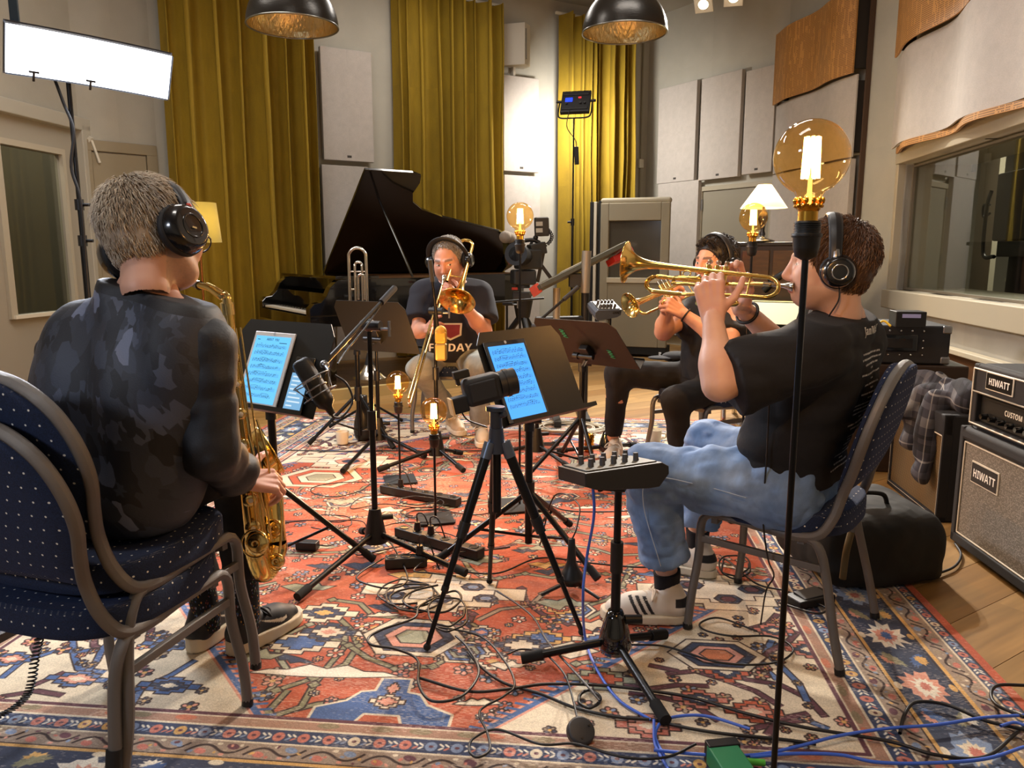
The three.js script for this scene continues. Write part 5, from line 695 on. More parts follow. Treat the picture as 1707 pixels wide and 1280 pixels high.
// --- near trumpeter on the right
const T1 = { mouth: at(1322, 478, 2.27), bell: at(1084, 441, 2.43) };
{
  const H = at(1381, 445, 2.28), hf = headFrame(H, V(-.96, .02, -.25), V(-.02, 1, .02), 1.06), wrL = at(1188, 527, 2.13), wrR = at(1236, 512, 2.42);
  const s = {
    skin: 0xd8b098, red: 0xc48470, brow: 0x4a3424, stubble: 0xa87c66, st: .25, puff: 1, H, hf, fwd: V(-.93, 0, -.36), build: 1.06, belly: .02,
    shL: at(1345, 590, 2.1), shR: at(1425, 572, 2.5), neck: at(1405, 530, 2.32), hipL: at(1302, 822, 2.24), hipR: at(1334, 790, 2.5), elL: at(1200, 640, 2.06), wrL, elR: at(1325, 600, 2.62), wrR,
    knL: at(1080, 782, 2.42), knR: at(1180, 738, 2.78), anL: at(1112, 955, 2.44), anR: at(1163, 885, 2.82),
    hair: { label: 'short brown hair with a ruffled fringe', vol: .009, len: .026, lift: .004, n: 4200, cell: .0038, fringe: 1, thick: .9, cols: [0x38261a, 0x5a3f2b, 0x4a3323, 0x7a5a40], line: [[.1, .095], [.08, .085], [.06, .05], [.046, -.0], [.034, -.038], [.012, -.03], [-.012, -.02], [-.03, -.045], [-.06, -.07], [-.12, -.075]] },
  };
  s.hands = [{ w: wrL, from: lerpV(s.elL, wrL, .72), bones: handBones(wrL, V(-.1, .95, -.25), V(-.35, .15, .93), V(1, .15, .2), [[.9, 1.2, .7], [.95, 1.25, .7], [1.0, 1.3, .8], [1.05, 1.3, .8]], { thumb: [[.55, .75, -.1], [.8, .55, -.25], [.85, .35, -.45]] }) }, { w: wrR, from: lerpV(s.elR, wrR, .72), bones: handBones(wrR, V(-.28, .93, -.1), V(.55, .35, -.75), V(-.6, .1, .75), [[.2, 1.1, .8], [.4, 1.15, .7], [.35, 1.1, .7], [.2, .5, .3]], { spread: [.1, .03, -.04, -.25], thumb: [[.5, .6, -.4], [.7, .4, -.5], [.8, .2, -.5]] }) }];
  const P = person('near trumpeter in a black T-shirt and blue jeans seen from the side, playing a trumpet', s), g = P.g, up = P.mid.clone().sub(P.pel).normalize(), back = s.fwd.clone().negate();
  const cut = (x, y, z) => (x - s.neck.x) * up.x + (y - s.neck.y) * up.y + (z - s.neck.z) * up.z - .018;
  const sl = [[s.shL, s.elL, .8], [s.shR, s.elR, .62]].map(([S, E, k]) => bone(S, lerpV(S, E, k), .062, .078, 1));
  const f = cloth(g, 't_shirt', [...P.T, ...sl], .06, .026, .008, mCotton(0x101116), wrinkle(.013, 8, 17, 5), 'black T-shirt', null, (x, y, z) => Math.max(cut(x, y, z), .53 - y));
  const tt = printTex(512, 1024, (q, w, h) => { q.font = 'italic bold 66px serif'; q.textAlign = 'center'; q.fillText("JanWak X", w / 2, 90); q.font = '26px sans-serif'; let y = 170; const L = [330, 430, 300, 60, 420, 60, 300, 60, 330, 60, 440, 400, 360, 60, 440, 330, 60, 200, 60, 150, 120, 330, 60, 260, 380]; L.forEach((l, i) => { y += i % 4 === 3 ? 26 : 33; for (let x = w / 2 - l / 2; x < w / 2 + l / 2; x += rr(9, 17)) q.fillRect(x, y + rr(-1, 1), rr(5, 12), 11); }); });
  const bc = lerpV(P.pel, P.mid, .66).addScaledVector(back, .06); const bx = V(back.z, 0, -back.x).normalize(); const bxx = bx.dot(V(0, 0, 1)) > 0 ? bx : bx.clone().negate(); printOn(g, 'shirt_print', f, bc.clone().addScaledVector(bxx, .02), bxx.clone().negate(), up, back, .24, .5, tt, 'white lettering in a column on the back');
  const faded = lin(0xb4cbea), deep = lin(0x5274a8), mid2 = lin(0x7d9ecb);
  cloth(g, 'jeans', [...P.T.slice(0, 2), ...[[s.hipL, s.knL, s.anL, .84], [s.hipR, s.knR, s.anR, .86]].flatMap(([h, k, a, q]) => { const e = lerpV(k, a, q); return [bone(h, lerpV(h, k, .5), .098, .088), bone(lerpV(h, k, .5), k, .088, .072), bone(k, lerpV(k, e, .5), .07, .069), bone(lerpV(k, e, .5), e, .069, .078, 1)]; })], .045, .01, .007, mat(0xffffff, .85, 0, { vertexColors: true, map: rep(denimTex, 6, 6), ...bump(40, .0006) }), wrinkle(.013, 16, 22, 9), 'faded blue jeans', (x, y, z) => { const n = fbm(x * 9, y * 9, z * 9, 4), w = noise(x * 40, y * 40, z * 40); return m3(m3(deep, mid2, clamp(n * 1.3)), faded, clamp((n - .5) * 2.2) * .7 + .12 * w); }, (x, y, z) => y - .66);
  { const st = []; const seam = (pts) => st.push(tube(pts, .0016, 40, 5)); const h = s.hipL, k = s.knL, e = lerpV(s.knL, s.anL, .84), side = V(-.3, 0, 1).normalize(); for (const q of [0]) seam([lerpV(h, k, .25).addScaledVector(side, .112), lerpV(h, k, .6).addScaledVector(side, .103).add(V(0, .01, 0)), lerpV(h, k, .95).addScaledVector(side, .091), lerpV(k, e, .3).addScaledVector(side, .088).add(V(-.02, 0, 0)), lerpV(k, e, .98).addScaledVector(side, .098)]); part(g, 'seam', st, mat(0xa9bcd2, .8), 'pale stitched seam'); }
  const bs = mat(0x14151c, .9); sock(g, s.anL, s.knL, .041, bs, .02); sock(g, s.anR, s.knR, .041, bs, .02);
  const wh = lin(0xd9d2c6), bk = lin(0x16161a), co = (x, y, z) => { for (let i = 0; i < 3; i++) { const c = .098 + i * .024 + (y - .06) * .55; if (Math.abs(z - c) < .0062 && y > .03 && y < .088 && Math.abs(x) > .014) return bk; } if (z < .012 && y > .062 && y < .09) return bk; return m3(wh, lin(0xb9ae9c), .3 * noise(x * 60, y * 60, z * 60)); }, so = { color: co, soleColor: 0xcfc5b0, sole: .026, lace: 0xd8c9b4, label: 'white trainer with three black stripes' };
  shoe(g, s.anL.clone().setY(.0115).add(V(.035, 0, .02)), V(-1, 0, -.12), so); shoe(g, s.anR.clone().setY(.0115).add(V(.03, 0, .03)), V(-.85, 0, -.6), so);
  seat(g);
  part(g, 'wristband', new THREE.TorusGeometry(.036, .005, 8, 28).applyQuaternion(new THREE.Quaternion().setFromUnitVectors(V(0, 0, 1), wrR.clone().sub(s.elR).normalize())).translate(...lerpV(s.elR, wrR, .9).toArray()), mBlack, 'black wristband').position.copy(g.children[0].position);
  const hp = headphones(hf, 'black headphones with silver ring on the near trumpeter', { R: .098, top: .122, ring: 1, yoke: mat(0x9a9a9a, .3, .9) }); part(hp, 'cord', tube([V(.09, -.05, -.02).applyMatrix4(hf.M), V(.092, -.085, -.02).applyMatrix4(hf.M), V(.085, -.13, .0).applyMatrix4(hf.M), V(.06, -.17, .01).applyMatrix4(hf.M)], .0022, 30, 6), mBlack); seat(hp);
}
// --- far trumpeter
const T2 = { mouth: at(1166, 461, 4.08), bell: at(1036, 514, 3.82) };
{
  const H = at(1192, 438, 4.18), hf = headFrame(H, V(-.82, -.1, .52), V(0, 1, .05), 1.1), wrL = at(1138, 522, 3.86), wrR = at(1113, 513, 4.02);
  const s = {
    skin: 0xcb9c80, red: 0xba7862, brow: 0x1d1512, stubble: 0x6b4e40, st: .5, H, hf, fwd: V(-.8, 0, .55), build: 1.03,
    shL: at(1232, 528, 3.98), shR: at(1168, 515, 4.34), neck: at(1203, 495, 4.22), hipL: at(1196, 645, 4.18), hipR: at(1168, 632, 4.42), elL: at(1212, 575, 3.78), wrL, elR: at(1106, 553, 4.18), wrR,
    knL: at(1128, 668, 3.98), knR: at(1031, 622, 4.38), anL: at(1133, 758, 4.0), anR: at(1022, 728, 4.5),
    hair: { label: 'short black hair', vol: .011, len: .022, lift: .004, n: 2200, cell: .005, thick: 1.2, fringe: 1, cols: [0x0d0a09, 0x1b1512, 0x261d18] },
  };
  s.hands = [{ w: wrL, from: lerpV(s.elL, wrL, .7), bones: handBones(wrL, V(-.8, .45, .1), V(-.1, .5, .9), V(.2, .9, -.2), [[1, 1.1, .6], [1.05, 1.1, .6], [1.1, 1.1, .6], [1.1, 1.1, .6]]) }, { w: wrR, from: lerpV(s.elR, wrR, .7), bones: handBones(wrR, V(.05, .95, .1), V(-.9, .2, .3), V(.2, .2, .9), [[.9, 1, .6], [.95, 1, .6], [1, 1, .6], [1, 1, .6]]) }];
  const P = person('far trumpeter dressed in black with dark hair, behind the near trumpet', s), g = P.g, up = P.mid.clone().sub(P.pel).normalize(), cut = (x, y, z) => (x - s.neck.x) * up.x + (y - s.neck.y) * up.y + (z - s.neck.z) * up.z - .018;
  cloth(g, 't_shirt', [...P.T, ...[[s.shL, s.elL], [s.shR, s.elR]].map(([S, E]) => bone(S, lerpV(S, E, .6), .06, .068, 1))], .06, .016, .011, mCotton(0x0f0f12), wrinkle(.01, 9, 12, 6), 'black shirt', null, (x, y, z) => Math.max(cut(x, y, z), .53 - y));
  cloth(g, 'trousers', [...P.T.slice(0, 2), ...[[s.hipL, s.knL, s.anL], [s.hipR, s.knR, s.anR]].flatMap(([h, k, a]) => { const e = lerpV(k, a, .93); return [bone(h, k, .09, .066), bone(k, e, .066, .048, 1)]; })], .045, .008, .011, mCotton(0x121011), wrinkle(.008, 12, 12, 3), 'black jeans', null, (x, y, z) => y - .68);
  part(g, 'bracelet', [new THREE.TorusGeometry(.034, .005, 6, 24).applyQuaternion(new THREE.Quaternion().setFromUnitVectors(V(0, 0, 1), wrL.clone().sub(s.elL).normalize())).translate(...lerpV(s.elL, wrL, .93).toArray())], mat(0x1a1110, .6), 'dark braided bracelet');
  const wh = lin(0xd8c8b4), so = { color: (x, y, z) => wh, soleColor: 0xd6cab8, lace: 0xd8cbb8, label: 'off white trainer' }; shoe(g, s.anR.clone().setY(.0115).add(V(.02, 0, 0)), V(-.35, 0, .9), so); shoe(g, s.anL.clone().setY(.0115), V(-.4, 0, .85), so);
  const cloth2 = thing('dark_cap', 'dark flat cap lying on the knee side of the far trumpeter chair', 'cap'); { const c = at(1112, 592, 4.52); part(cloth2, 'crown', ball(c.clone().add(V(.06, -.01, 0)), .085, 1.1, .4, 1), mCotton(0x17171b)); part(cloth2, 'peak', ball(c.clone().add(V(-.03, -.012, .02)), .08, 1.1, .14, .8), mCotton(0x1c1c22)); } seat(cloth2);
  seat(g); seat(headphones(hf, 'black headphones on the dark haired far trumpeter', { R: .096, top: .12 }));
}
// --- trombonist
const TB = { mouth: at(741, 462, 4.74), end: at(681, 664, 4.08) };
{
  const H = at(748, 434, 4.88), hf = headFrame(H, V(-.22, -.36, .9), V(-.14, 1, .34), 1.14), wrL = at(764, 498, 4.74), wrR = at(712, 548, 4.66);
  const s = {
    skin: 0xcb977c, red: 0xb6705a, brow: 0x5a4a40, stubble: 0x8a6b5c, st: .4, gaze: .004, puff: 1, H, hf, fwd: V(-.05, 0, 1), build: 1.14, belly: .035,
    shL: at(802, 492, 5.06), shR: at(703, 492, 5.06), neck: at(752, 470, 5.02), hipL: at(778, 602, 5.36), hipR: at(724, 602, 5.36), elL: at(808, 552, 4.94), wrL, elR: at(697, 552, 4.92), wrR,
    knL: at(797, 612, 4.92), knR: at(700, 615, 4.92), anL: at(802, 712, 4.98), anR: at(752, 690, 5.3),
    hair: { label: 'short grey hair', vol: .003, len: .014, lift: .002, n: 2600, cell: .005, thick: 1.1, cols: [0x5b554e, 0x8f877c, 0x77706a, 0xa49b8e], line: [[.1, .15], [.08, .125], [.06, .1], [.046, .05], [.034, .0], [.02, -.02], [-.012, -.005], [-.03, -.03], [-.06, -.062], [-.12, -.07]] },
  };
  s.hands = [{ w: wrL, from: lerpV(s.elL, wrL, .7), bones: handBones(wrL, V(-.75, .6, .1), V(.1, .3, 1), V(-.2, .9, 0), [[.9, 1, .6], [.95, 1, .6], [1, 1, .6], [1, 1, .6]]) }, { w: wrR, from: lerpV(s.elR, wrR, .7), bones: handBones(wrR, V(.3, .2, .9), V(-.8, .3, .3), V(.2, .9, 0), HOOK) }];
  const P = person('trombonist with grey hair in a dark printed T-shirt, facing the camera', s), g = P.g, up = P.mid.clone().sub(P.pel).normalize(), cut = (x, y, z) => (x - s.neck.x) * up.x + (y - s.neck.y) * up.y + (z - s.neck.z) * up.z - .012;
  const f = cloth(g, 't_shirt', [...P.T, ...[[s.shL, s.elL], [s.shR, s.elR]].map(([S, E]) => bone(S, lerpV(S, E, .66), .064, .08, 1))], .06, .018, .011, mCotton(0x1c1d26), wrinkle(.012, 8, 11, 4), 'dark navy T-shirt', null, (x, y, z) => Math.max(cut(x, y, z), .5 - y));
  const tx = printTex(512, 512, (q, w, h, c) => { if (c) { q.fillStyle = '#c9c3b4'; q.fillRect(0, 0, w, 290); q.fillStyle = '#7a2a3a'; q.beginPath(); q.moveTo(160, 60); q.lineTo(360, 60); q.lineTo(360, 190); q.lineTo(260, 250); q.lineTo(160, 190); q.fill(); q.fillStyle = '#e8e6e0'; } else { q.lineWidth = 22; q.beginPath(); q.moveTo(150, 50); q.lineTo(370, 50); q.lineTo(370, 200); q.lineTo(260, 265); q.lineTo(150, 200); q.closePath(); q.stroke(); q.fill(); } q.font = 'bold 150px sans-serif'; q.textAlign = 'center'; q.fillText('FRIDAY', w / 2, 430, 500); });
  const pc = lerpV(P.pel, P.mid, .4).addScaledVector(s.fwd, .12); printOn(g, 'shirt_print', f, pc.clone().addScaledVector(P.lat, -.02), P.lat.clone().negate(), up, s.fwd, .3, .3, tx, 'shield and block lettering on the chest');
  const d1 = lin(0xa7a89c), d2 = lin(0x7f8584); cloth(g, 'jeans', [...P.T.slice(0, 2), ...[[s.hipL, s.knL, s.anL], [s.hipR, s.knR, s.anR]].flatMap(([h, k, a]) => { const e = lerpV(k, a, .93); return [bone(h, k, .094, .07), bone(k, e, .07, .058, 1)]; })], .045, .01, .011, mat(0xffffff, .88, 0, { vertexColors: true, map: rep(denimTex, 6, 6) }), wrinkle(.012, 10, 10, 7), 'pale grey jeans', (x, y, z) => m3(d2, d1, fbm(x * 8, y * 8, z * 8, 3) * 1.2), (x, y, z) => y - .64);
  const ca = lin(0xbfa98c), so = { color: () => ca, soleColor: 0xd6cbb6, lace: 0xd8cbb8, label: 'tan canvas shoe' }; shoe(g, s.anL.clone().setY(.0115).add(V(0, 0, -.02)), V(.1, 0, 1), so); shoe(g, s.anR.clone().setY(.0115).add(V(0, 0, -.02)), V(.35, 0, .9), so);
  seat(g); seat(headphones(hf, 'black headphones with wide band on the trombonist', { R: .1, top: .115, tilt: -.03 }));
}
// ---------- brass and reed instruments ----------
const mGold = mat(0xe6c06a, .17, 1), mGold2 = mat(0xeccd84, .15, 1), mSilver = mat(0xcfc8bb, .16, 1);
function trumpet(o, axis, lat, label, m = mGold) {
  const a = axis.clone().normalize(), l = lat.clone().addScaledVector(a, -lat.dot(a)).normalize(), v = l.clone().cross(a).normalize(); if (v.y < 0) v.negate();
  const P = (x, y, z) => o.clone().addScaledVector(a, x).addScaledVector(v, y).addScaledVector(l, z), g = thing('trumpet', label, 'trumpet', 'trumpets');
  part(g, 'mouthpiece', lathe([[.0135, 0], [.0135, .006], [.0105, .014], [.0065, .026], [.0052, .04], [.006, .085]], o, a, 24), mSilver, 'silver mouthpiece');
  const bow = []; for (let i = 1; i < 8; i++) { const q = Math.PI * i / 8; bow.push(P(.075 - .038 * Math.sin(q), -.038 + .038 * Math.cos(q), .03)); }
  const path = [P(.5, 0, .03), P(.46, 0, .03), P(.38, 0, .03), P(.28, 0, .03), P(.18, 0, .03), P(.075, 0, .03), ...bow, P(.075, -.076, .03), P(.13, -.076, .027), P(.195, -.076, .02)];
  const c = curve(path), L = c.getLength(), rad = (t) => { const s = t * L; return .0058 + .0075 * Math.exp(-s / .16) + .05 * Math.exp(-s / .026); };
  const bell = part(g, 'bell', sweep(c, rad, 150, 28, v, false), m, 'flared bell and bell tube'); part(bell, 'rim', new THREE.TorusGeometry(rad(0), .0022, 8, 48).applyQuaternion(new THREE.Quaternion().setFromUnitVectors(V(0, 0, 1), a)).translate(...P(.5, 0, .03).toArray()), m);
  const fb = []; for (let i = 1; i < 8; i++) { const q = Math.PI * i / 8; fb.push(P(.4 + .03 * Math.sin(q), -.03 + .03 * Math.cos(q), -.022)); }
  part(g, 'leadpipe', sweep([P(.06, 0, 0), P(.12, 0, -.008), P(.2, 0, -.022), P(.3, 0, -.022), P(.4, 0, -.022), ...fb, P(.4, -.06, -.022), P(.32, -.06, -.02), P(.26, -.06, -.008)], (t) => (t > .55 && t < .9 ? .0072 : .006), 90, 14), m);
  for (let i = 0; i < 3; i++) { const x = .2 + i * .026, vv = part(g, 'valve', [cyl(P(x, -.1, 0), P(x, .035, 0), .0098, .0098, 16), cyl(P(x, -.104, 0), P(x, -.096, 0), .0112, .0112, 16), cyl(P(x, .033, 0), P(x, .042, 0), .0112, .0112, 16)], m); part(vv, 'button', [cyl(P(x, .04, 0), P(x, .062, 0), .003, .003, 8), cyl(P(x, .06, 0), P(x, .064, 0), .0085, .0085, 14)], mSilver); }
  part(g, 'valve_slide', tube([P(.252, -.05, .012), P(.252, -.05, .05), P(.285, -.055, .055), P(.33, -.055, .05), P(.335, -.065, .04), P(.33, -.078, .05), P(.285, -.078, .055), P(.252, -.08, .05), P(.252, -.08, .012)], .0056, 60, 10), m); part(g, 'valve_slide', tube([P(.2, -.05, -.01), P(.19, -.05, -.03), P(.16, -.052, -.032), P(.148, -.06, -.032), P(.16, -.068, -.032), P(.19, -.07, -.03), P(.2, -.07, -.01)], .0056, 50, 10), m);
  part(g, 'brace', [cyl(P(.15, 0, .03), P(.15, 0, -.015), .003), cyl(P(.33, 0, .03), P(.33, 0, -.022), .003), cyl(P(.12, 0, .03), P(.12, -.076, .03), .003)], m); part(g, 'finger_hook', tube([P(.285, .004, -.022), P(.285, .02, -.03), P(.296, .024, -.035), P(.306, .016, -.032)], .0026, 20, 6), m); part(g, 'finger_ring', new THREE.TorusGeometry(.0115, .0022, 8, 24).applyQuaternion(new THREE.Quaternion().setFromUnitVectors(V(0, 0, 1), l)).translate(...P(.3, -.04, .055).toArray()), m);
  return seat(g);
}
trumpet(T1.mouth, T1.bell.clone().sub(T1.mouth).add(V(0, -.02, 0)), V(0, .62, .78), 'gold trumpet of the near player, bell pointing left at the centre right');
trumpet(T2.mouth, T2.bell.clone().sub(T2.mouth).add(V(0, -.01, 0)), V(.35, .5, .8), 'gold trumpet of the far player, bell pointing down to the left', mGold2);
// saxophone
{
  const g = thing('saxophone', 'gold tenor saxophone held by the player seen from behind', 'saxophone'), A = at(379, 512, 2.06), B = at(428, 908, 2.1), ax = B.clone().sub(A).normalize(), bow = at(441, 950, 2.14), e1 = at(455, 905, 2.2), e2 = at(444, 822, 2.25), rimN = V(.78, .42, -.45).normalize(), rim = at(450, 750, 2.3);
  const side = V(0, 0, 1).addScaledVector(ax, -ax.z).normalize(), rt = V(1, 0, 0).addScaledVector(ax, -ax.x).normalize(), P = (t, s, r) => lerpV(A, B, t).addScaledVector(side, s).addScaledVector(rt, r);
  part(g, 'body_tube', sweep([A, lerpV(A, B, .33), lerpV(A, B, .66), B], (t) => mix(.013, .032, t), 40, 24, null, false), mGold);
  part(g, 'bow', sweep([B, B.clone().addScaledVector(ax, .03), bow, e1.clone().addScaledVector(ax, .02), e1], (t) => mix(.033, .04, t), 40, 24, null, false), mGold);
  const bl = part(g, 'bell', sweep([e1, lerpV(e1, e2, .5), e2, rim.clone().addScaledVector(rimN, -.05).add(V(0, -.012, 0)), rim.clone().addScaledVector(rimN, -.015), rim], (t) => .04 + .014 * t + .026 * Math.pow(t, 6), 70, 36, null, false), mGold); part(bl, 'rim', new THREE.TorusGeometry(.08, .0028, 8, 56).applyQuaternion(new THREE.Quaternion().setFromUnitVectors(V(0, 0, 1), rimN)).translate(...rim.toArray()), mGold);
  const nk = [A.clone().addScaledVector(ax, .01), A.clone().addScaledVector(ax, -.03), at(368, 492, 2.06), at(350, 480, 2.08), at(330, 475, 2.1)]; part(g, 'neck', sweep(nk, (t) => mix(.0135, .0085, t), 30, 16, null, false), mGold2); part(g, 'neck_collar', cyl(A.clone().addScaledVector(ax, -.012), A.clone().addScaledVector(ax, .02), .018, .018, 20), mGold2); part(g, 'octave_key', tube([at(372, 486, 2.04), at(358, 478, 2.05), at(345, 472, 2.07)], .003), mGold2); part(g, 'mouthpiece', cyl(at(333, 476, 2.1), at(316, 470, 2.13), .013, .009, 16), mBlackGloss, 'black mouthpiece');
  for (const [s, r] of [[.022, .028], [.012, .04], [.03, .012], [.034, -.006]]) part(g, 'rod', cyl(P(.08, s * .8, r * .8), P(.97, s + .012, r + .012), .0026, .0026, 8), mGold2);
  for (const [t, s, r, q] of [[.2, .022, .012, .012], [.3, .026, .01, .014], [.42, .03, .012, .016], [.55, .032, .012, .018], [.66, .034, .01, .02], [.78, .036, .012, .021], [.9, .038, .01, .022]]) { const c = P(t, s, r), n = side.clone().multiplyScalar(.9).addScaledVector(rt, .35).normalize(); const k = part(g, 'key_cup', [lathe([[.0001, .007], [q * .5, .0065], [q, .004], [q, -.003], [.0001, -.003]], c, n, 24)], mGold2); part(k, 'key_pearl', lathe([[.0001, .009], [.006, .0085], [.007, .006]], c, n, 14), mat(0xe2d8c6, .3)); }
  for (const [px, py, d, q] of [[428, 905, 2.04, .034], [458, 880, 2.14, .024], [462, 935, 2.12, .022]]) { const c = at(px, py, d), n = V(-.1, .15, 1).normalize(); const k = part(g, 'pad_cup', lathe([[.0001, .008], [q * .6, .007], [q, .003], [q, -.006], [.0001, -.006]], c, n, 28), mGold2); part(k, 'key_guard', [new THREE.TorusGeometry(q * 1.12, .0026, 8, 32, 4.6).rotateZ(.8).applyQuaternion(new THREE.Quaternion().setFromUnitVectors(V(0, 0, 1), n)).translate(...c.clone().addScaledVector(n, .012).toArray()), lathe([[.006, .012], [.011, .016], [.011, .012]], c, n, 18)], mGold2); }
  part(g, 'bell_brace', [new THREE.TorusGeometry(.016, .003, 8, 24).translate(...at(447, 800, 2.19).toArray()), cyl(P(.72, 0, .03), e2, .003)], mGold2); part(g, 'low_key_lever', [tube([P(.5, .04, .03), P(.62, .045, .04), P(.75, .045, .045), P(.85, .04, .05)], .0035, 30, 8), tube([P(.45, .02, .05), P(.6, .03, .07), P(.75, .02, .065)], .0035, 30, 8)], mGold2); part(g, 'right_key_guard', tube([at(462, 812, 2.15), at(470, 850, 2.14), at(468, 900, 2.12), at(462, 950, 2.12)], .004, 40, 8), mGold2); seat(g);
}
// trombone
function tromboneBell(g, P, m, r0 = .108) { const bow = []; for (let i = 1; i < 8; i++) { const q = Math.PI * i / 8; bow.push(P(-.3 - .045 * Math.sin(q), .07 + .045 * Math.cos(q), 0)); }
  const c = curve([P(.18, .115, 0), P(.13, .115, 0), P(.05, .115, 0), P(-.1, .115, 0), P(-.25, .115, 0), P(-.3, .115, 0), ...bow, P(-.3, .025, 0), P(-.15, .025, 0), P(.03, .022, 0)]), L = c.getLength(), rad = (t) => { const s = t * L; return .0085 + .016 * Math.exp(-s / .2) + (r0 - .0245) * Math.exp(-s / .042); };
  const b = part(g, 'bell', sweep(c, rad, 140, 36, null, false), m, 'bell section with tuning slide'); part(b, 'rim', new THREE.TorusGeometry(rad(0), .0028, 8, 56).applyQuaternion(new THREE.Quaternion().setFromUnitVectors(V(0, 0, 1), P(1, 0, 0).sub(P(0, 0, 0)).normalize())).translate(...P(.18, .115, 0).toArray()), m); part(g, 'brace', [cyl(P(-.2, .115, 0), P(-.2, .025, 0), .004), cyl(P(-.02, .1, 0), P(-.02, .02, 0), .004)], m); }
{
  const g = thing('trombone', 'gold trombone played by the man in front of the piano, slide pointing down', 'trombone', 'trombones'), o = TB.mouth, a = TB.end.clone().sub(o).normalize(), l = V(1, .1, -.15).addScaledVector(a, -V(1, .1, -.15).dot(a)).normalize(), w = a.clone().cross(l).normalize(), P = (x, y, z) => o.clone().addScaledVector(a, x).addScaledVector(l, y).addScaledVector(w, z), Ls = TB.end.distanceTo(o), ww = -.085;
  part(g, 'mouthpiece', lathe([[.0195, 0], [.0195, .007], [.014, .018], [.008, .034], [.0065, .06], [.0068, .09]], o, a, 24), mSilver);
  const q = []; for (let i = 1; i < 6; i++) { const t = Math.PI * i / 6; q.push(P(Ls - .04 + .04 * Math.sin(t), 0, ww / 2 - ww / 2 * Math.cos(t))); }
  part(g, 'slide', sweep([P(.07, 0, 0), P(.2, 0, 0), P(.4, 0, 0), P(Ls - .04, 0, 0), ...q, P(Ls - .04, 0, ww), P(.4, 0, ww), P(.12, 0, ww)], () => .0072, 120, 12), mGold2, 'long U-shaped slide'); part(g, 'slide_brace', [cyl(P(.14, 0, 0), P(.14, 0, ww), .005), cyl(P(.22, 0, 0), P(.22, 0, ww), .005)], mGold2); part(g, 'water_key', [ball(P(Ls + .005, 0, ww / 2), .009)], mSilver);
  tromboneBell(g, P, mGold); seat(g);
  // bass trombone resting bell down on a stand
  const b = thing('bass_trombone', 'silver trombone with looped tubing parked upright behind the music stand', 'trombone', 'trombones'), C = at(597, 470, 5.3), rx = V(1, 0, .1).normalize(), Q = (x, y) => C.clone().addScaledVector(rx, x).setY(C.y + y), yb = .5 - C.y; const U = (x0, x1, y0, y1, r, n) => { const R = (x1 - x0) / 2, pts = [Q(x0, y0), Q(x0, (y0 + y1) / 2), Q(x0, y1)]; for (let i = 1; i < 8; i++) { const t = Math.PI * i / 8; pts.push(Q((x0 + x1) / 2 - R * Math.cos(t), y1 + R * Math.sin(t))); } pts.push(Q(x1, y1), Q(x1, (y0 + y1) / 2), Q(x1, y0)); return sweep(pts, () => r, 70, 12); };
  part(b, 'outer_tubing', U(-.06, .06, yb + .2, .17, .0105), mSilver); part(b, 'inner_tubing', [U(-.02, .03, -.2, .11, .0085), U(.0, .045, -.12, .03, .0085), tube([Q(-.02, -.2), Q(.0, -.25), Q(.04, -.24), Q(.06, -.2)], .0085, 20)], mSilver, 'looped valve tubing'); part(b, 'rotor', [cyl(Q(.03, -.18), Q(.06, -.18), .022, .022, 20), cyl(Q(.02, -.24), Q(.055, -.24), .02, .02, 20)], mSilver); part(b, 'brace', [cyl(Q(-.06, .07), Q(.06, .07), .005), cyl(Q(-.06, -.05), Q(-.02, -.05), .005), cyl(Q(-.06, -.28), Q(.06, -.28), .006)], mSilver);
  part(b, 'bell', sweep([Q(.06, yb + .22), Q(.06, yb), Q(.06, yb - .12)], (t) => .0105 + .105 * Math.pow(t, 5), 40, 32, null, false), mSilver); seat(b);
  const st = thing('trombone_stand', 'black trombone stand holding the parked silver trombone', 'stand'), f = Q(.06, 0); part(st, 'pole', cyl(V(f.x, .1, f.z), V(f.x, .5, f.z), .011), mSteelBlk); part(st, 'cone', cyl(V(f.x, .4, f.z), V(f.x, .56, f.z), .05, .012, 20), mBlack); tripodLegs(st, V(f.x, 0, f.z), .2, .3, [.4, 2.5, 4.6], .009, mSteelBlk); seat(st);
}
// ---------- music stands, microphones, tripods ----------
const mDesk = mat(0x24231f, .4, .35, bump(30, .0003)), mInk = '#16323f';
const sheetTex = (rows, title, bg) => canvasTex(512, 704, (g, w, h) => { g.fillStyle = bg; g.fillRect(0, 0, w, h); g.fillStyle = g.strokeStyle = mInk; if (title) { g.font = 'bold 34px monospace'; g.textAlign = 'center'; g.fillText(title, w / 2, 46); g.fillRect(w - 150, 62, 110, 7); g.fillRect(30, 36, 40, 7); } for (let r = 0; r < rows; r++) { const y = (title ? 96 : 50) + r * (h - 110) / rows; for (let k = 0; k < 5; k++) { g.globalAlpha = .55; g.fillRect(30, y + k * 7, w - 60 - (r === rows - 1 ? 60 : 0), 1.6); } g.globalAlpha = 1; g.font = '40px serif'; g.lineWidth = 3; g.beginPath(); g.moveTo(44, y + 34); g.bezierCurveTo(28, y + 10, 60, y + 8, 44, y - 8); g.stroke(); for (let x = 70; x < w - 60; x += rr(11, 26)) { const ny = y + rr(2, 26); g.beginPath(); g.ellipse(x, ny, 4.6, 3.4, -.4, 0, 7); g.fill(); g.fillRect(x + 3, ny - 22, 1.8, 22); if (rnd() < .35) g.fillRect(x + 3, ny - 23, rr(10, 24), 4); } if (rnd() < .7) { const x = rr(90, 300); g.lineWidth = 2.4; g.beginPath(); g.moveTo(x, y - 8); g.quadraticCurveTo(x + 60, y - 24, x + 120, y - 8); g.stroke(); } } });
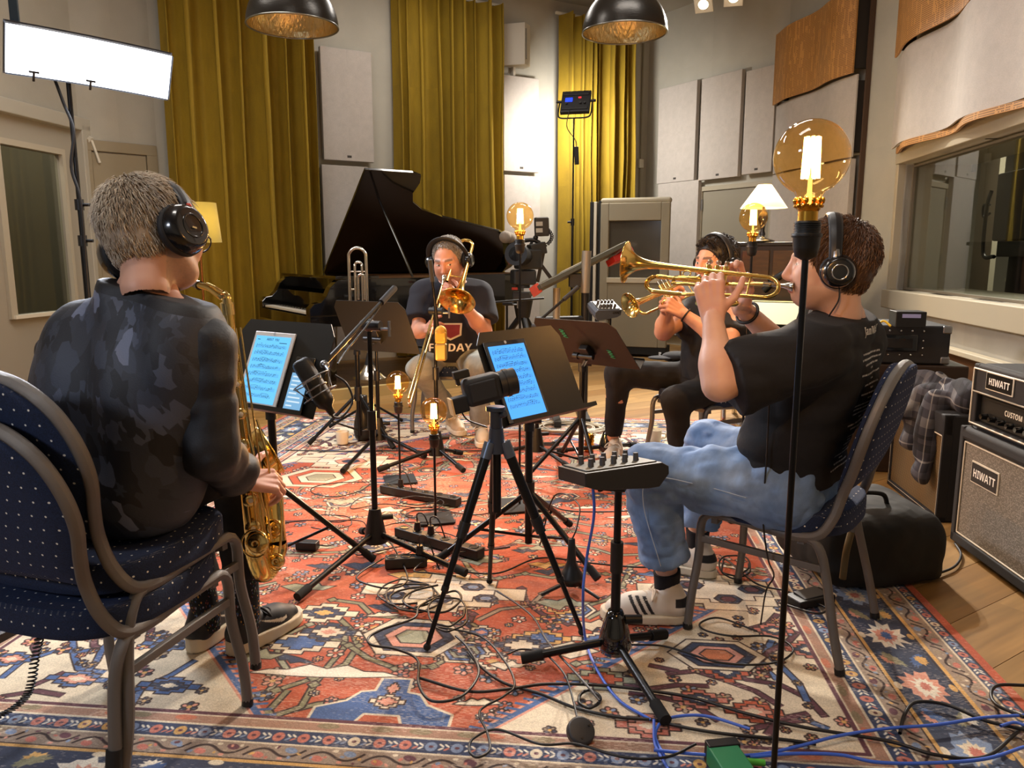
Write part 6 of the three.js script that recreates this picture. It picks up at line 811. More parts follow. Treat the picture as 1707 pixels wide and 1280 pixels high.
function deskFrame(c, n) { n = n.clone().normalize(); const r = Y.clone().cross(n).normalize(), u = n.clone().cross(r).normalize(); return { c, n, r, u, P: (x, y, z = 0) => c.clone().addScaledVector(r, x).addScaledVector(u, y).addScaledVector(n, z) }; }
const slab = (D, w, h, t, x, y, z, bev = .003) => basis(box(w, h, t, null, null, bev), D.P(x, y, z), D.r, D.u, D.n);
function musicStand(c, n, w, h, base, label, o = {}) {
  const g = thing('music_stand', label, 'music stand', 'black orchestra music stands'), D = deskFrame(c, n), q = .045;
  part(g, 'desk', basis(extrude([[-w / 2 + .0, -h / 2], [w / 2, -h / 2], [w / 2 - .004, h / 2 - q], [w / 2 - q * .8, h / 2], [-w / 2 + q * .8, h / 2], [-w / 2 + .004, h / 2 - q]], .003), D.P(0, 0, -.0015), D.r, D.u, D.n), o.mat || mDesk, 'flat steel desk');
  part(g, 'ledge', [slab(D, w, .003, .06, 0, -h / 2, .03, 0), slab(D, w, .016, .003, 0, -h / 2 + .006, .06, 0)], o.mat || mDesk); part(g, 'bracket', [slab(D, .05, .09, .03, 0, -.05, -.02, .004)], mBlack);
  const jt = D.P(0, -.07, -.045), top = V(base.x, jt.y, base.z); part(g, 'tilt_joint', [cyl(D.P(-.045, -.06, -.04), D.P(.045, -.06, -.04), .013), cyl(D.P(.045, -.06, -.04), D.P(.075, -.06, -.04), .018)], mBlack);
  const hubY = o.hub || .34; part(g, 'pole', [cyl(V(base.x, .06, base.z), V(base.x, hubY + .3, base.z), .0155), cyl(V(base.x, hubY + .28, base.z), jt, .0125)], mSteelBlk); part(g, 'collar', [cyl(V(base.x, hubY + .25, base.z), V(base.x, hubY + .32, base.z), .022), cyl(V(base.x, hubY + .29, base.z), V(base.x + .05, hubY + .29, base.z), .011)], mBlack);
  part(g, 'hub', cyl(V(base.x, hubY - .05, base.z), V(base.x, hubY + .04, base.z), .024), mBlack); tripodLegs(g, base, hubY, o.R || .34, o.ang || [.4, 2.5, 4.6], .0115, mSteelBlk); for (const a of o.ang || [.4, 2.5, 4.6]) part(g, 'strut', cyl(V(base.x, .09, base.z), V(base.x + Math.sin(a) * (o.R || .34) * .55, hubY * .45 + .01, base.z + Math.cos(a) * (o.R || .34) * .55), .006), mSteelBlk);
  if (o.marks) part(g, 'green_mark', o.marks.map(([x, y]) => tube([0, 1, 2, 3, 4, 5, 6, 7].map((i) => D.P(x + (i % 2 ? .012 : -.012), y + i * .009, -.0035)), .0022, 60, 6)), mat(0x2f8f6c, .7), 'green painted squiggles'); seat(g); return D;
}
const emScreen = (t, k = 1) => mat(0x000000, .15, 0, { emissive: 0xffffff, emissiveMap: t, emissiveIntensity: k });
function tablet(D, x, y, w, h, tex, label, bez, t = .008, grp) { const g = thing('tablet', label, 'tablet', grp); part(g, 'casing', slab(D, w, h, t, x, y, .004 + t / 2, .003), bez); const s = basis(new THREE.PlaneGeometry(w * .87, h * .88), D.P(x, y, .0045 + t + .0008), D.r, D.u, D.n); part(g, 'screen', s, emScreen(tex, .95), 'lit screen showing sheet music'); part(g, 'home_button', basis(new THREE.CylinderGeometry(.006, .006, .0012, 20).rotateX(Math.PI / 2), D.P(x, y + h * .475, .005 + t), D.r, D.u, D.n), mat(0xbfc3c6, .4)); seat(g); const l = areaLight(0x66b4ff, .9, w * .85, h * .85, D.P(x, y, .03), D.P(x, y, 1)); return g; }
const DA = musicStand(at(462, 610, 2.76), V(-.5, .4, .77), .5, .34, fl(466, 950, .008).setY(0), 'music stand with white tablet beside the saxophonist', { ang: [0, 1.75, 4.2], hub: .36, R: .36 });
tablet(DA, -.045, -.02, .215, .285, sheetTex(8, 'ABOUT YOU', '#62b6ee'), 'white framed tablet with lit sheet music on the left music stand', mat(0xe6e4e0, .3), .008, 'tablets showing sheet music');
{ const g = thing('phone', 'small black phone with lit pale screen on the left music stand', 'phone'); part(g, 'casing', slab(DA, .095, .2, .01, .15, -.06, .01, .004), mBlackGloss); part(g, 'screen', basis(new THREE.PlaneGeometry(.085, .13), DA.P(.15, -.085, .0165), DA.r, DA.u, DA.n), emScreen(canvasTex(64, 96, (q, w, h) => { q.fillStyle = '#7fb4dc'; q.fillRect(0, 0, w, h); q.fillStyle = '#d8ecf8'; for (let i = 0; i < 8; i++) q.fillRect(6, 8 + i * 11, rr(20, 50), 4); }), .7), 'lit pale blue screen'); seat(g); }
const DB = musicStand(at(626, 545, 4.4), V(.4, .46, -.79), .5, .34, fl(600, 738, .008).setY(0), 'music stand seen from behind, in front of the parked silver trombone', { R: .32, ang: [.9, 3.0, 5.0] });
const DC = musicStand(at(886, 622, 2.8), V(.66, .43, .62), .46, .35, fl(881, 925, .008).setY(0), 'music stand with black tablet in the centre, desk lit gold by the bulb', { hub: .28, R: .37, ang: [.75, 2.6, 4.95] });
tablet(DC, -.1, -.02, .215, .305, sheetTex(9, '', '#4aa0f4'), 'black framed tablet with lit sheet music on the centre music stand', mBlackGloss, .012, 'tablets showing sheet music');
const DD = musicStand(at(974, 572, 3.85), V(.45, .72, -.53), .5, .36, fl(968, 790, .008).setY(0), 'music stand seen from behind with green squiggles, before the far trumpeter', { R: .36, ang: [.2, 3.4, 5.2], marks: [[.09, .04], [-.13, -.1]] });
// microphones
function micStand(base, h, label, o) {
  const g = thing('microphone_stand', label, 'microphone stand', 'black microphone stands'), B = base; part(g, 'pole', [cyl(V(B.x, .06, B.z), V(B.x, h * .6, B.z), .0125), cyl(V(B.x, h * .58, B.z), V(B.x, h, B.z), .0095)], mSteelBlk); part(g, 'clutch', cyl(V(B.x, h * .56, B.z), V(B.x, h * .64, B.z), .019), mBlack); part(g, 'hub', cyl(V(B.x, .06, B.z), V(B.x, .2, B.z), .05, .024, 16), mBlack); part(g, 'hub_knob', cyl(V(B.x, .16, B.z), V(B.x + .07, .16, B.z - .02), .012), mBlack);
  for (const a of o.legs) { const e = a.isVector3 ? a : V(B.x + Math.sin(a) * .32, .02, B.z + Math.cos(a) * .32), s = V(B.x, .1, B.z); e.y = .029; const l = part(g, 'leg', cyl(s, e, .0115), mSteelBlk), d = e.clone().sub(s).normalize(); part(l, 'rubber_foot', cyl(e.clone().addScaledVector(d, -.06), e.clone().addScaledVector(d, .005), .0165), mRubber); }
  if (o.boom) { const [a, b] = o.boom; part(g, 'boom', cyl(a, b, .009, .0075), mSteelBlk); const d = b.clone().sub(a).normalize(); part(g, 'boom_grip', cyl(b.clone().addScaledVector(d, -.11), b.clone().addScaledVector(d, .01), .013), mat(0x2b2b2c, .8)); const p = o.pivot || V(B.x, h, B.z); part(g, 'boom_clamp', [cyl(p.clone().add(V(-.03, 0, 0)), p.clone().add(V(.05, 0, .03)), .02), ball(p, .026)], mBlack); part(g, 'thumb_screw', [cyl(p.clone().add(V(.05, -.01, .03)), p.clone().add(V(.09, -.01, .04)), .006), cyl(p.clone().add(V(.085, -.04, .04)), p.clone().add(V(.085, .02, .04)), .006)], mSteel); if (o.cable) part(g, 'cable', tube(o.cable, .0032, 60, 6), mBlack); }
  return seat(g);
}
{
  const b = fl(627, 922, .008).setY(0), A = at(541, 606, 2.66), E = at(656, 482, 3.12), piv = at(612, 546, 2.92);
  micStand(b, piv.y, 'boom microphone stand in the left foreground reaching down to the saxophone microphone', { legs: [fl(497, 998, .02), fl(775, 958, .02), fl(604, 888, .02)], boom: [A, E], pivot: V(b.x, piv.y, b.z), cable: [lerpV(A, E, .9), lerpV(A, E, .6).add(V(.0, -.03, .02)), lerpV(A, E, .3).add(V(0, -.04, .02)), lerpV(A, E, .1).add(V(.02, -.03, .01))] });
  const t = at(499, 600, 2.58), e = at(548, 680, 2.56), d = e.clone().sub(t).normalize(), L = e.distanceTo(t), g = thing('studio_microphone', 'black large microphone in a wire cradle aimed at the saxophone', 'microphone', 'studio microphones'), s1 = V(0, 0, 1).addScaledVector(d, -d.z).normalize(), s2 = d.clone().cross(s1), ring = (k, r) => Array.from({ length: 16 }, (_, i) => { const a = i / 16 * 6.283; return t.clone().addScaledVector(d, L * k).addScaledVector(s1, Math.cos(a) * r).addScaledVector(s2, Math.sin(a) * r); });
  part(g, 'grille', lathe([[.0001, 0], [.024, .002], [.031, .01], [.033, .03], [.033, .075]], t, d, 24), mat(0x20201f, .45, .5, bump(120, .001))); part(g, 'body', [lathe([[.033, .075], [.034, .08], [.034, .155], [.03, .175], [.014, .19], [.011, .215]], t, d, 24)], mat(0x1c1813, .4, .3)); part(g, 'band', lathe([[.0345, .076], [.0355, .08], [.0345, .084]], t, d, 24), mSteel);
  const cr = thing('shock_mount', 'silver wire shock mount around the saxophone microphone', 'shock mount'); for (const [k, r] of [[.42, .068], [.72, .06]]) part(cr, 'wire_ring', tube(ring(k, r), .0022, 60, 6, true), mSteel); const W = []; for (let i = 0; i < 8; i++) { const a = ring(.42, .068)[i * 2], c = ring(.72, .045)[(i * 2 + 1) % 16]; W.push(cyl(a, c, .0016, .0016, 6)); } part(cr, 'wire_zigzag', W, mSteel).userData.kind = 'stuff'; part(cr, 'clamp', [ball(at(541, 608, 2.64), .017), cyl(at(541, 608, 2.64), ring(.42, .068)[12], .005), cyl(at(541, 608, 2.64), ring(.42, .068)[10], .004)], mSteel); part(cr, 'inner_ring', tube(ring(.58, .0365), .003, 50, 6, true), mSteel); seat(cr);
  part(g, 'cable', tube([e.clone().addScaledVector(d, .01), at(556, 695, 2.56), at(572, 693, 2.6), at(588, 668, 2.64), at(578, 640, 2.66), at(558, 625, 2.66)], .0042, 50, 8), mBlack); seat(g);
}
{
  const b = fl(729, 772, .008).setY(0), h = at(728, 520, 4.3).y, tip = at(717, 436, 4.2);
  micStand(b, h, 'microphone stand directly in front of the trombonist', { legs: [fl(632, 785, .02), fl(768, 757, .02), fl(772, 786, .02)], boom: [at(730, 548, 4.28), tip], pivot: V(b.x, h, b.z) });
  const c = at(735, 567, 4.26), g = thing('studio_microphone', 'gold microphone hanging in front of the trombonist shirt', 'microphone', 'studio microphones'); part(g, 'grille', [ball(c.clone().add(V(0, .045, 0)), .034, 1, 1.1, .6), box(.066, .07, .042, [c.x, c.y + .015, c.z], null, .014)], mat(0xb08a3c, .4, .8, bump(90, .001)), 'gold mesh grille'); part(g, 'body', [box(.066, .1, .044, [c.x, c.y - .065, c.z], null, .014)], mat(0x8f7a44, .4, .6)); part(g, 'mount', bar(V(b.x, c.y, b.z), c.clone().add(V(0, 0, -.01)), .02, .02), mBlack); seat(g);
}
micStand(fl(632, 745, .008).setY(0), at(632, 548, 4.6).y, 'slim microphone stand with clamp between the music stand and the trombonist', { legs: [fl(572, 787, .02), fl(708, 762, .02), fl(640, 715, .02)], boom: [at(622, 552, 4.6), at(648, 545, 4.62)] });
micStand(fl(845, 640, .0).setY(0).setZ(-6.2).setX(at(845, 500, 6.2).x), at(845, 505, 6.2).y, 'boom stand with level arm to the right of the trombonist', { legs: [.4, 2.5, 4.6], boom: [at(906, 497, 6.1), at(772, 508, 5.7)] });
micStand(at(895, 700, 4.5).setY(0), at(893, 545, 4.5).y, 'boom stand with pale arm behind the green marked music stand', { legs: [.6, 2.7, 4.8], boom: [at(893, 540, 4.5), at(962, 480, 4.6)] });
// personal mixers on stands
function mixer(c, n, w, h, poleBase, label, legs, m, hub) {
  const g = thing('personal_mixer', label, 'mixer', 'small headphone mixers on stands'), D = deskFrame(c, n);
  const sh = basis(extrude([[-w * .5, -.0], [-w * .5, .018], [-w * .42, .03], [w * .5, .03], [w * .5, .0], [w * .38, -.012], [-w * .25, -.03], [-w * .38, -.03]], h, .004), D.P(0, -h / 2, -.03), D.r, D.n, D.u.clone()); part(g, 'casing', sh, m); part(g, 'top_plate', slab(D, w * .86, h * .9, .006, w * .04, 0, .005, .002), mat(0x4b4a44, .45, .4));
  for (let j = 0; j < 2; j++) for (let i = 0; i < 5; i++) part(g, 'knob', cyl(D.P(-w * .26 + i * w * .14 + j * w * .02, -h * .28 + j * h * .42, .006), D.P(-w * .26 + i * w * .14 + j * w * .02, -h * .28 + j * h * .42, .03), .0085, .007, 12), mat(0x3d3f44, .6));
  for (let i = 0; i < 3; i++) part(g, 'jack_socket', basis(new THREE.TorusGeometry(.007, .0025, 8, 18), D.P(w * .22 + i * w * .1, -h / 2 - .006, -.012), D.r, D.n, D.u), mBlack);
  if (poleBase) { const s = thing('mixer_stand', label.includes('nearest') ? 'black tripod stand under the nearest mixer, in front of the jeans' : 'thin black stand under the farther blue grey mixer', 'stand', 'stands under the mixers'), B = poleBase, top = c.clone().addScaledVector(D.n, -.06); part(s, 'pole', [cyl(V(B.x, .1, B.z), V(B.x, top.y * .62, B.z), .0145), cyl(V(B.x, top.y * .6, B.z), V(B.x, top.y, B.z), .011)], mSteelBlk); part(s, 'clutch', cyl(V(B.x, top.y * .5, B.z), V(B.x, top.y * .66, B.z), .019), mBlack); part(s, 'top_clamp', bar(V(B.x, top.y - .01, B.z), top, .06, .03), mBlack); part(s, 'hub', [lathe([[.0001, .04], [.046, .04], [.052, .06], [.045, .1], [.03, .15], [.022, .17], [.0001, .17]], V(B.x, 0, B.z), Y, 16)], mBlackGloss); part(s, 'hub_knob', cyl(V(B.x + .03, .14, B.z), V(B.x + .08, .14, B.z), .014), mBlack); for (const e of legs) { e.y = .03; const a = V(B.x, .075, B.z), d = e.clone().sub(a).normalize(), l = part(s, 'leg', cyl(a, e, .0125), mSteelBlk); part(l, 'rubber_foot', cyl(e.clone().addScaledVector(d, -.06), e.clone().addScaledVector(d, .006), .017), mRubber); } seat(s); } seat(g);
}
mixer(at(1022, 775, 2.08), V(-.05, .98, -.1), .265, .14, fl(1024, 1100, .008).setY(0), 'black headphone mixer with grey knobs beside the jeans knee, nearest mixer', [fl(872, 1102, .02), fl(1106, 1062, .02), fl(1108, 1204, .02)], mat(0x1b1b1c, .45));
mixer(at(1008, 510, 4.55), V(.12, .93, .35), .16, .12, at(1014, 640, 4.55).setY(0), 'blue grey headphone mixer near the far trumpet bell, farther mixer', [.3, 2.4, 4.5].map((a) => at(1014, 640, 4.55).setY(0).add(V(Math.sin(a) * .3, 0, Math.cos(a) * .3))), mat(0x3c4654, .5));
// video camera on tripod in the middle
{
  const g = thing('video_camera', 'black video camera on a tripod in the centre, beside the black tablet', 'camera'), c = at(806, 648, 2.36), ax = V(.93, .2, -.3).normalize(), D = { c, r: ax, u: V(-.2, .97, 0), n: V(0, 0, 0) }; D.n = ax.clone().cross(D.u).normalize(); D.u = D.n.clone().cross(ax).normalize(); const bx = (w, h, t, x, y, z, b = .01) => basis(box(w, h, t, null, null, b), c.clone().addScaledVector(D.r, x).addScaledVector(D.u, y).addScaledVector(D.n, z), D.r, D.u, D.n);
  part(g, 'body', [bx(.12, .088, .075, -.005, 0, 0, .018), bx(.085, .06, .01, -.01, 0, .038, .006)], mat(0x191a1b, .6, 0, bump(60, .0008))); part(g, 'lens', [cyl(c.clone().addScaledVector(ax, .05), c.clone().addScaledVector(ax, .105), .042, .042, 28), cyl(c.clone().addScaledVector(ax, .07), c.clone().addScaledVector(ax, .082), .045, .045, 28)], mat(0x141415, .5)); part(g, 'eyepiece', [bx(.05, .05, .05, -.085, -.028, .0, .006)], mBlackMatte); part(g, 'screen_hood', [bx(.006, .055, .055, -.112, -.03, 0, .001)], mat(0xd9b27a, .4), 'pale edge of the hood'); part(g, 'top_mount', [bx(.05, .025, .03, -.06, .062, 0, .003), bx(.012, .04, .02, -.075, .05, .0, .003)], mBlack); part(g, 'cable', tube([c.clone().add(V(-.06, -.06, .01)), at(768, 682, 2.34), at(780, 700, 2.34), at(812, 712, 2.36)], .0026, 30, 6), mBlack); seat(g);
  const t = thing('camera_tripod', 'black camera tripod in the centre with long thin legs', 'tripod'), hd = at(826, 684, 2.36), ap = at(828, 742, 2.38); part(t, 'ball_head', [cyl(at(827, 712, 2.37), hd, .02, .018, 20), ball(at(827, 690, 2.37), .02), cyl(hd, hd.clone().add(V(0, .012, 0)), .03, .03, 20), cyl(at(827, 695, 2.37), at(842, 690, 2.34), .009)], mat(0x3c4450, .4, .6)); part(t, 'collar', [cyl(at(828, 752, 2.38), at(827, 712, 2.37), .03, .022, 16)], mat(0x4b5566, .35, .7), 'blue grey collar'); part(t, 'centre_column', cyl(V(ap.x, ap.y - .22, ap.z), ap, .014), mSteelBlk);
  for (const [px, py, k] of [[712, 1078, 1], [970, 1053, 1], [816, 968, 1]]) { const e = fl(px, py, .02), s = ap.clone().add(e.clone().sub(ap).setY(0).normalize().multiplyScalar(.03)), P = (q) => lerpV(s, e, q), l = part(t, 'leg', [cyl(P(0), P(.42), .0165, .0155), cyl(P(.4), P(.72), .011), cyl(P(.7), P(1), .008)], mSteelBlk); part(l, 'leg_lock', [cyl(P(.38), P(.425), .0185), cyl(P(.424), P(.46), .0165)], mBlack); part(l, 'leg_lock', cyl(P(.7), P(.725), .0125), mBlack); part(l, 'foot', ball(P(1), .012), mRubber); part(l, 'hinge', cyl(P(-.02), P(.06), .0195, .018), mat(0x6a7688, .3, .8)); } seat(t);
}
// ---------- pianos and things at the back ----------
{
  const K = V(.558, 0, .83), L = V(.83, 0, -.558), T = at(512, 520, 6.75), O = T.clone().addScaledVector(K, -1.36), P = (l, k, y) => O.clone().addScaledVector(L, l).addScaledVector(K, k).setY(y), g = thing('grand_piano', 'black concert grand piano with open lid behind the trombonist', 'piano'), W = 1.5;
  const out = [[.38, 0], [.38, W], [1.02, W], [1.1, W - .03], [1.12, W - .12], [1.1, W - .26], [1.14, W - .38], [1.26, W - .48], [1.5, W - .58], [1.85, W - .68], [2.2, W - .78], [2.45, W - .9], [2.6, W - 1.08], [2.64, W - 1.26], [2.62, W - 1.4], [2.55, 0]].map(([l, k]) => [l < .6 ? l : .38 + (l - .38) * 1.16, k]);
  const flatG = (pts, y, h, bev = .004) => basis(extrude(pts, h, bev), O.clone().setY(y), L, K, Y.clone());
  part(g, 'case', flatG(out, .7, .31), mBlackGloss, 'curved black case'); part(g, 'soundboard', flatG(out.map(([l, k]) => [mix(1.4, l, .94), mix(.7, k, .94)]), 1.012, .004, 0), mat(0x5a3a1c, .4)); part(g, 'keybed', flatG([[-.02, .0], [-.02, W], [.4, W], [.4, 0]], .6, .09), mBlackGloss);
  for (const k of [0, W - .1]) part(g, 'cheek', basis(extrude([[-.02, 0], [-.02, .06], [.02, .1], [.08, .11], [.13, .16], [.17, .24], [.24, .3], [.4, .31], [.4, 0]], .1, .004), P(0, k, .7), L, Y.clone(), K), mBlackGloss);
  const keys = [basis(box(.16, .02, W - .24, null, null, .002), P(.08, W / 2, .715), L, Y.clone(), K)]; const kb = part(g, 'white_keys', keys, mat(0xe8e4da, .3), 'row of white keys'); const bk = []; for (let i = 0; i < 52; i++) if (![2, 6].includes(i % 7)) bk.push(basis(box(.09, .018, .011, null, null, 0), P(.12, .13 + (i + 1) * (W - .26) / 52, .732), L, Y.clone(), K)); part(kb, 'black_keys', bk, mBlackGloss).userData.kind = 'stuff';
  part(g, 'fallboard', basis(box(.02, .16, W - .22, null, null, .004), P(.2, W / 2, .8), L, Y.clone(), K), mBlackGloss); part(g, 'lid_front_flap', flatG([[.22, 0], [.22, W], [.62, W], [.62, 0]].map(([l, k]) => [l, k]), 1.014, .02), mBlackGloss);
  // lid
  const a = .69, KA = K.clone().multiplyScalar(Math.cos(a)).addScaledVector(Y, Math.sin(a)), lid = out.map(([l, k]) => [Math.max(l, .66) + (l < .5 ? 0 : .02), k * 1.02]); part(g, 'lid', basis(extrude(lid, .022, .004), P(0, 0, 1.03), L, KA, L.clone().cross(KA)), mBlackGloss, 'raised lid'); part(g, 'lid_prop', cyl(P(1.02, W - .1, 1.0), P(.92, .02, 1.05).addScaledVector(KA, 1.12), .012), mBlackGloss);
  for (const [l, k] of [[.2, .15], [.2, W - .15], [2.2, .3]]) { part(g, 'leg', [sweep([P(l, k, .64), P(l, k, .4), P(l, k, .07)], (t) => mix(.075, .045, t), 20, 4)], mBlackGloss); part(g, 'caster', cyl(P(l - .02, k, .035), P(l + .02, k, .035), .035, .035, 16), mBrass); } part(g, 'pedal_lyre', [flatG([[.3, W / 2 - .14], [.3, W / 2 + .14], [.38, W / 2 + .14], [.38, W / 2 - .14]], .1, .06), cyl(P(.34, W / 2 - .08, .14), P(.34, W / 2 - .08, .62), .02), cyl(P(.34, W / 2 + .08, .14), P(.34, W / 2 + .08, .62), .02)], mBlackGloss); seat(g);
  // low pale plinth board seen under the piano
  const pb = thing('riser_board', 'pale wooden strip of the low riser under the grand piano', 'riser'); part(pb, 'board', flatG([[-.1, W + .25], [-.1, W + .3], [2.6, W + .3], [2.6, W + .25]], .0, .09, .003), mat(0xb7a06a, .6)); seat(pb);
}
// grey portable booth
{
  const A = at(1000, 560, 9.5), n = V(-.32, 0, .95).normalize(), r = Y.clone().cross(n).normalize(), g = thing('portable_booth', 'grey portable isolation booth panel with dark window at the back', 'booth'), Hh = at(1050, 331, 9.5).y, W = .82, B = (x, y, z) => A.clone().setY(0).addScaledVector(r, x).addScaledVector(n, z).setY(y), bx = (x0, x1, y0, y1, z0, z1, b = .01) => basis(box(x1 - x0, y1 - y0, z1 - z0, null, null, b), B((x0 + x1) / 2, (y0 + y1) / 2, (z0 + z1) / 2), r, Y.clone(), n);
  const m = mat(0x8c8470, .8, 0, bump(20, .0008)), wy0 = .92, wy1 = 1.62; part(g, 'front_panel', [bx(0, .1, .12, Hh - .06, 0, .09), bx(W - .1, W, .12, Hh - .06, 0, .09), bx(.1, W - .1, .12, wy0, 0, .09), bx(.1, W - .1, wy1, Hh - .06, 0, .09)], m); part(g, 'top_chamfer', bx(-.01, W + .01, Hh - .07, Hh, -.02, .07, .03), mat(0x9a927e, .7)); part(g, 'window_sill', bx(.09, W - .09, wy0 - .03, wy0 + .03, .0, .11, .004), mat(0xb9b09a, .6)); part(g, 'window_pane', bx(.1, W - .1, wy0, wy1, .02, .03, 0), mat(0x4b463c, .12, 0, { clearcoat: .5 }), 'dark glass'); part(g, 'side_panel', bx(-.03, .0, .1, Hh - .03, -.5, .07, .004), mBlackMatte); part(g, 'folded_panel', bx(-.14, -.1, .1, Hh - .04, -.5, .05, .004), mBlackMatte); part(g, 'pale_edge', bx(-.09, -.055, .1, Hh - .04, -.4, .06, .004), mat(0xc9c3b2, .6)); part(g, 'plinth', bx(-.1, W, .03, .12, -.3, .08, .004), mBlackMatte); for (const x of [.06, W - .06]) part(g, 'caster', cyl(B(x - .015, .04, .1), B(x + .015, .04, .1), .04, .04, 14), mChrome); seat(g);
}
// film camera on tripod at the back
{
  const c = at(874, 430, 6.7), g = thing('film_camera', 'film camera rig with fluffy microphone and monitor behind the globe bulb', 'camera'), S = (px, py, d = 6.7) => at(px, py, d);
  part(g, 'body', [box(.2, .17, .2, S(880, 432).toArray(), [0, .3, 0], .02), box(.14, .1, .12, S(895, 415).toArray(), [0, .3, .2], .01)], mat(0x25241f, .55)); part(g, 'lens', [cyl(S(876, 428, 6.68), S(862, 424, 6.45), .075, .085, 28), cyl(S(864, 424, 6.5), S(860, 423, 6.42), .095, .095, 28)], mat(0x1a1918, .35)); part(g, 'front_glass', cyl(S(860.5, 423, 6.43), S(860, 423, 6.415), .06, .06, 24), mBlackGloss); part(g, 'fluffy_microphone', [ball(S(843, 395, 6.6), .055, 1, .95, .9), ball(S(850, 396, 6.62), .05, 1, .9, .9)], mat(0xa89e92, 1, 0, { sheen: .6, ...bump(40, .006) }), 'grey furry wind cover'); part(g, 'top_handle', tube([S(850, 405), S(868, 402), S(888, 400), S(900, 405)], .018, 30), mBlack); part(g, 'hand_grip', tube([S(850, 414), S(846, 428), S(852, 440)], .022, 20), mat(0x6a4438, .7));
  const mo = part(g, 'monitor', box(.125, .16, .05, S(903, 378).toArray(), [0, .35, .04], .012), mat(0x38352f, .5)); part(mo, 'monitor_label', [box(.06, .035, .004, S(899, 373, 6.64).toArray(), [0, .35, .04]), box(.06, .035, .004, S(899, 384, 6.64).toArray(), [0, .35, .04])], mat(0xb4b3a8, .5), 'pale labels'); part(g, 'monitor_arm', [cyl(S(895, 391), S(884, 408), .012), ball(S(893, 396), .022)], mBlack); part(g, 'coiled_lead', tube(Array.from({ length: 60 }, (_, i) => { const t = i / 59, b = [S(912, 380), S(920, 392), S(915, 405), S(897, 415)], p = curve(b).getPoint(t); return p.add(V(Math.cos(i * 1.2) * .012, Math.sin(i * 1.2) * .012, 0)); }), .005, 180, 5), mBlack); part(g, 'support_arms', [bar(S(886, 420), S(920, 466), .06, .03), bar(S(906, 420), S(896, 470), .04, .03)], mBlack); seat(g);
  const t = thing('camera_tripod', 'heavy dark tripod under the film camera at the back', 'tripod'), h = S(872, 470), f = V(h.x, 0, h.z - .05); part(t, 'fluid_head', [box(.2, .13, .18, S(872, 462).toArray(), [0, .2, 0], .02), cyl(S(872, 480), S(872, 450), .06, .06, 20), box(.16, .06, .12, S(870, 492).toArray(), [0, 0, 0], .01)], mat(0x2a2d30, .45)); part(t, 'red_mark', box(.05, .02, .05, S(858, 481, 6.62).toArray()), mat(0xc23524, .5)); tripodLegs(t, f, .72, .5, [.3, 2.4, 4.5], .028, mSteelBlk, 'rubber_foot', 0); part(t, 'bowl', cyl(V(f.x, .68, f.z), V(f.x, .84, f.z), .06, .09, 20), mBlack); seat(t);
}
// stage keyboard tipped up on its stand
{
  const a = at(892, 484, 5.5), b = at(1034, 413, 5.9), g = thing('stage_keyboard', 'red and black stage keyboard tipped up at an angle on a stand', 'keyboard'), d = b.clone().sub(a).normalize(), up = V(-.45, .8, -.12), n = d.clone().cross(V(0, .5, .85)).normalize(); const uu = up.addScaledVector(d, -up.dot(d)).normalize();
  part(g, 'case', bar(a, b, .2, .036, uu, .006), mat(0x4a4a3e, .5)); part(g, 'red_end', [bar(lerpV(a, b, .985).addScaledVector(uu, -.05), lerpV(a, b, 1.03).addScaledVector(uu, -.05), .2, .05, uu, .006), bar(lerpV(a, b, .83).addScaledVector(uu, -.06), lerpV(a, b, .98).addScaledVector(uu, -.07), .12, .05, uu, .006)], mat(0xb02018, .4), 'red end block and underside'); part(g, 'top_panel', bar(lerpV(a, b, .04).addScaledVector(uu, .02), lerpV(a, b, .96).addScaledVector(uu, .02), .18, .006, uu), mat(0x6f6d58, .4)); part(g, 'key_row', bar(lerpV(a, b, .3).addScaledVector(uu, .028), lerpV(a, b, .55).addScaledVector(uu, .028), .08, .012, uu), mat(0xcfcabb, .4)); part(g, 'red_corner', bar(a.clone().addScaledVector(d, -.01), a.clone().addScaledVector(d, .02), .1, .07, uu), mat(0xd0503c, .5)); seat(g);
  const s = thing('keyboard_stand', 'black keyboard stand with grey pillar by the far mixer', 'stand'), c = at(976, 470, 5.75), q = at(928, 480, 5.65); part(s, 'grey_pillar', cyl(at(975, 488, 5.6), at(978, 418, 5.6), .034, .034, 18), mat(0x8f887a, .4, .5), 'light grey pillar'); part(s, 'column', cyl(V(c.x, .05, c.z), c, .03), mBlack); part(s, 'clamp', box(.12, .1, .08, at(962, 467, 5.65).toArray(), null, .01), mat(0x22272c, .5)); part(s, 'column', cyl(V(q.x, .05, q.z), q, .026), mat(0x9a8f78, .4, .4)); part(s, 'crossbar', cyl(V(c.x, .75, c.z), V(q.x - .15, .75, q.z), .025), mBlack); for (const p of [c, q]) part(s, 'foot', bar(V(p.x, .03, p.z - .3), V(p.x, .03, p.z + .3), .05, .04), mBlack); seat(s);
}
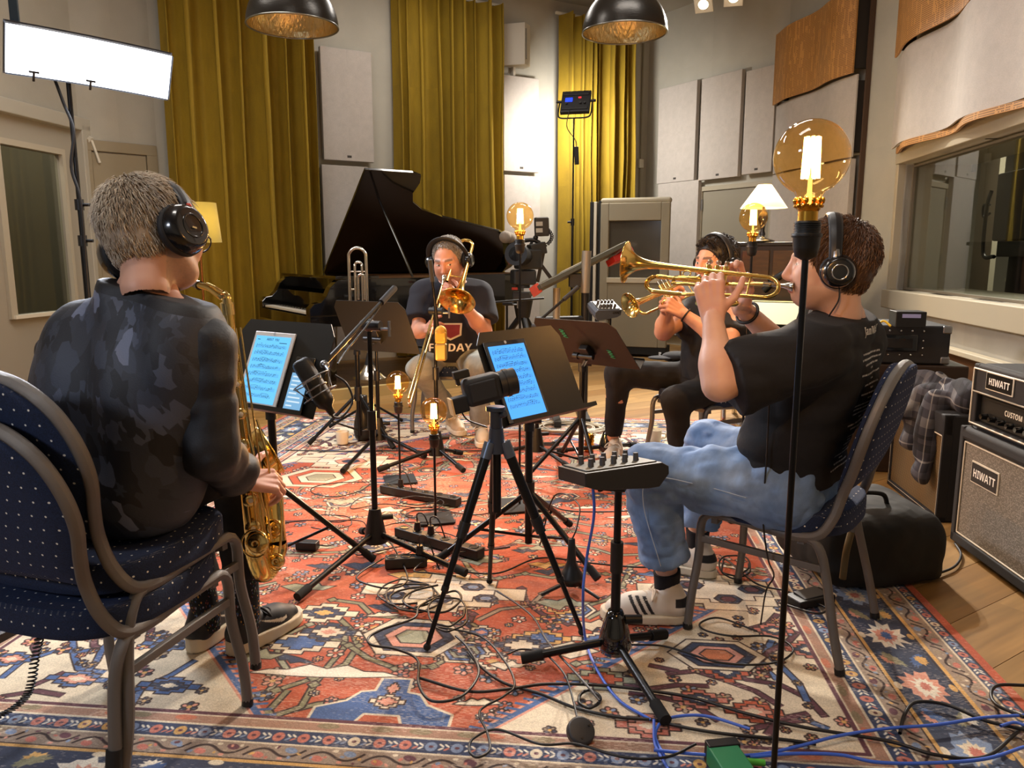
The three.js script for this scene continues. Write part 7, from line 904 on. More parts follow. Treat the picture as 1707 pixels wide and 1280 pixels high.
// upright piano with lamp, right
{
  const n = V(-.55, 0, .83).normalize(), r = Y.clone().cross(n).normalize(), A = at(1226, 520, 7.0).setY(0), B = (x, y, z) => A.clone().addScaledVector(r, x).addScaledVector(n, z).setY(y), top = at(1240, 404, 7.0).y, bx = (x0, x1, y0, y1, z0, z1, b = .006) => basis(box(x1 - x0, y1 - y0, z1 - z0, null, null, b), B((x0 + x1) / 2, (y0 + y1) / 2, (z0 + z1) / 2), r, Y.clone(), n), g = thing('upright_piano', 'dark brown upright piano carrying the lamp with conical shade', 'piano'), m = mat(0x3a2410, .3, 0, { map: rep(woodTex, .6, .6), clearcoat: .5 }), m2 = mat(0x6b451c, .3, 0, { map: rep(woodTex, .6, .6), clearcoat: .5 }), W = .86;
  part(g, 'case', bx(0, W, .05, top - .03, -.45, 0), m); part(g, 'top_board', bx(-.03, W + .03, top - .03, top, -.48, .03), mat(0x1a120a, .3, 0, { clearcoat: .6 })); for (const [x0, x1] of [[.04, .28], [.31, .55], [.58, .82]]) part(g, 'front_panel', bx(x0, x1, top - .4, top - .07, 0, .015, .006), m2); part(g, 'arched_rest', basis(tube([V(.25, 0, 0), V(.4, .14, 0), V(.6, .2, 0)], .03, 30), B(0, top - .42, .03), r, Y.clone(), n), mBlack); part(g, 'key_lid', bx(0, W, .72, .78, 0, .28), m); part(g, 'white_keys', bx(.08, W - .08, .785, .8, .06, .24, .002), mat(0xddd6c2, .35)); part(g, 'music_sheet', basis(box(.4, .002, .2, null, null, 0), B(.4, .83, .2), r, V(0, .9, .43), V(0, -.43, .9).clone().cross(V(0, 0, 0)).add(n)), mat(0xb9b27a, .7)); for (const x of [.04, W - .04]) part(g, 'leg', bx(x - .04, x + .04, 0, .72, .2, .28), m); part(g, 'plinth', bx(0, W, 0, .06, -.45, .02), m); seat(g);
  const l = thing('table_lamp', 'table lamp with cream conical shade and dark turned base on the upright piano', 'lamp'), c = at(1270, 405, 6.95).setY(top + .001), sb = at(1270, 347, 6.95).y, st = at(1272, 308, 6.95).y; part(l, 'shade', lathe([[.2, sb - c.y], [.058, st - c.y]], c, Y, 40), mat(0xf3e2b4, .9, 0, { transmission: .5, thickness: 0, emissive: 0xffd98a, emissiveIntensity: .2 }), 'cream conical shade'); part(l, 'base', lathe([[.0001, 0], [.11, 0], [.11, .015], [.06, .03], [.02, .045], [.028, .07], [.018, .1], [.022, .14], [.045, .2], [.03, .25], [.012, .27], [.012, sb - c.y + .02]], c, Y, 28), mat(0x161210, .25, 0, { clearcoat: .7 })); part(l, 'bulb', ball(V(c.x, mix(sb, st, .4), c.z), .03), emis(0xffdf9a, 6, 0xffffff)); seat(l); pointLight(0xffd9a0, .8, V(c.x, mix(sb, st, .4), c.z), 2);
  // low black case with a score in front of it
  const k = thing('electric_piano', 'black flat topped electric piano with open score in front of the upright piano', 'piano'), D = (px, py, d) => at(px, py, d); part(k, 'case', basis(box(.9, .2, .5, null, null, .02), at(1300, 575, 5.6), V(.85, 0, .52), Y.clone(), V(-.52, 0, .85)), mBlack); part(k, 'open_lid', basis(box(.85, .02, .32, null, null, .004), at(1292, 528, 5.75), V(.85, 0, .52), V(-.28, .84, .46), V(-.44, -.54, .72)), mBlackGloss); part(k, 'score', basis(box(.4, .004, .26, null, null, 0), at(1283, 522, 5.68), V(.85, 0, .52), V(-.28, .84, .46), V(-.44, -.54, .72)), mat(0xa8a27a, .7)); for (const [x, z] of [[-.35, .15], [.35, .15], [-.35, -.15], [.35, -.15]]) { const p = at(1300, 575, 5.6).add(V(.85 * x - .52 * z, 0, .52 * x + .85 * z)); part(k, 'leg', cyl(V(p.x, 0, p.z), V(p.x, p.y - .08, p.z), .02), mChrome); } seat(k);
}
// drum lamp, left
{ const c = at(331, 371, 6.9), g = thing('floor_lamp', 'floor lamp with yellow green drum shade behind the saxophonist', 'lamp'), h = .17; part(g, 'shade', lathe([[.185, -h], [.155, h]], c, Y, 40), mat(0xcdbb62, .95, 0, { transmission: .4, thickness: 0, emissive: 0xe8d070, emissiveIntensity: .05, ...bump(20, .002) }), 'drum shade'); part(g, 'pole', cyl(V(c.x, .03, c.z), V(c.x, c.y + .1, c.z), .011), mat(0xb0703a, .3, .9)); part(g, 'base', lathe([[.0001, 0], [.14, 0], [.14, .015], [.02, .035], [.0001, .035]], V(c.x, 0, c.z), Y, 28), mat(0xb0703a, .3, .9)); part(g, 'bulb', ball(c, .03), emis(0xffe0a0, 5, 0xffffff)); seat(g); pointLight(0xffdf9c, .2, c.clone(), 2); }
// ---------- amplifiers on the right ----------
const letter = (txt, w, h, s, fg, bg, font = 'bold') => canvasTex(w, h, (g) => { g.fillStyle = bg; g.fillRect(0, 0, w, h); g.fillStyle = fg; g.font = `${font} ${s}px sans-serif`; g.textAlign = 'center'; g.textBaseline = 'middle'; g.fillText(txt, w / 2, h / 2 + s * .04, w * .9); });
const weave = (c1, c2, k) => canvasTex(128, 128, (g, w, h) => { g.fillStyle = c1; g.fillRect(0, 0, w, h); for (let y = 0; y < h; y += 4) for (let x = 0; x < w; x += 4) { g.fillStyle = hash(x, y, k) > .5 ? c2 : c1; g.globalAlpha = .3 + .7 * hash(x, y, 9); g.fillRect(x, y, 4, 2); } });
const mTolex = mat(0x1d1d1f, .75, 0, bump(40, .0012)), mPipe = mat(0xd8d0bc, .5), diamond = canvasTex(256, 256, (g, w, h) => { g.fillStyle = '#4a3820'; g.fillRect(0, 0, w, h); g.strokeStyle = '#8d7448'; g.lineWidth = 2.4; for (let i = -16; i < 32; i++) { g.beginPath(); g.moveTo(i * 16, 0); g.lineTo(i * 16 + 128, 256); g.moveTo(i * 16, 0); g.lineTo(i * 16 - 128, 256); g.stroke(); } });
function ampFrame(fl0, fr) { const n0 = V(-(fr.z - fl0.z), 0, fr.x - fl0.x).normalize(); if (n0.x > 0) n0.negate(); const r = Y.clone().cross(n0).normalize(), o = fl0.clone().setY(0); return { n: n0, r, o, bx: (x0, x1, y0, y1, z0, z1, b = .006) => basis(boxUV(box(x1 - x0, y1 - y0, z1 - z0, null, null, b)), o.clone().addScaledVector(r, (x0 + x1) / 2).addScaledVector(n0, (z0 + z1) / 2).setY((y0 + y1) / 2), r, Y.clone(), n0), P: (x, y, z) => o.clone().addScaledVector(r, x).addScaledVector(n0, z).setY(y), pl: (w, h, x, y, z) => basis(new THREE.PlaneGeometry(w, h), o.clone().addScaledVector(r, x).addScaledVector(n0, z).setY(y), r, Y.clone(), n0) }; }
function piping(A, g, x0, x1, y0, y1, z) { for (const [a, b] of [[A.P(x0, y0, z), A.P(x1, y0, z)], [A.P(x0, y1, z), A.P(x1, y1, z)], [A.P(x0, y0, z), A.P(x0, y1, z)], [A.P(x1, y0, z), A.P(x1, y1, z)]]) part(g, 'piping', cyl(a, b, .0035, .0035, 8), mPipe); }
{
  const A = ampFrame(fl(1590, 905), fl(1707, 992)), W = .76, ch = at(1612, 712, 3.1).y, hy = at(1612, 606, 3.1).y, dz = -.36;
  const g = thing('speaker_cabinet', 'large guitar speaker cabinet with grey woven grille and HIWATT badge, far right'.replace('HIWATT', 'white lettered'), 'amplifier', 'guitar amplifiers'); part(g, 'cabinet', [A.bx(0, W, .02, ch, dz, -.02, .012), A.bx(0, .03, .02, ch, -.02, .02, .006), A.bx(W - .03, W, .02, ch, -.02, .02, .006), A.bx(0, W, .02, .06, -.02, .02, .006), A.bx(0, W, ch - .06, ch, -.02, .02, .02)], mTolex); part(g, 'grille_cloth', A.bx(.03, W - .03, .06, ch - .06, -.03, .006, 0), mat(0xffffff, .85, 0, { map: rep(weave('#6e685e', '#a9a294', 2), 6, 6) }), 'grey speckled grille cloth'); piping(A, g, .032, W - .032, .064, ch - .064, .01); const bw = .2, by = ch - .17; part(g, 'badge', [A.bx(W / 2 - .18 - bw / 2, W / 2 - .18 + bw / 2, by - .045, by + .045, .006, .012, .002)], mPipe); part(g, 'badge_lettering', A.pl(bw - .012, .078, W / 2 - .18, by, .0135), mat(0xffffff, .3, 0, { map: letter('HIWATT', 512, 200, 118, '#f2efe6', '#0a0a0a') }), 'white letters on black badge'); for (const x of [.05, W - .05]) part(g, 'caster', cyl(A.P(x, .012, -.1), A.P(x, .02, -.1), .03), mBlack); seat(g);
  const h = thing('amplifier_head', 'black amplifier head with white piping on the grey speaker cabinet', 'amplifier', 'guitar amplifiers'), y0 = ch + .008, y1 = hy; part(h, 'cabinet', [A.bx(.02, W - .02, y0, y1, dz + .06, -.03, .016), A.bx(.02, .06, y0, y1, -.035, .0, .008), A.bx(W - .06, W - .02, y0, y1, -.035, 0, .008), A.bx(.02, W - .02, mix(y0, y1, .52), y1, -.035, 0, .012), A.bx(.02, W - .02, y0, y0 + .02, -.035, 0, .004)], mTolex); piping(A, h, .03, W - .03, mix(y0, y1, .56), y1 - .02, .0015); piping(A, h, .03, W - .03, y0 + .012, mix(y0, y1, .56), .0015); part(h, 'control_panel', A.bx(.07, W - .07, y0 + .025, mix(y0, y1, .5), -.03, -.018, 0), mat(0x15140f, .3)); part(h, 'panel_lettering', A.pl(.6, .05, W / 2, mix(y0, y1, .36), -.0165), mat(0xffffff, .4, 0, { map: letter('CUSTOM HIWATT 50', 1024, 86, 50, '#e8e2d0', '#15140f') })); for (let i = 0; i < 9; i++) part(h, 'knob', cyl(A.P(.12 + i * .06, mix(y0, y1, .2), -.018), A.P(.12 + i * .06, mix(y0, y1, .2), .008), .013, .01, 14), mBlackGloss); const b2 = mix(y0, y1, .79); part(h, 'badge', A.bx(.13, .32, b2 - .036, b2 + .036, .001, .006, .002), mPipe); part(h, 'badge_lettering', A.pl(.18, .062, .225, b2, .0072), mat(0xffffff, .3, 0, { map: letter('HIWATT', 512, 180, 110, '#f2efe6', '#0a0a0a') })); for (const x of [.07, W - .07]) part(h, 'foot', cyl(A.P(x, ch, -.12), A.P(x, y0 + .004, -.12), .02), mBlack); seat(h);
}
{
  const A = ampFrame(fl(1483, 806), fl(1588, 890)), W = .62, h = at(1490, 668, 3.75).y, g = thing('combo_amplifier', 'combo amplifier with brown diamond grille under the plaid shirt', 'amplifier', 'guitar amplifiers'); part(g, 'cabinet', [A.bx(0, W, .0, h, -.27, -.02, .012), A.bx(0, W, h - .1, h, -.03, .015, .008), A.bx(0, W, 0, .03, -.03, .015, .004), A.bx(0, .018, 0, h, -.03, .015, .004), A.bx(W - .018, W, 0, h, -.03, .015, .004)], mTolex); part(g, 'grille_cloth', A.bx(.018, W - .018, .03, h - .1, -.03, .004, 0), mat(0xffffff, .8, 0, { map: rep(diamond, 5, 5) }), 'brown diamond grille cloth'); piping(A, g, .012, W - .012, .022, h - .1, .012); part(g, 'corner', A.bx(-.004, .05, h - .06, h + .004, -.04, .02, .006), mBrass); part(g, 'handle', tube([A.P(.2, h, -.12), A.P(.24, h + .03, -.12), A.P(.38, h + .03, -.12), A.P(.42, h, -.12)], .012, 30), mBlack); seat(g);
  // plaid shirt
  const plaid = canvasTex(512, 512, (q, w, h2) => { q.fillStyle = '#34343c'; q.fillRect(0, 0, w, h2); for (const [p, s, c] of [[0, 70, 'rgba(120,118,116,.55)'], [130, 30, 'rgba(20,20,26,.7)'], [200, 60, 'rgba(24,24,30,.7)'], [330, 12, 'rgba(190,186,176,.5)'], [400, 50, 'rgba(90,90,98,.5)']]) { q.fillStyle = c; q.fillRect(p, 0, s, h2); q.fillRect(0, p, w, s); } }), mPl = mat(0xffffff, .95, 0, { map: rep(plaid, 3.4, 3.4), ...bump(30, .001) });
  const s = thing('plaid_shirt', 'grey plaid shirt thrown over the combo amplifier', 'shirt'), B = [bone(A.P(.12, h + .05, -.1), A.P(.55, h + .06, -.12), .07, .08), bone(A.P(.1, h + .05, -.02), A.P(.3, h - .04, .05), .05, .06), bone(A.P(.3, h + .04, -.02), A.P(.34, h - .2, .055), .06, .045), bone(A.P(.45, h + .03, 0), A.P(.52, h - .3, .05), .06, .05), bone(A.P(.08, h + .08, -.1), A.P(-.02, h + .03, .03), .06, .045)]; cloth(s, 'fabric', B, .05, 0, .009, mPl, wrinkle(.03, 9, 9, 5)); seat(s);
}
// big black case with studs, and boxes behind it
{
  const n = V(-.2, 0, .98).normalize(), r = Y.clone().cross(n).normalize(), A0 = at(1420, 600, 4.3), y0 = at(1500, 604, 4.3).y, y1 = at(1500, 541, 4.3).y, B = (x, y, z) => A0.clone().addScaledVector(r, x).addScaledVector(n, z).setY(y), bx = (x0, x1, a, b, z0, z1, bv = .006) => basis(box(x1 - x0, b - a, z1 - z0, null, null, bv), B((x0 + x1) / 2, (a + b) / 2, (z0 + z1) / 2), r, Y.clone(), n);
  const g = thing('bass_cabinet', 'black speaker cabinet with studs and metal corners behind the near trumpeter', 'amplifier', 'guitar amplifiers'), W = .5; part(g, 'cabinet', bx(0, W, y0, y1, -.45, 0, .012), mTolex); part(g, 'vent', [bx(.1, .33, y0 + .07, y1 - .05, .0, .012, .004)], mBlackGloss, 'recessed black handle plate'); part(g, 'vent_well', bx(.125, .305, y0 + .09, y1 - .07, .012, .016, .002), mBlackMatte); for (let i = 0; i < 6; i++) for (const y of [y0 + .05, y1 - .03]) part(g, 'stud', ball(B(.07 + i * .058, y, .004), .006, 1, 1, .6, 8), mChrome); for (const y of [y0 + .09, y0 + .13]) part(g, 'stud', ball(B(.36, y, .004), .006, 1, 1, .6, 8), mChrome); for (const y of [y0, y1 - .045]) part(g, 'corner', bx(W - .045, W + .004, y, y + .045, -.04, .006, .01), mSteel); seat(g);
  const u = thing('equipment_rack', 'dark wooden stand carrying the studded black cabinet', 'stand'); part(u, 'case', bx(-.05, W + .1, 0, y0 - .004, -.55, .02, .01), mat(0x3a2818, .5, 0, { map: rep(woodTex, .5, .5) })); seat(u);
  const q = thing('cable_box', 'small black box with yellow and blue cables on the studded cabinet', 'box'), P = at(1513, 524, 4.15); part(q, 'box', basis(box(.15, .085, .14, null, null, .004), P.clone().setY(y1 + .045), r, Y.clone(), n), mBlack); part(q, 'pale_label', basis(box(.09, .02, .004, null, null, 0), P.clone().setY(y1 + .065).addScaledVector(n, .073), r, Y.clone(), n), mat(0x9aa0d8, .5)); part(q, 'cable', [tube([P.clone().setY(y1 + .01).addScaledVector(r, -.1).addScaledVector(n, .08), P.clone().setY(y1 + .035).addScaledVector(r, -.13).addScaledVector(n, .05), P.clone().setY(y1 + .01).addScaledVector(r, -.17).addScaledVector(n, .06)], .006)], mat(0xd8b82a, .5), 'yellow cable'); seat(q);
  const w = thing('gig_bag', 'black soft instrument bag lying on the floor behind the near trumpeter chair', 'bag'), G = (px, py, d) => at(px, py, d), bc = at(1428, 915, 2.86).setY(.15), bq = new THREE.Matrix4().makeRotationY(.25), sd = (x, y, z) => { const X = x - bc.x, Z = z - bc.z, u = X * .969 - Z * .247, v = X * .247 + Z * .969, n1 = .05 * (fbm(x * 7, y * 7, z * 7, 3) - .5), a = Math.abs(u) - .18, b = Math.abs(y - .15 + .1 * (u + v)) - .06, c = Math.abs(v) - .12, m = Math.max(a, b, c); return Math.max(Math.hypot(Math.max(a, 0), Math.max(b, 0), Math.max(c, 0)) + Math.min(m, 0) - .09 - n1, .012 - y); }; part(w, 'bag_body', nets(sd, V(bc.x - .34, 0, bc.z - .3), V(bc.x + .34, .36, bc.z + .3), .01), mat(0x151411, .8, 0, bump(30, .0012))); part(w, 'strap', tube([G(1405, 960, 2.55).setY(.1), G(1410, 930, 2.55).setY(.2), G(1420, 905, 2.6).setY(.28)], .012, 20, 6), mat(0x5a4a2a, .8)); part(w, 'handle', tube([V(bc.x - .08, .285, bc.z + .05), V(bc.x - .05, .33, bc.z + .06), V(bc.x + .05, .33, bc.z + .06), V(bc.x + .08, .285, bc.z + .05)], .009, 24, 8), mBlackMatte); seat(w);
}
// ---------- things and cables on the floor ----------
const RT = .009;
function powerStrip(pa, pb, n, label) { const a = fl(...pa, RT), b = fl(...pb, RT), g = thing('power_strip', label, 'power strip', 'black power strips'), d = b.clone().sub(a).normalize(), r = d.clone().cross(Y).normalize(); a.y = b.y = RT + .022; part(g, 'case', bar(a, b, .052, .042, Y, .005), mat(0x141414, .5)); for (let i = 0; i < n; i++) { const p = lerpV(a, b, (i + .5) / n).setY(RT + .0435); part(g, 'socket', [new THREE.TorusGeometry(.0185, .003, 6, 22).rotateX(Math.PI / 2).translate(p.x, p.y, p.z), cyl(p.clone().setY(p.y - .002), p.clone().setY(p.y + .0005), .017, .017, 18)], mat(0x060606, .35)); } seat(g); return (i) => lerpV(a, b, (i + .5) / n).setY(RT + .05); }
const ps1 = powerStrip([638, 820], [765, 844], 6, 'long black power strip beside the farther low bulb'), ps2 = powerStrip([664, 892], [802, 932], 6, 'long black power strip beside the nearer low bulb'), ps3 = powerStrip([642, 946], [712, 942], 3, 'short black power strip behind the hub of the left boom stand');
for (const [p, l] of [[ps1(1), 'black plug in the power strip by the farther low bulb'], [ps2(1), 'black plug in the middle of the nearer long power strip'], [ps2(2), 'second black plug in the nearer long power strip'], [ps3(2), 'tall black plug in the short power strip']]) { const g = thing('power_plug', l, 'plug', 'plugs in the power strips'); part(g, 'plug_body', [cyl(p, p.clone().setY(p.y + .035), .016, .012, 14)], mBlack); part(g, 'cord', tube([p.clone().setY(p.y + .03), p.clone().setY(p.y + .07), p.clone().add(V(.03, .07, .01)), p.clone().add(V(.06, .0, .03)), p.clone().add(V(.08, -.045, .05))], .0032, 26, 6), mBlack); seat(g); }
let cableN = 0;
function cable(pts, label, r = .0038, m = mBlack, h = null) { const P = pts.map(([x, y, z]) => fl(x, y, RT + r + (z || 0) + (cableN % 6) * .0045)); cableN++; single('cable', label, 'cable', tube(P, r, P.length * 10, 7), m, 'cables lying on the rug'); }
const mCab = mat(0x141213, .45), mBlue = mat(0x4068d0, .4);
const loop = (cx, cy, rx, ry, a0, turns, n = 14, drift = [0, 0]) => Array.from({ length: Math.ceil(n * turns) + 1 }, (_, i) => { const a = a0 + i / n * 6.283, k = i / n; return [cx + Math.cos(a) * rx * (1 + .06 * Math.sin(i * 1.7)) + drift[0] * k, cy + Math.sin(a) * ry * (1 + .07 * Math.cos(i * 2.1)) + drift[1] * k, .002 * (i % 3)]; });
cable([[476, 750], [560, 752], [640, 751], [720, 752], [800, 751], [900, 749], [1000, 747]], 'straight black cable crossing the rug far across, behind the low bulbs', .0035, mCab);
cable([[620, 803], [560, 805], [523, 812], [522, 822], [560, 828], [600, 818], [618, 806]], 'thin black cable loop left of the farther power strip', .0026, mCab);
cable([[640, 825], [600, 830], [586, 848], [640, 840], [700, 846], [760, 838], [800, 830]], 'black cable winding left of the nearer long power strip', .0028, mCab);
cable([[380, 905], [440, 880], [500, 868], [545, 868], [600, 868], [612, 880], [618, 884], [660, 872], [720, 870]], 'black cable running from the saxophonist to the boom stand', .0028, mCab);
cable([...loop(562, 858, 34, 9, 0, 1.4, 14, [-8, 12])], 'small black cable coil near the left tripod leg', .0026, mCab);
cable([...loop(700, 830, 36, 9, .4, 1.2, 14, [4, 10])], 'black cable coil below the farther power strip', .003, mCab);
cable([...loop(705, 852, 40, 8, 2, 1.5, 14, [10, 4]), [790, 858], [840, 850]], 'black cable coil between the two power strips', .003, mCab);
cable([[600, 905], [592, 915], [600, 925], [660, 912], [720, 905], [760, 898], [748, 890], [722, 888], [700, 910], [676, 925]], 'black cable looping round the boom stand hub', .003, mCab);
cable([...loop(672, 985, 44, 22, 1, 2.6, 16, [10, 6])], 'large black cable coil in the middle of the rug', .0036, mCab);
cable([[640, 930], [600, 955], [598, 968], [640, 980], [672, 975], [678, 955], [655, 910], [640, 890]], 'black cable rising from the coil to the boom stand', .0036, mCab);
cable([[730, 975], [690, 985], [672, 1000], [690, 1014], [740, 1020], [768, 1000], [760, 985], [735, 992], [700, 1010], [690, 1030], [640, 1048], [615, 1062], [620, 1075], [660, 1082], [696, 1100], [698, 1140], [720, 1168], [770, 1160], [798, 1120], [780, 1080], [760, 1060]], 'long black cable snaking in loops at the front centre', .0042, mCab);
cable([...loop(742, 1015, 32, 26, 0, 1.3, 14, [6, 8]), [800, 1060], [840, 1100], [858, 1140], [840, 1160], [800, 1185], [812, 1220], [816, 1250], [795, 1262], [782, 1250], [790, 1230], [830, 1216], [900, 1240], [960, 1240], [1040, 1262], [1110, 1262], [1160, 1240]], 'thin black cable wandering to the front edge of the rug', .0034, mCab);
cable([[780, 1086], [800, 1110], [840, 1138], [900, 1156], [960, 1180], [1030, 1195], [1090, 1200], [1130, 1210], [1200, 1222], [1300, 1232], [1360, 1240]], 'thick black cable crossing diagonally in the foreground', .0046, mCab);
cable([[700, 1130], [780, 1152], [850, 1148], [910, 1140], [1000, 1142], [1090, 1152], [1160, 1164], [1240, 1188], [1340, 1212], [1480, 1235], [1560, 1258], [1640, 1262], [1690, 1225], [1707, 1210]], 'long thick black cable from the centre to the right front corner', .0046, mCab);
cable([[1500, 1222], [1508, 1190], [1528, 1170], [1580, 1175], [1640, 1200], [1707, 1216]], 'thick black cable arching over the navy border', .0048, mCab);
cable([[1707, 1142], [1665, 1142], [1652, 1155], [1662, 1175], [1707, 1195]], 'black cable loop at the right edge of the rug', .0048, mCab);
cable([[828, 985], [860, 1005], [890, 1030], [910, 1065], [935, 1095], [960, 1122], [985, 1150], [1000, 1168]], 'grey black cable descending past the centre tripod', .0036, mat(0x4a4644, .4));
cable([[846, 1090], [870, 1082], [905, 1088], [930, 1110], [944, 1130], [955, 1165], [964, 1205]], 'thin black cable leading to the round foot switch', .003, mCab);
cable([...loop(982, 1165, 18, 14, 0, 1.2, 12)], 'small black cable loop near the mixer stand leg', .0044, mCab);
cable([[1048, 1074], [1100, 1076], [1140, 1086], [1190, 1102], [1250, 1108], [1300, 1102], [1322, 1085], [1310, 1070], [1280, 1060], [1220, 1060], [1175, 1050], [1168, 1038], [1200, 1030], [1262, 1052]], 'thin black cable looping under the near chair', .0034, mCab);
cable([...loop(1222, 940, 26, 18, 0, 1.6, 14, [4, 4]), [1260, 972], [1310, 985], [1360, 1005], [1378, 1015], [1360, 1022], [1300, 1005]], 'black cable coil behind the front leg of the near chair', .0036, mCab);
cable([[760, 952], [830, 955], [900, 930], [980, 938], [1060, 945], [1130, 944], [1190, 950]], 'black cable running from the centre stand to the near chair', .0036, mCab);
cable([[905, 835], [940, 850], [1000, 853], [1060, 850], [1120, 842], [1200, 840]], 'black cable behind the mixer stand', .0036, mCab);
cable([[760, 960], [720, 955], [690, 950], [730, 925], [800, 918], [850, 912]], 'black cable passing the short power strip', .0032, mCab);
cable([[1557, 958], [1590, 945], [1602, 925], [1592, 905]], 'black cable on the bare floor leading to the grey speaker cabinet', .005, mCab);
cable([[1108, 1262], [1092, 1225], [1108, 1200], [1150, 1192], [1190, 1196], [1250, 1215]], 'blue cable loop at the mixer stand foot', .0042, mBlue);
cable([[1090, 1200], [1092, 1240], [1110, 1275], [1120, 1290]], 'short blue cable running out of the front edge', .004, mBlue);
cable([[1090, 1250], [1180, 1258], [1260, 1258], [1330, 1244], [1400, 1226], [1480, 1214], [1560, 1208], [1640, 1196], [1707, 1192]], 'long blue cable crossing the right foreground', .0042, mBlue);
cable([[1250, 1262], [1320, 1256], [1400, 1258], [1460, 1270], [1540, 1272], [1640, 1265], [1707, 1245]], 'second blue cable along the bottom right edge', .0042, mBlue);
cable([[1668, 1210], [1690, 1204], [1707, 1208]], 'short loop of blue cable at the right edge', .004, mBlue);
{ const P = [at(988, 806, 2.08), at(990, 860, 2.09), at(978, 930, 2.14), at(972, 990, 2.1), fl(975, 1060, .03), fl(992, 1110, .02), fl(1030, 1165, .014), fl(1085, 1200, .014)]; single('mixer_cable', 'blue cable hanging from the near mixer down to the rug', 'cable', tube(P, .0042, 90, 8), mBlue); }
{ const P = [at(1283, 650, 2.14), at(1278, 760, 2.16), at(1272, 860, 2.2), at(1280, 930, 2.2), at(1290, 960, 2.3), at(1277, 985, 2.3), fl(1268, 1040, .02)]; single('headphone_cord', 'thin black cord hanging from the near trumpeter shirt to the rug', 'cable', tube(P, .0028, 90, 6), mCab); }
{ const P = []; for (let i = 0; i <= 420; i++) { const t = i / 420, b = curve([at(66, 1062, 1.72), at(58, 1100, 1.74), at(52, 1140, 1.76), fl(40, 1165, .05), fl(15, 1185, .03), fl(-20, 1200, .03)]).getPoint(t), a = i * .42; P.push(b.add(V(Math.cos(a) * .009, Math.sin(a) * .009 * t, Math.sin(a) * .009))); } single('coiled_cord', 'black coiled headphone cord under the stacked chairs at the left edge', 'cable', tube(P, .0022, 1400, 5), mBlack); }
{ const c = fl(935, 715, RT), P = []; for (let i = 0; i < 130; i++) { const a = i * .63; P.push(V(c.x + Math.cos(a) * (.2 + .1 * noise(i * .3, 1)) + .1 * noise(i * .17, 5), RT + .004 + .02 * noise(i * .4, 7), c.z + Math.sin(a) * (.12 + .06 * noise(i * .3, 3)))); } single('white_cable_coil', 'tangled coil of white cable behind the green marked music stand', 'cable', tube(P, .004, 700, 6), mat(0xb9b3a2, .5)); }
// small things
{ const p = fl(966, 1228, RT), g = thing('foot_switch', 'small round black foot switch at the front of the rug', 'switch'), n = V(.2, .8, .55).normalize(); part(g, 'disc', lathe([[.0001, .022], [.03, .022], [.036, .016], [.036, .002], [.0001, .002]], p.clone().setY(.02), n, 32), mat(0x2c2c2e, .5)); for (const a of [.5, 2.6, 4.7]) part(g, 'screw', cyl(p.clone().setY(.02).addScaledVector(n, .021).add(V(Math.cos(a) * .022, Math.sin(a) * .012, -Math.sin(a) * .018)), p.clone().setY(.02).addScaledVector(n, .024).add(V(Math.cos(a) * .022, Math.sin(a) * .012, -Math.sin(a) * .018)), .003), mBlack); seat(g); }
function mug(px, py, label, ang) { const p = fl(px, py, RT), g = thing('mug', label, 'mug', 'white mugs on the rug'); part(g, 'cup', lathe([[.0001, .004], [.03, .004], [.034, .002], [.037, .012], [.042, .075], [.044, .084], [.041, .084], [.036, .014], [.0001, .01]], p, Y, 32), mat(0xe4dac6, .3)); const d = V(Math.cos(ang), 0, Math.sin(ang)); part(g, 'handle', tube([p.clone().addScaledVector(d, .038).setY(RT + .065), p.clone().addScaledVector(d, .065).setY(RT + .06), p.clone().addScaledVector(d, .066).setY(RT + .035), p.clone().addScaledVector(d, .037).setY(RT + .025)], .005, 20, 8), mat(0xe4dac6, .3)); seat(g); }
mug(571, 740, 'white mug on the rug below the parked trombone', 0); mug(1092, 737, 'white mug on the rug beside the far trumpeter chair leg', .3);
{ const p = fl(606, 733, RT), g = thing('trombone_mute', 'black pear shaped mute standing on the rug beside the slim stand', 'mute'); part(g, 'body', lathe([[.0001, 0], [.04, 0], [.055, .02], [.062, .06], [.058, .12], [.045, .18], [.036, .22], [.032, .3], [.0001, .3]], p, Y, 28), mat(0x1a1713, .35)); part(g, 'rim_band', lathe([[.0625, .075], [.0645, .08], [.0625, .085]], p, Y, 28), mSteel); seat(g); }
{ const p = fl(982, 752, RT), g = thing('golden_mute', 'small ribbed golden mute on the rug beside the white shoe', 'mute'); const pr = [[.0001, 0], [.03, 0]]; for (let i = 0; i < 9; i++) pr.push([.027 + .006 * (i % 2), .008 + i * .012]); pr.push([.02, .115], [.0001, .115]); part(g, 'body', lathe(pr, p, Y, 28), mat(0xc98a28, .2, 1)); seat(g); }
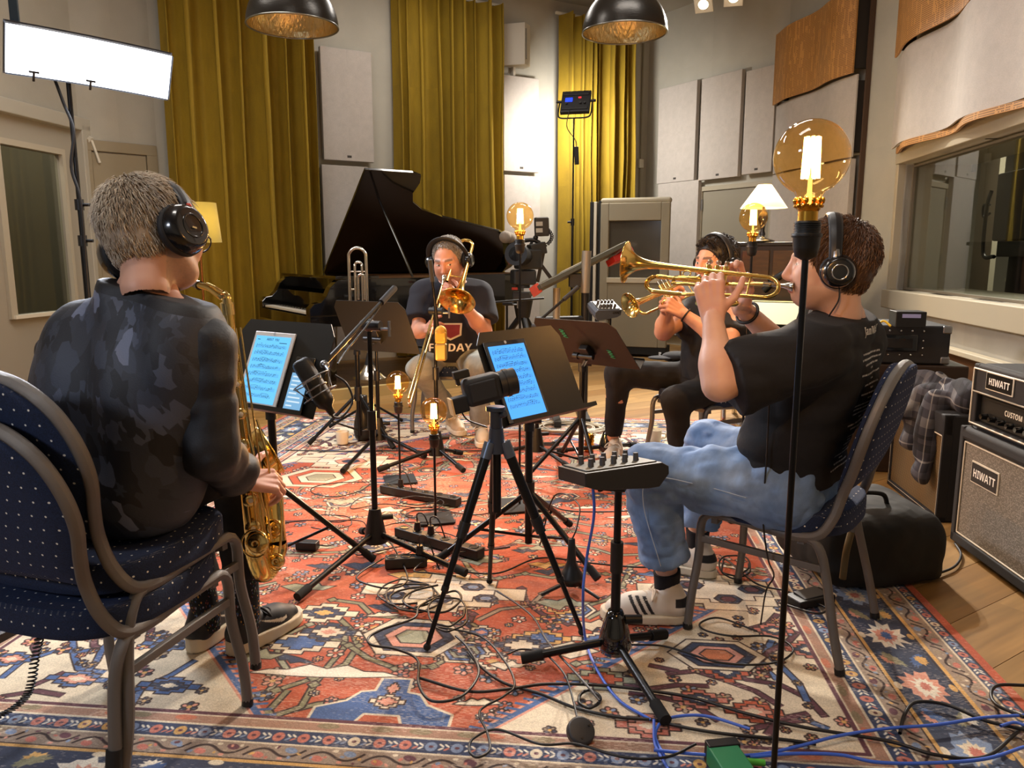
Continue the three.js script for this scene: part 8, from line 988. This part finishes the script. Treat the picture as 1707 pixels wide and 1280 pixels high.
{ const p = fl(952, 985, RT), g = thing('desk_microphone_base', 'small black conical microphone foot with three legs on the rug', 'stand'); part(g, 'cone', lathe([[.0001, .035], [.046, .035], [.045, .06], [.03, .085], [.018, .11], [.014, .16], [.012, .2], [.0001, .2]], p, Y, 24), mBlack); for (const a of [.9, 3.0, 5.1]) part(g, 'leg', cyl(p.clone().setY(.05), V(p.x + Math.sin(a) * .12, RT + .006, p.z + Math.cos(a) * .12), .006), mBlack); part(g, 'cable', tube([p.clone().setY(.205), p.clone().add(V(.02, .24, -.02)), p.clone().add(V(.03, .3, -.1)), p.clone().add(V(-.05, .28, -.25)), p.clone().add(V(-.1, .02, -.4))], .003, 40, 6), mBlack); seat(g); }
{ const p = fl(1215, 1290, RT), g = thing('direct_box', 'green and black box cut by the bottom edge', 'box'); part(g, 'case', box(.075, .05, .11, [p.x, RT + .026, p.z + .01], [0, .15, 0], .004), mat(0x1f7a4c, .5)); part(g, 'end_plate', box(.08, .054, .03, [p.x - .005, RT + .027, p.z - .045], [0, .15, 0], .003), mBlack); part(g, 'green_sleeve', cyl(V(p.x + .03, RT + .02, p.z - .02), V(p.x + .09, RT + .015, p.z - .02), .008), mat(0x58b83a, .5)); seat(g); }
{ const p = fl(513, 915, RT), g = thing('power_adapter', 'small black power adapter on the rug beside the left music stand leg', 'adapter'); part(g, 'brick', box(.09, .035, .045, [p.x, RT + .018, p.z], [0, -.15, 0], .004), mBlack); part(g, 'lead', tube([p.clone().add(V(.045, .018, 0)), p.clone().add(V(.08, .01, -.01)), p.clone().add(V(.1, .004, -.05))], .003), mBlack); seat(g); }
{ const p = fl(1346, 1000, RT), g = thing('pedal', 'flat black pedal on the rug before the gig bag', 'pedal'); part(g, 'case', box(.16, .03, .08, [p.x, RT + .016, p.z + .02], [0, .4, 0], .005), mBlack); part(g, 'footplate', box(.1, .008, .06, [p.x, RT + .034, p.z + .02], [.1, .4, 0], .003), mat(0x2a2a2a, .5)); seat(g); }
scene.traverse((o) => { if (o.isMesh) o.castShadow = o.receiveShadow = true; });
renderer.render(scene, camera);
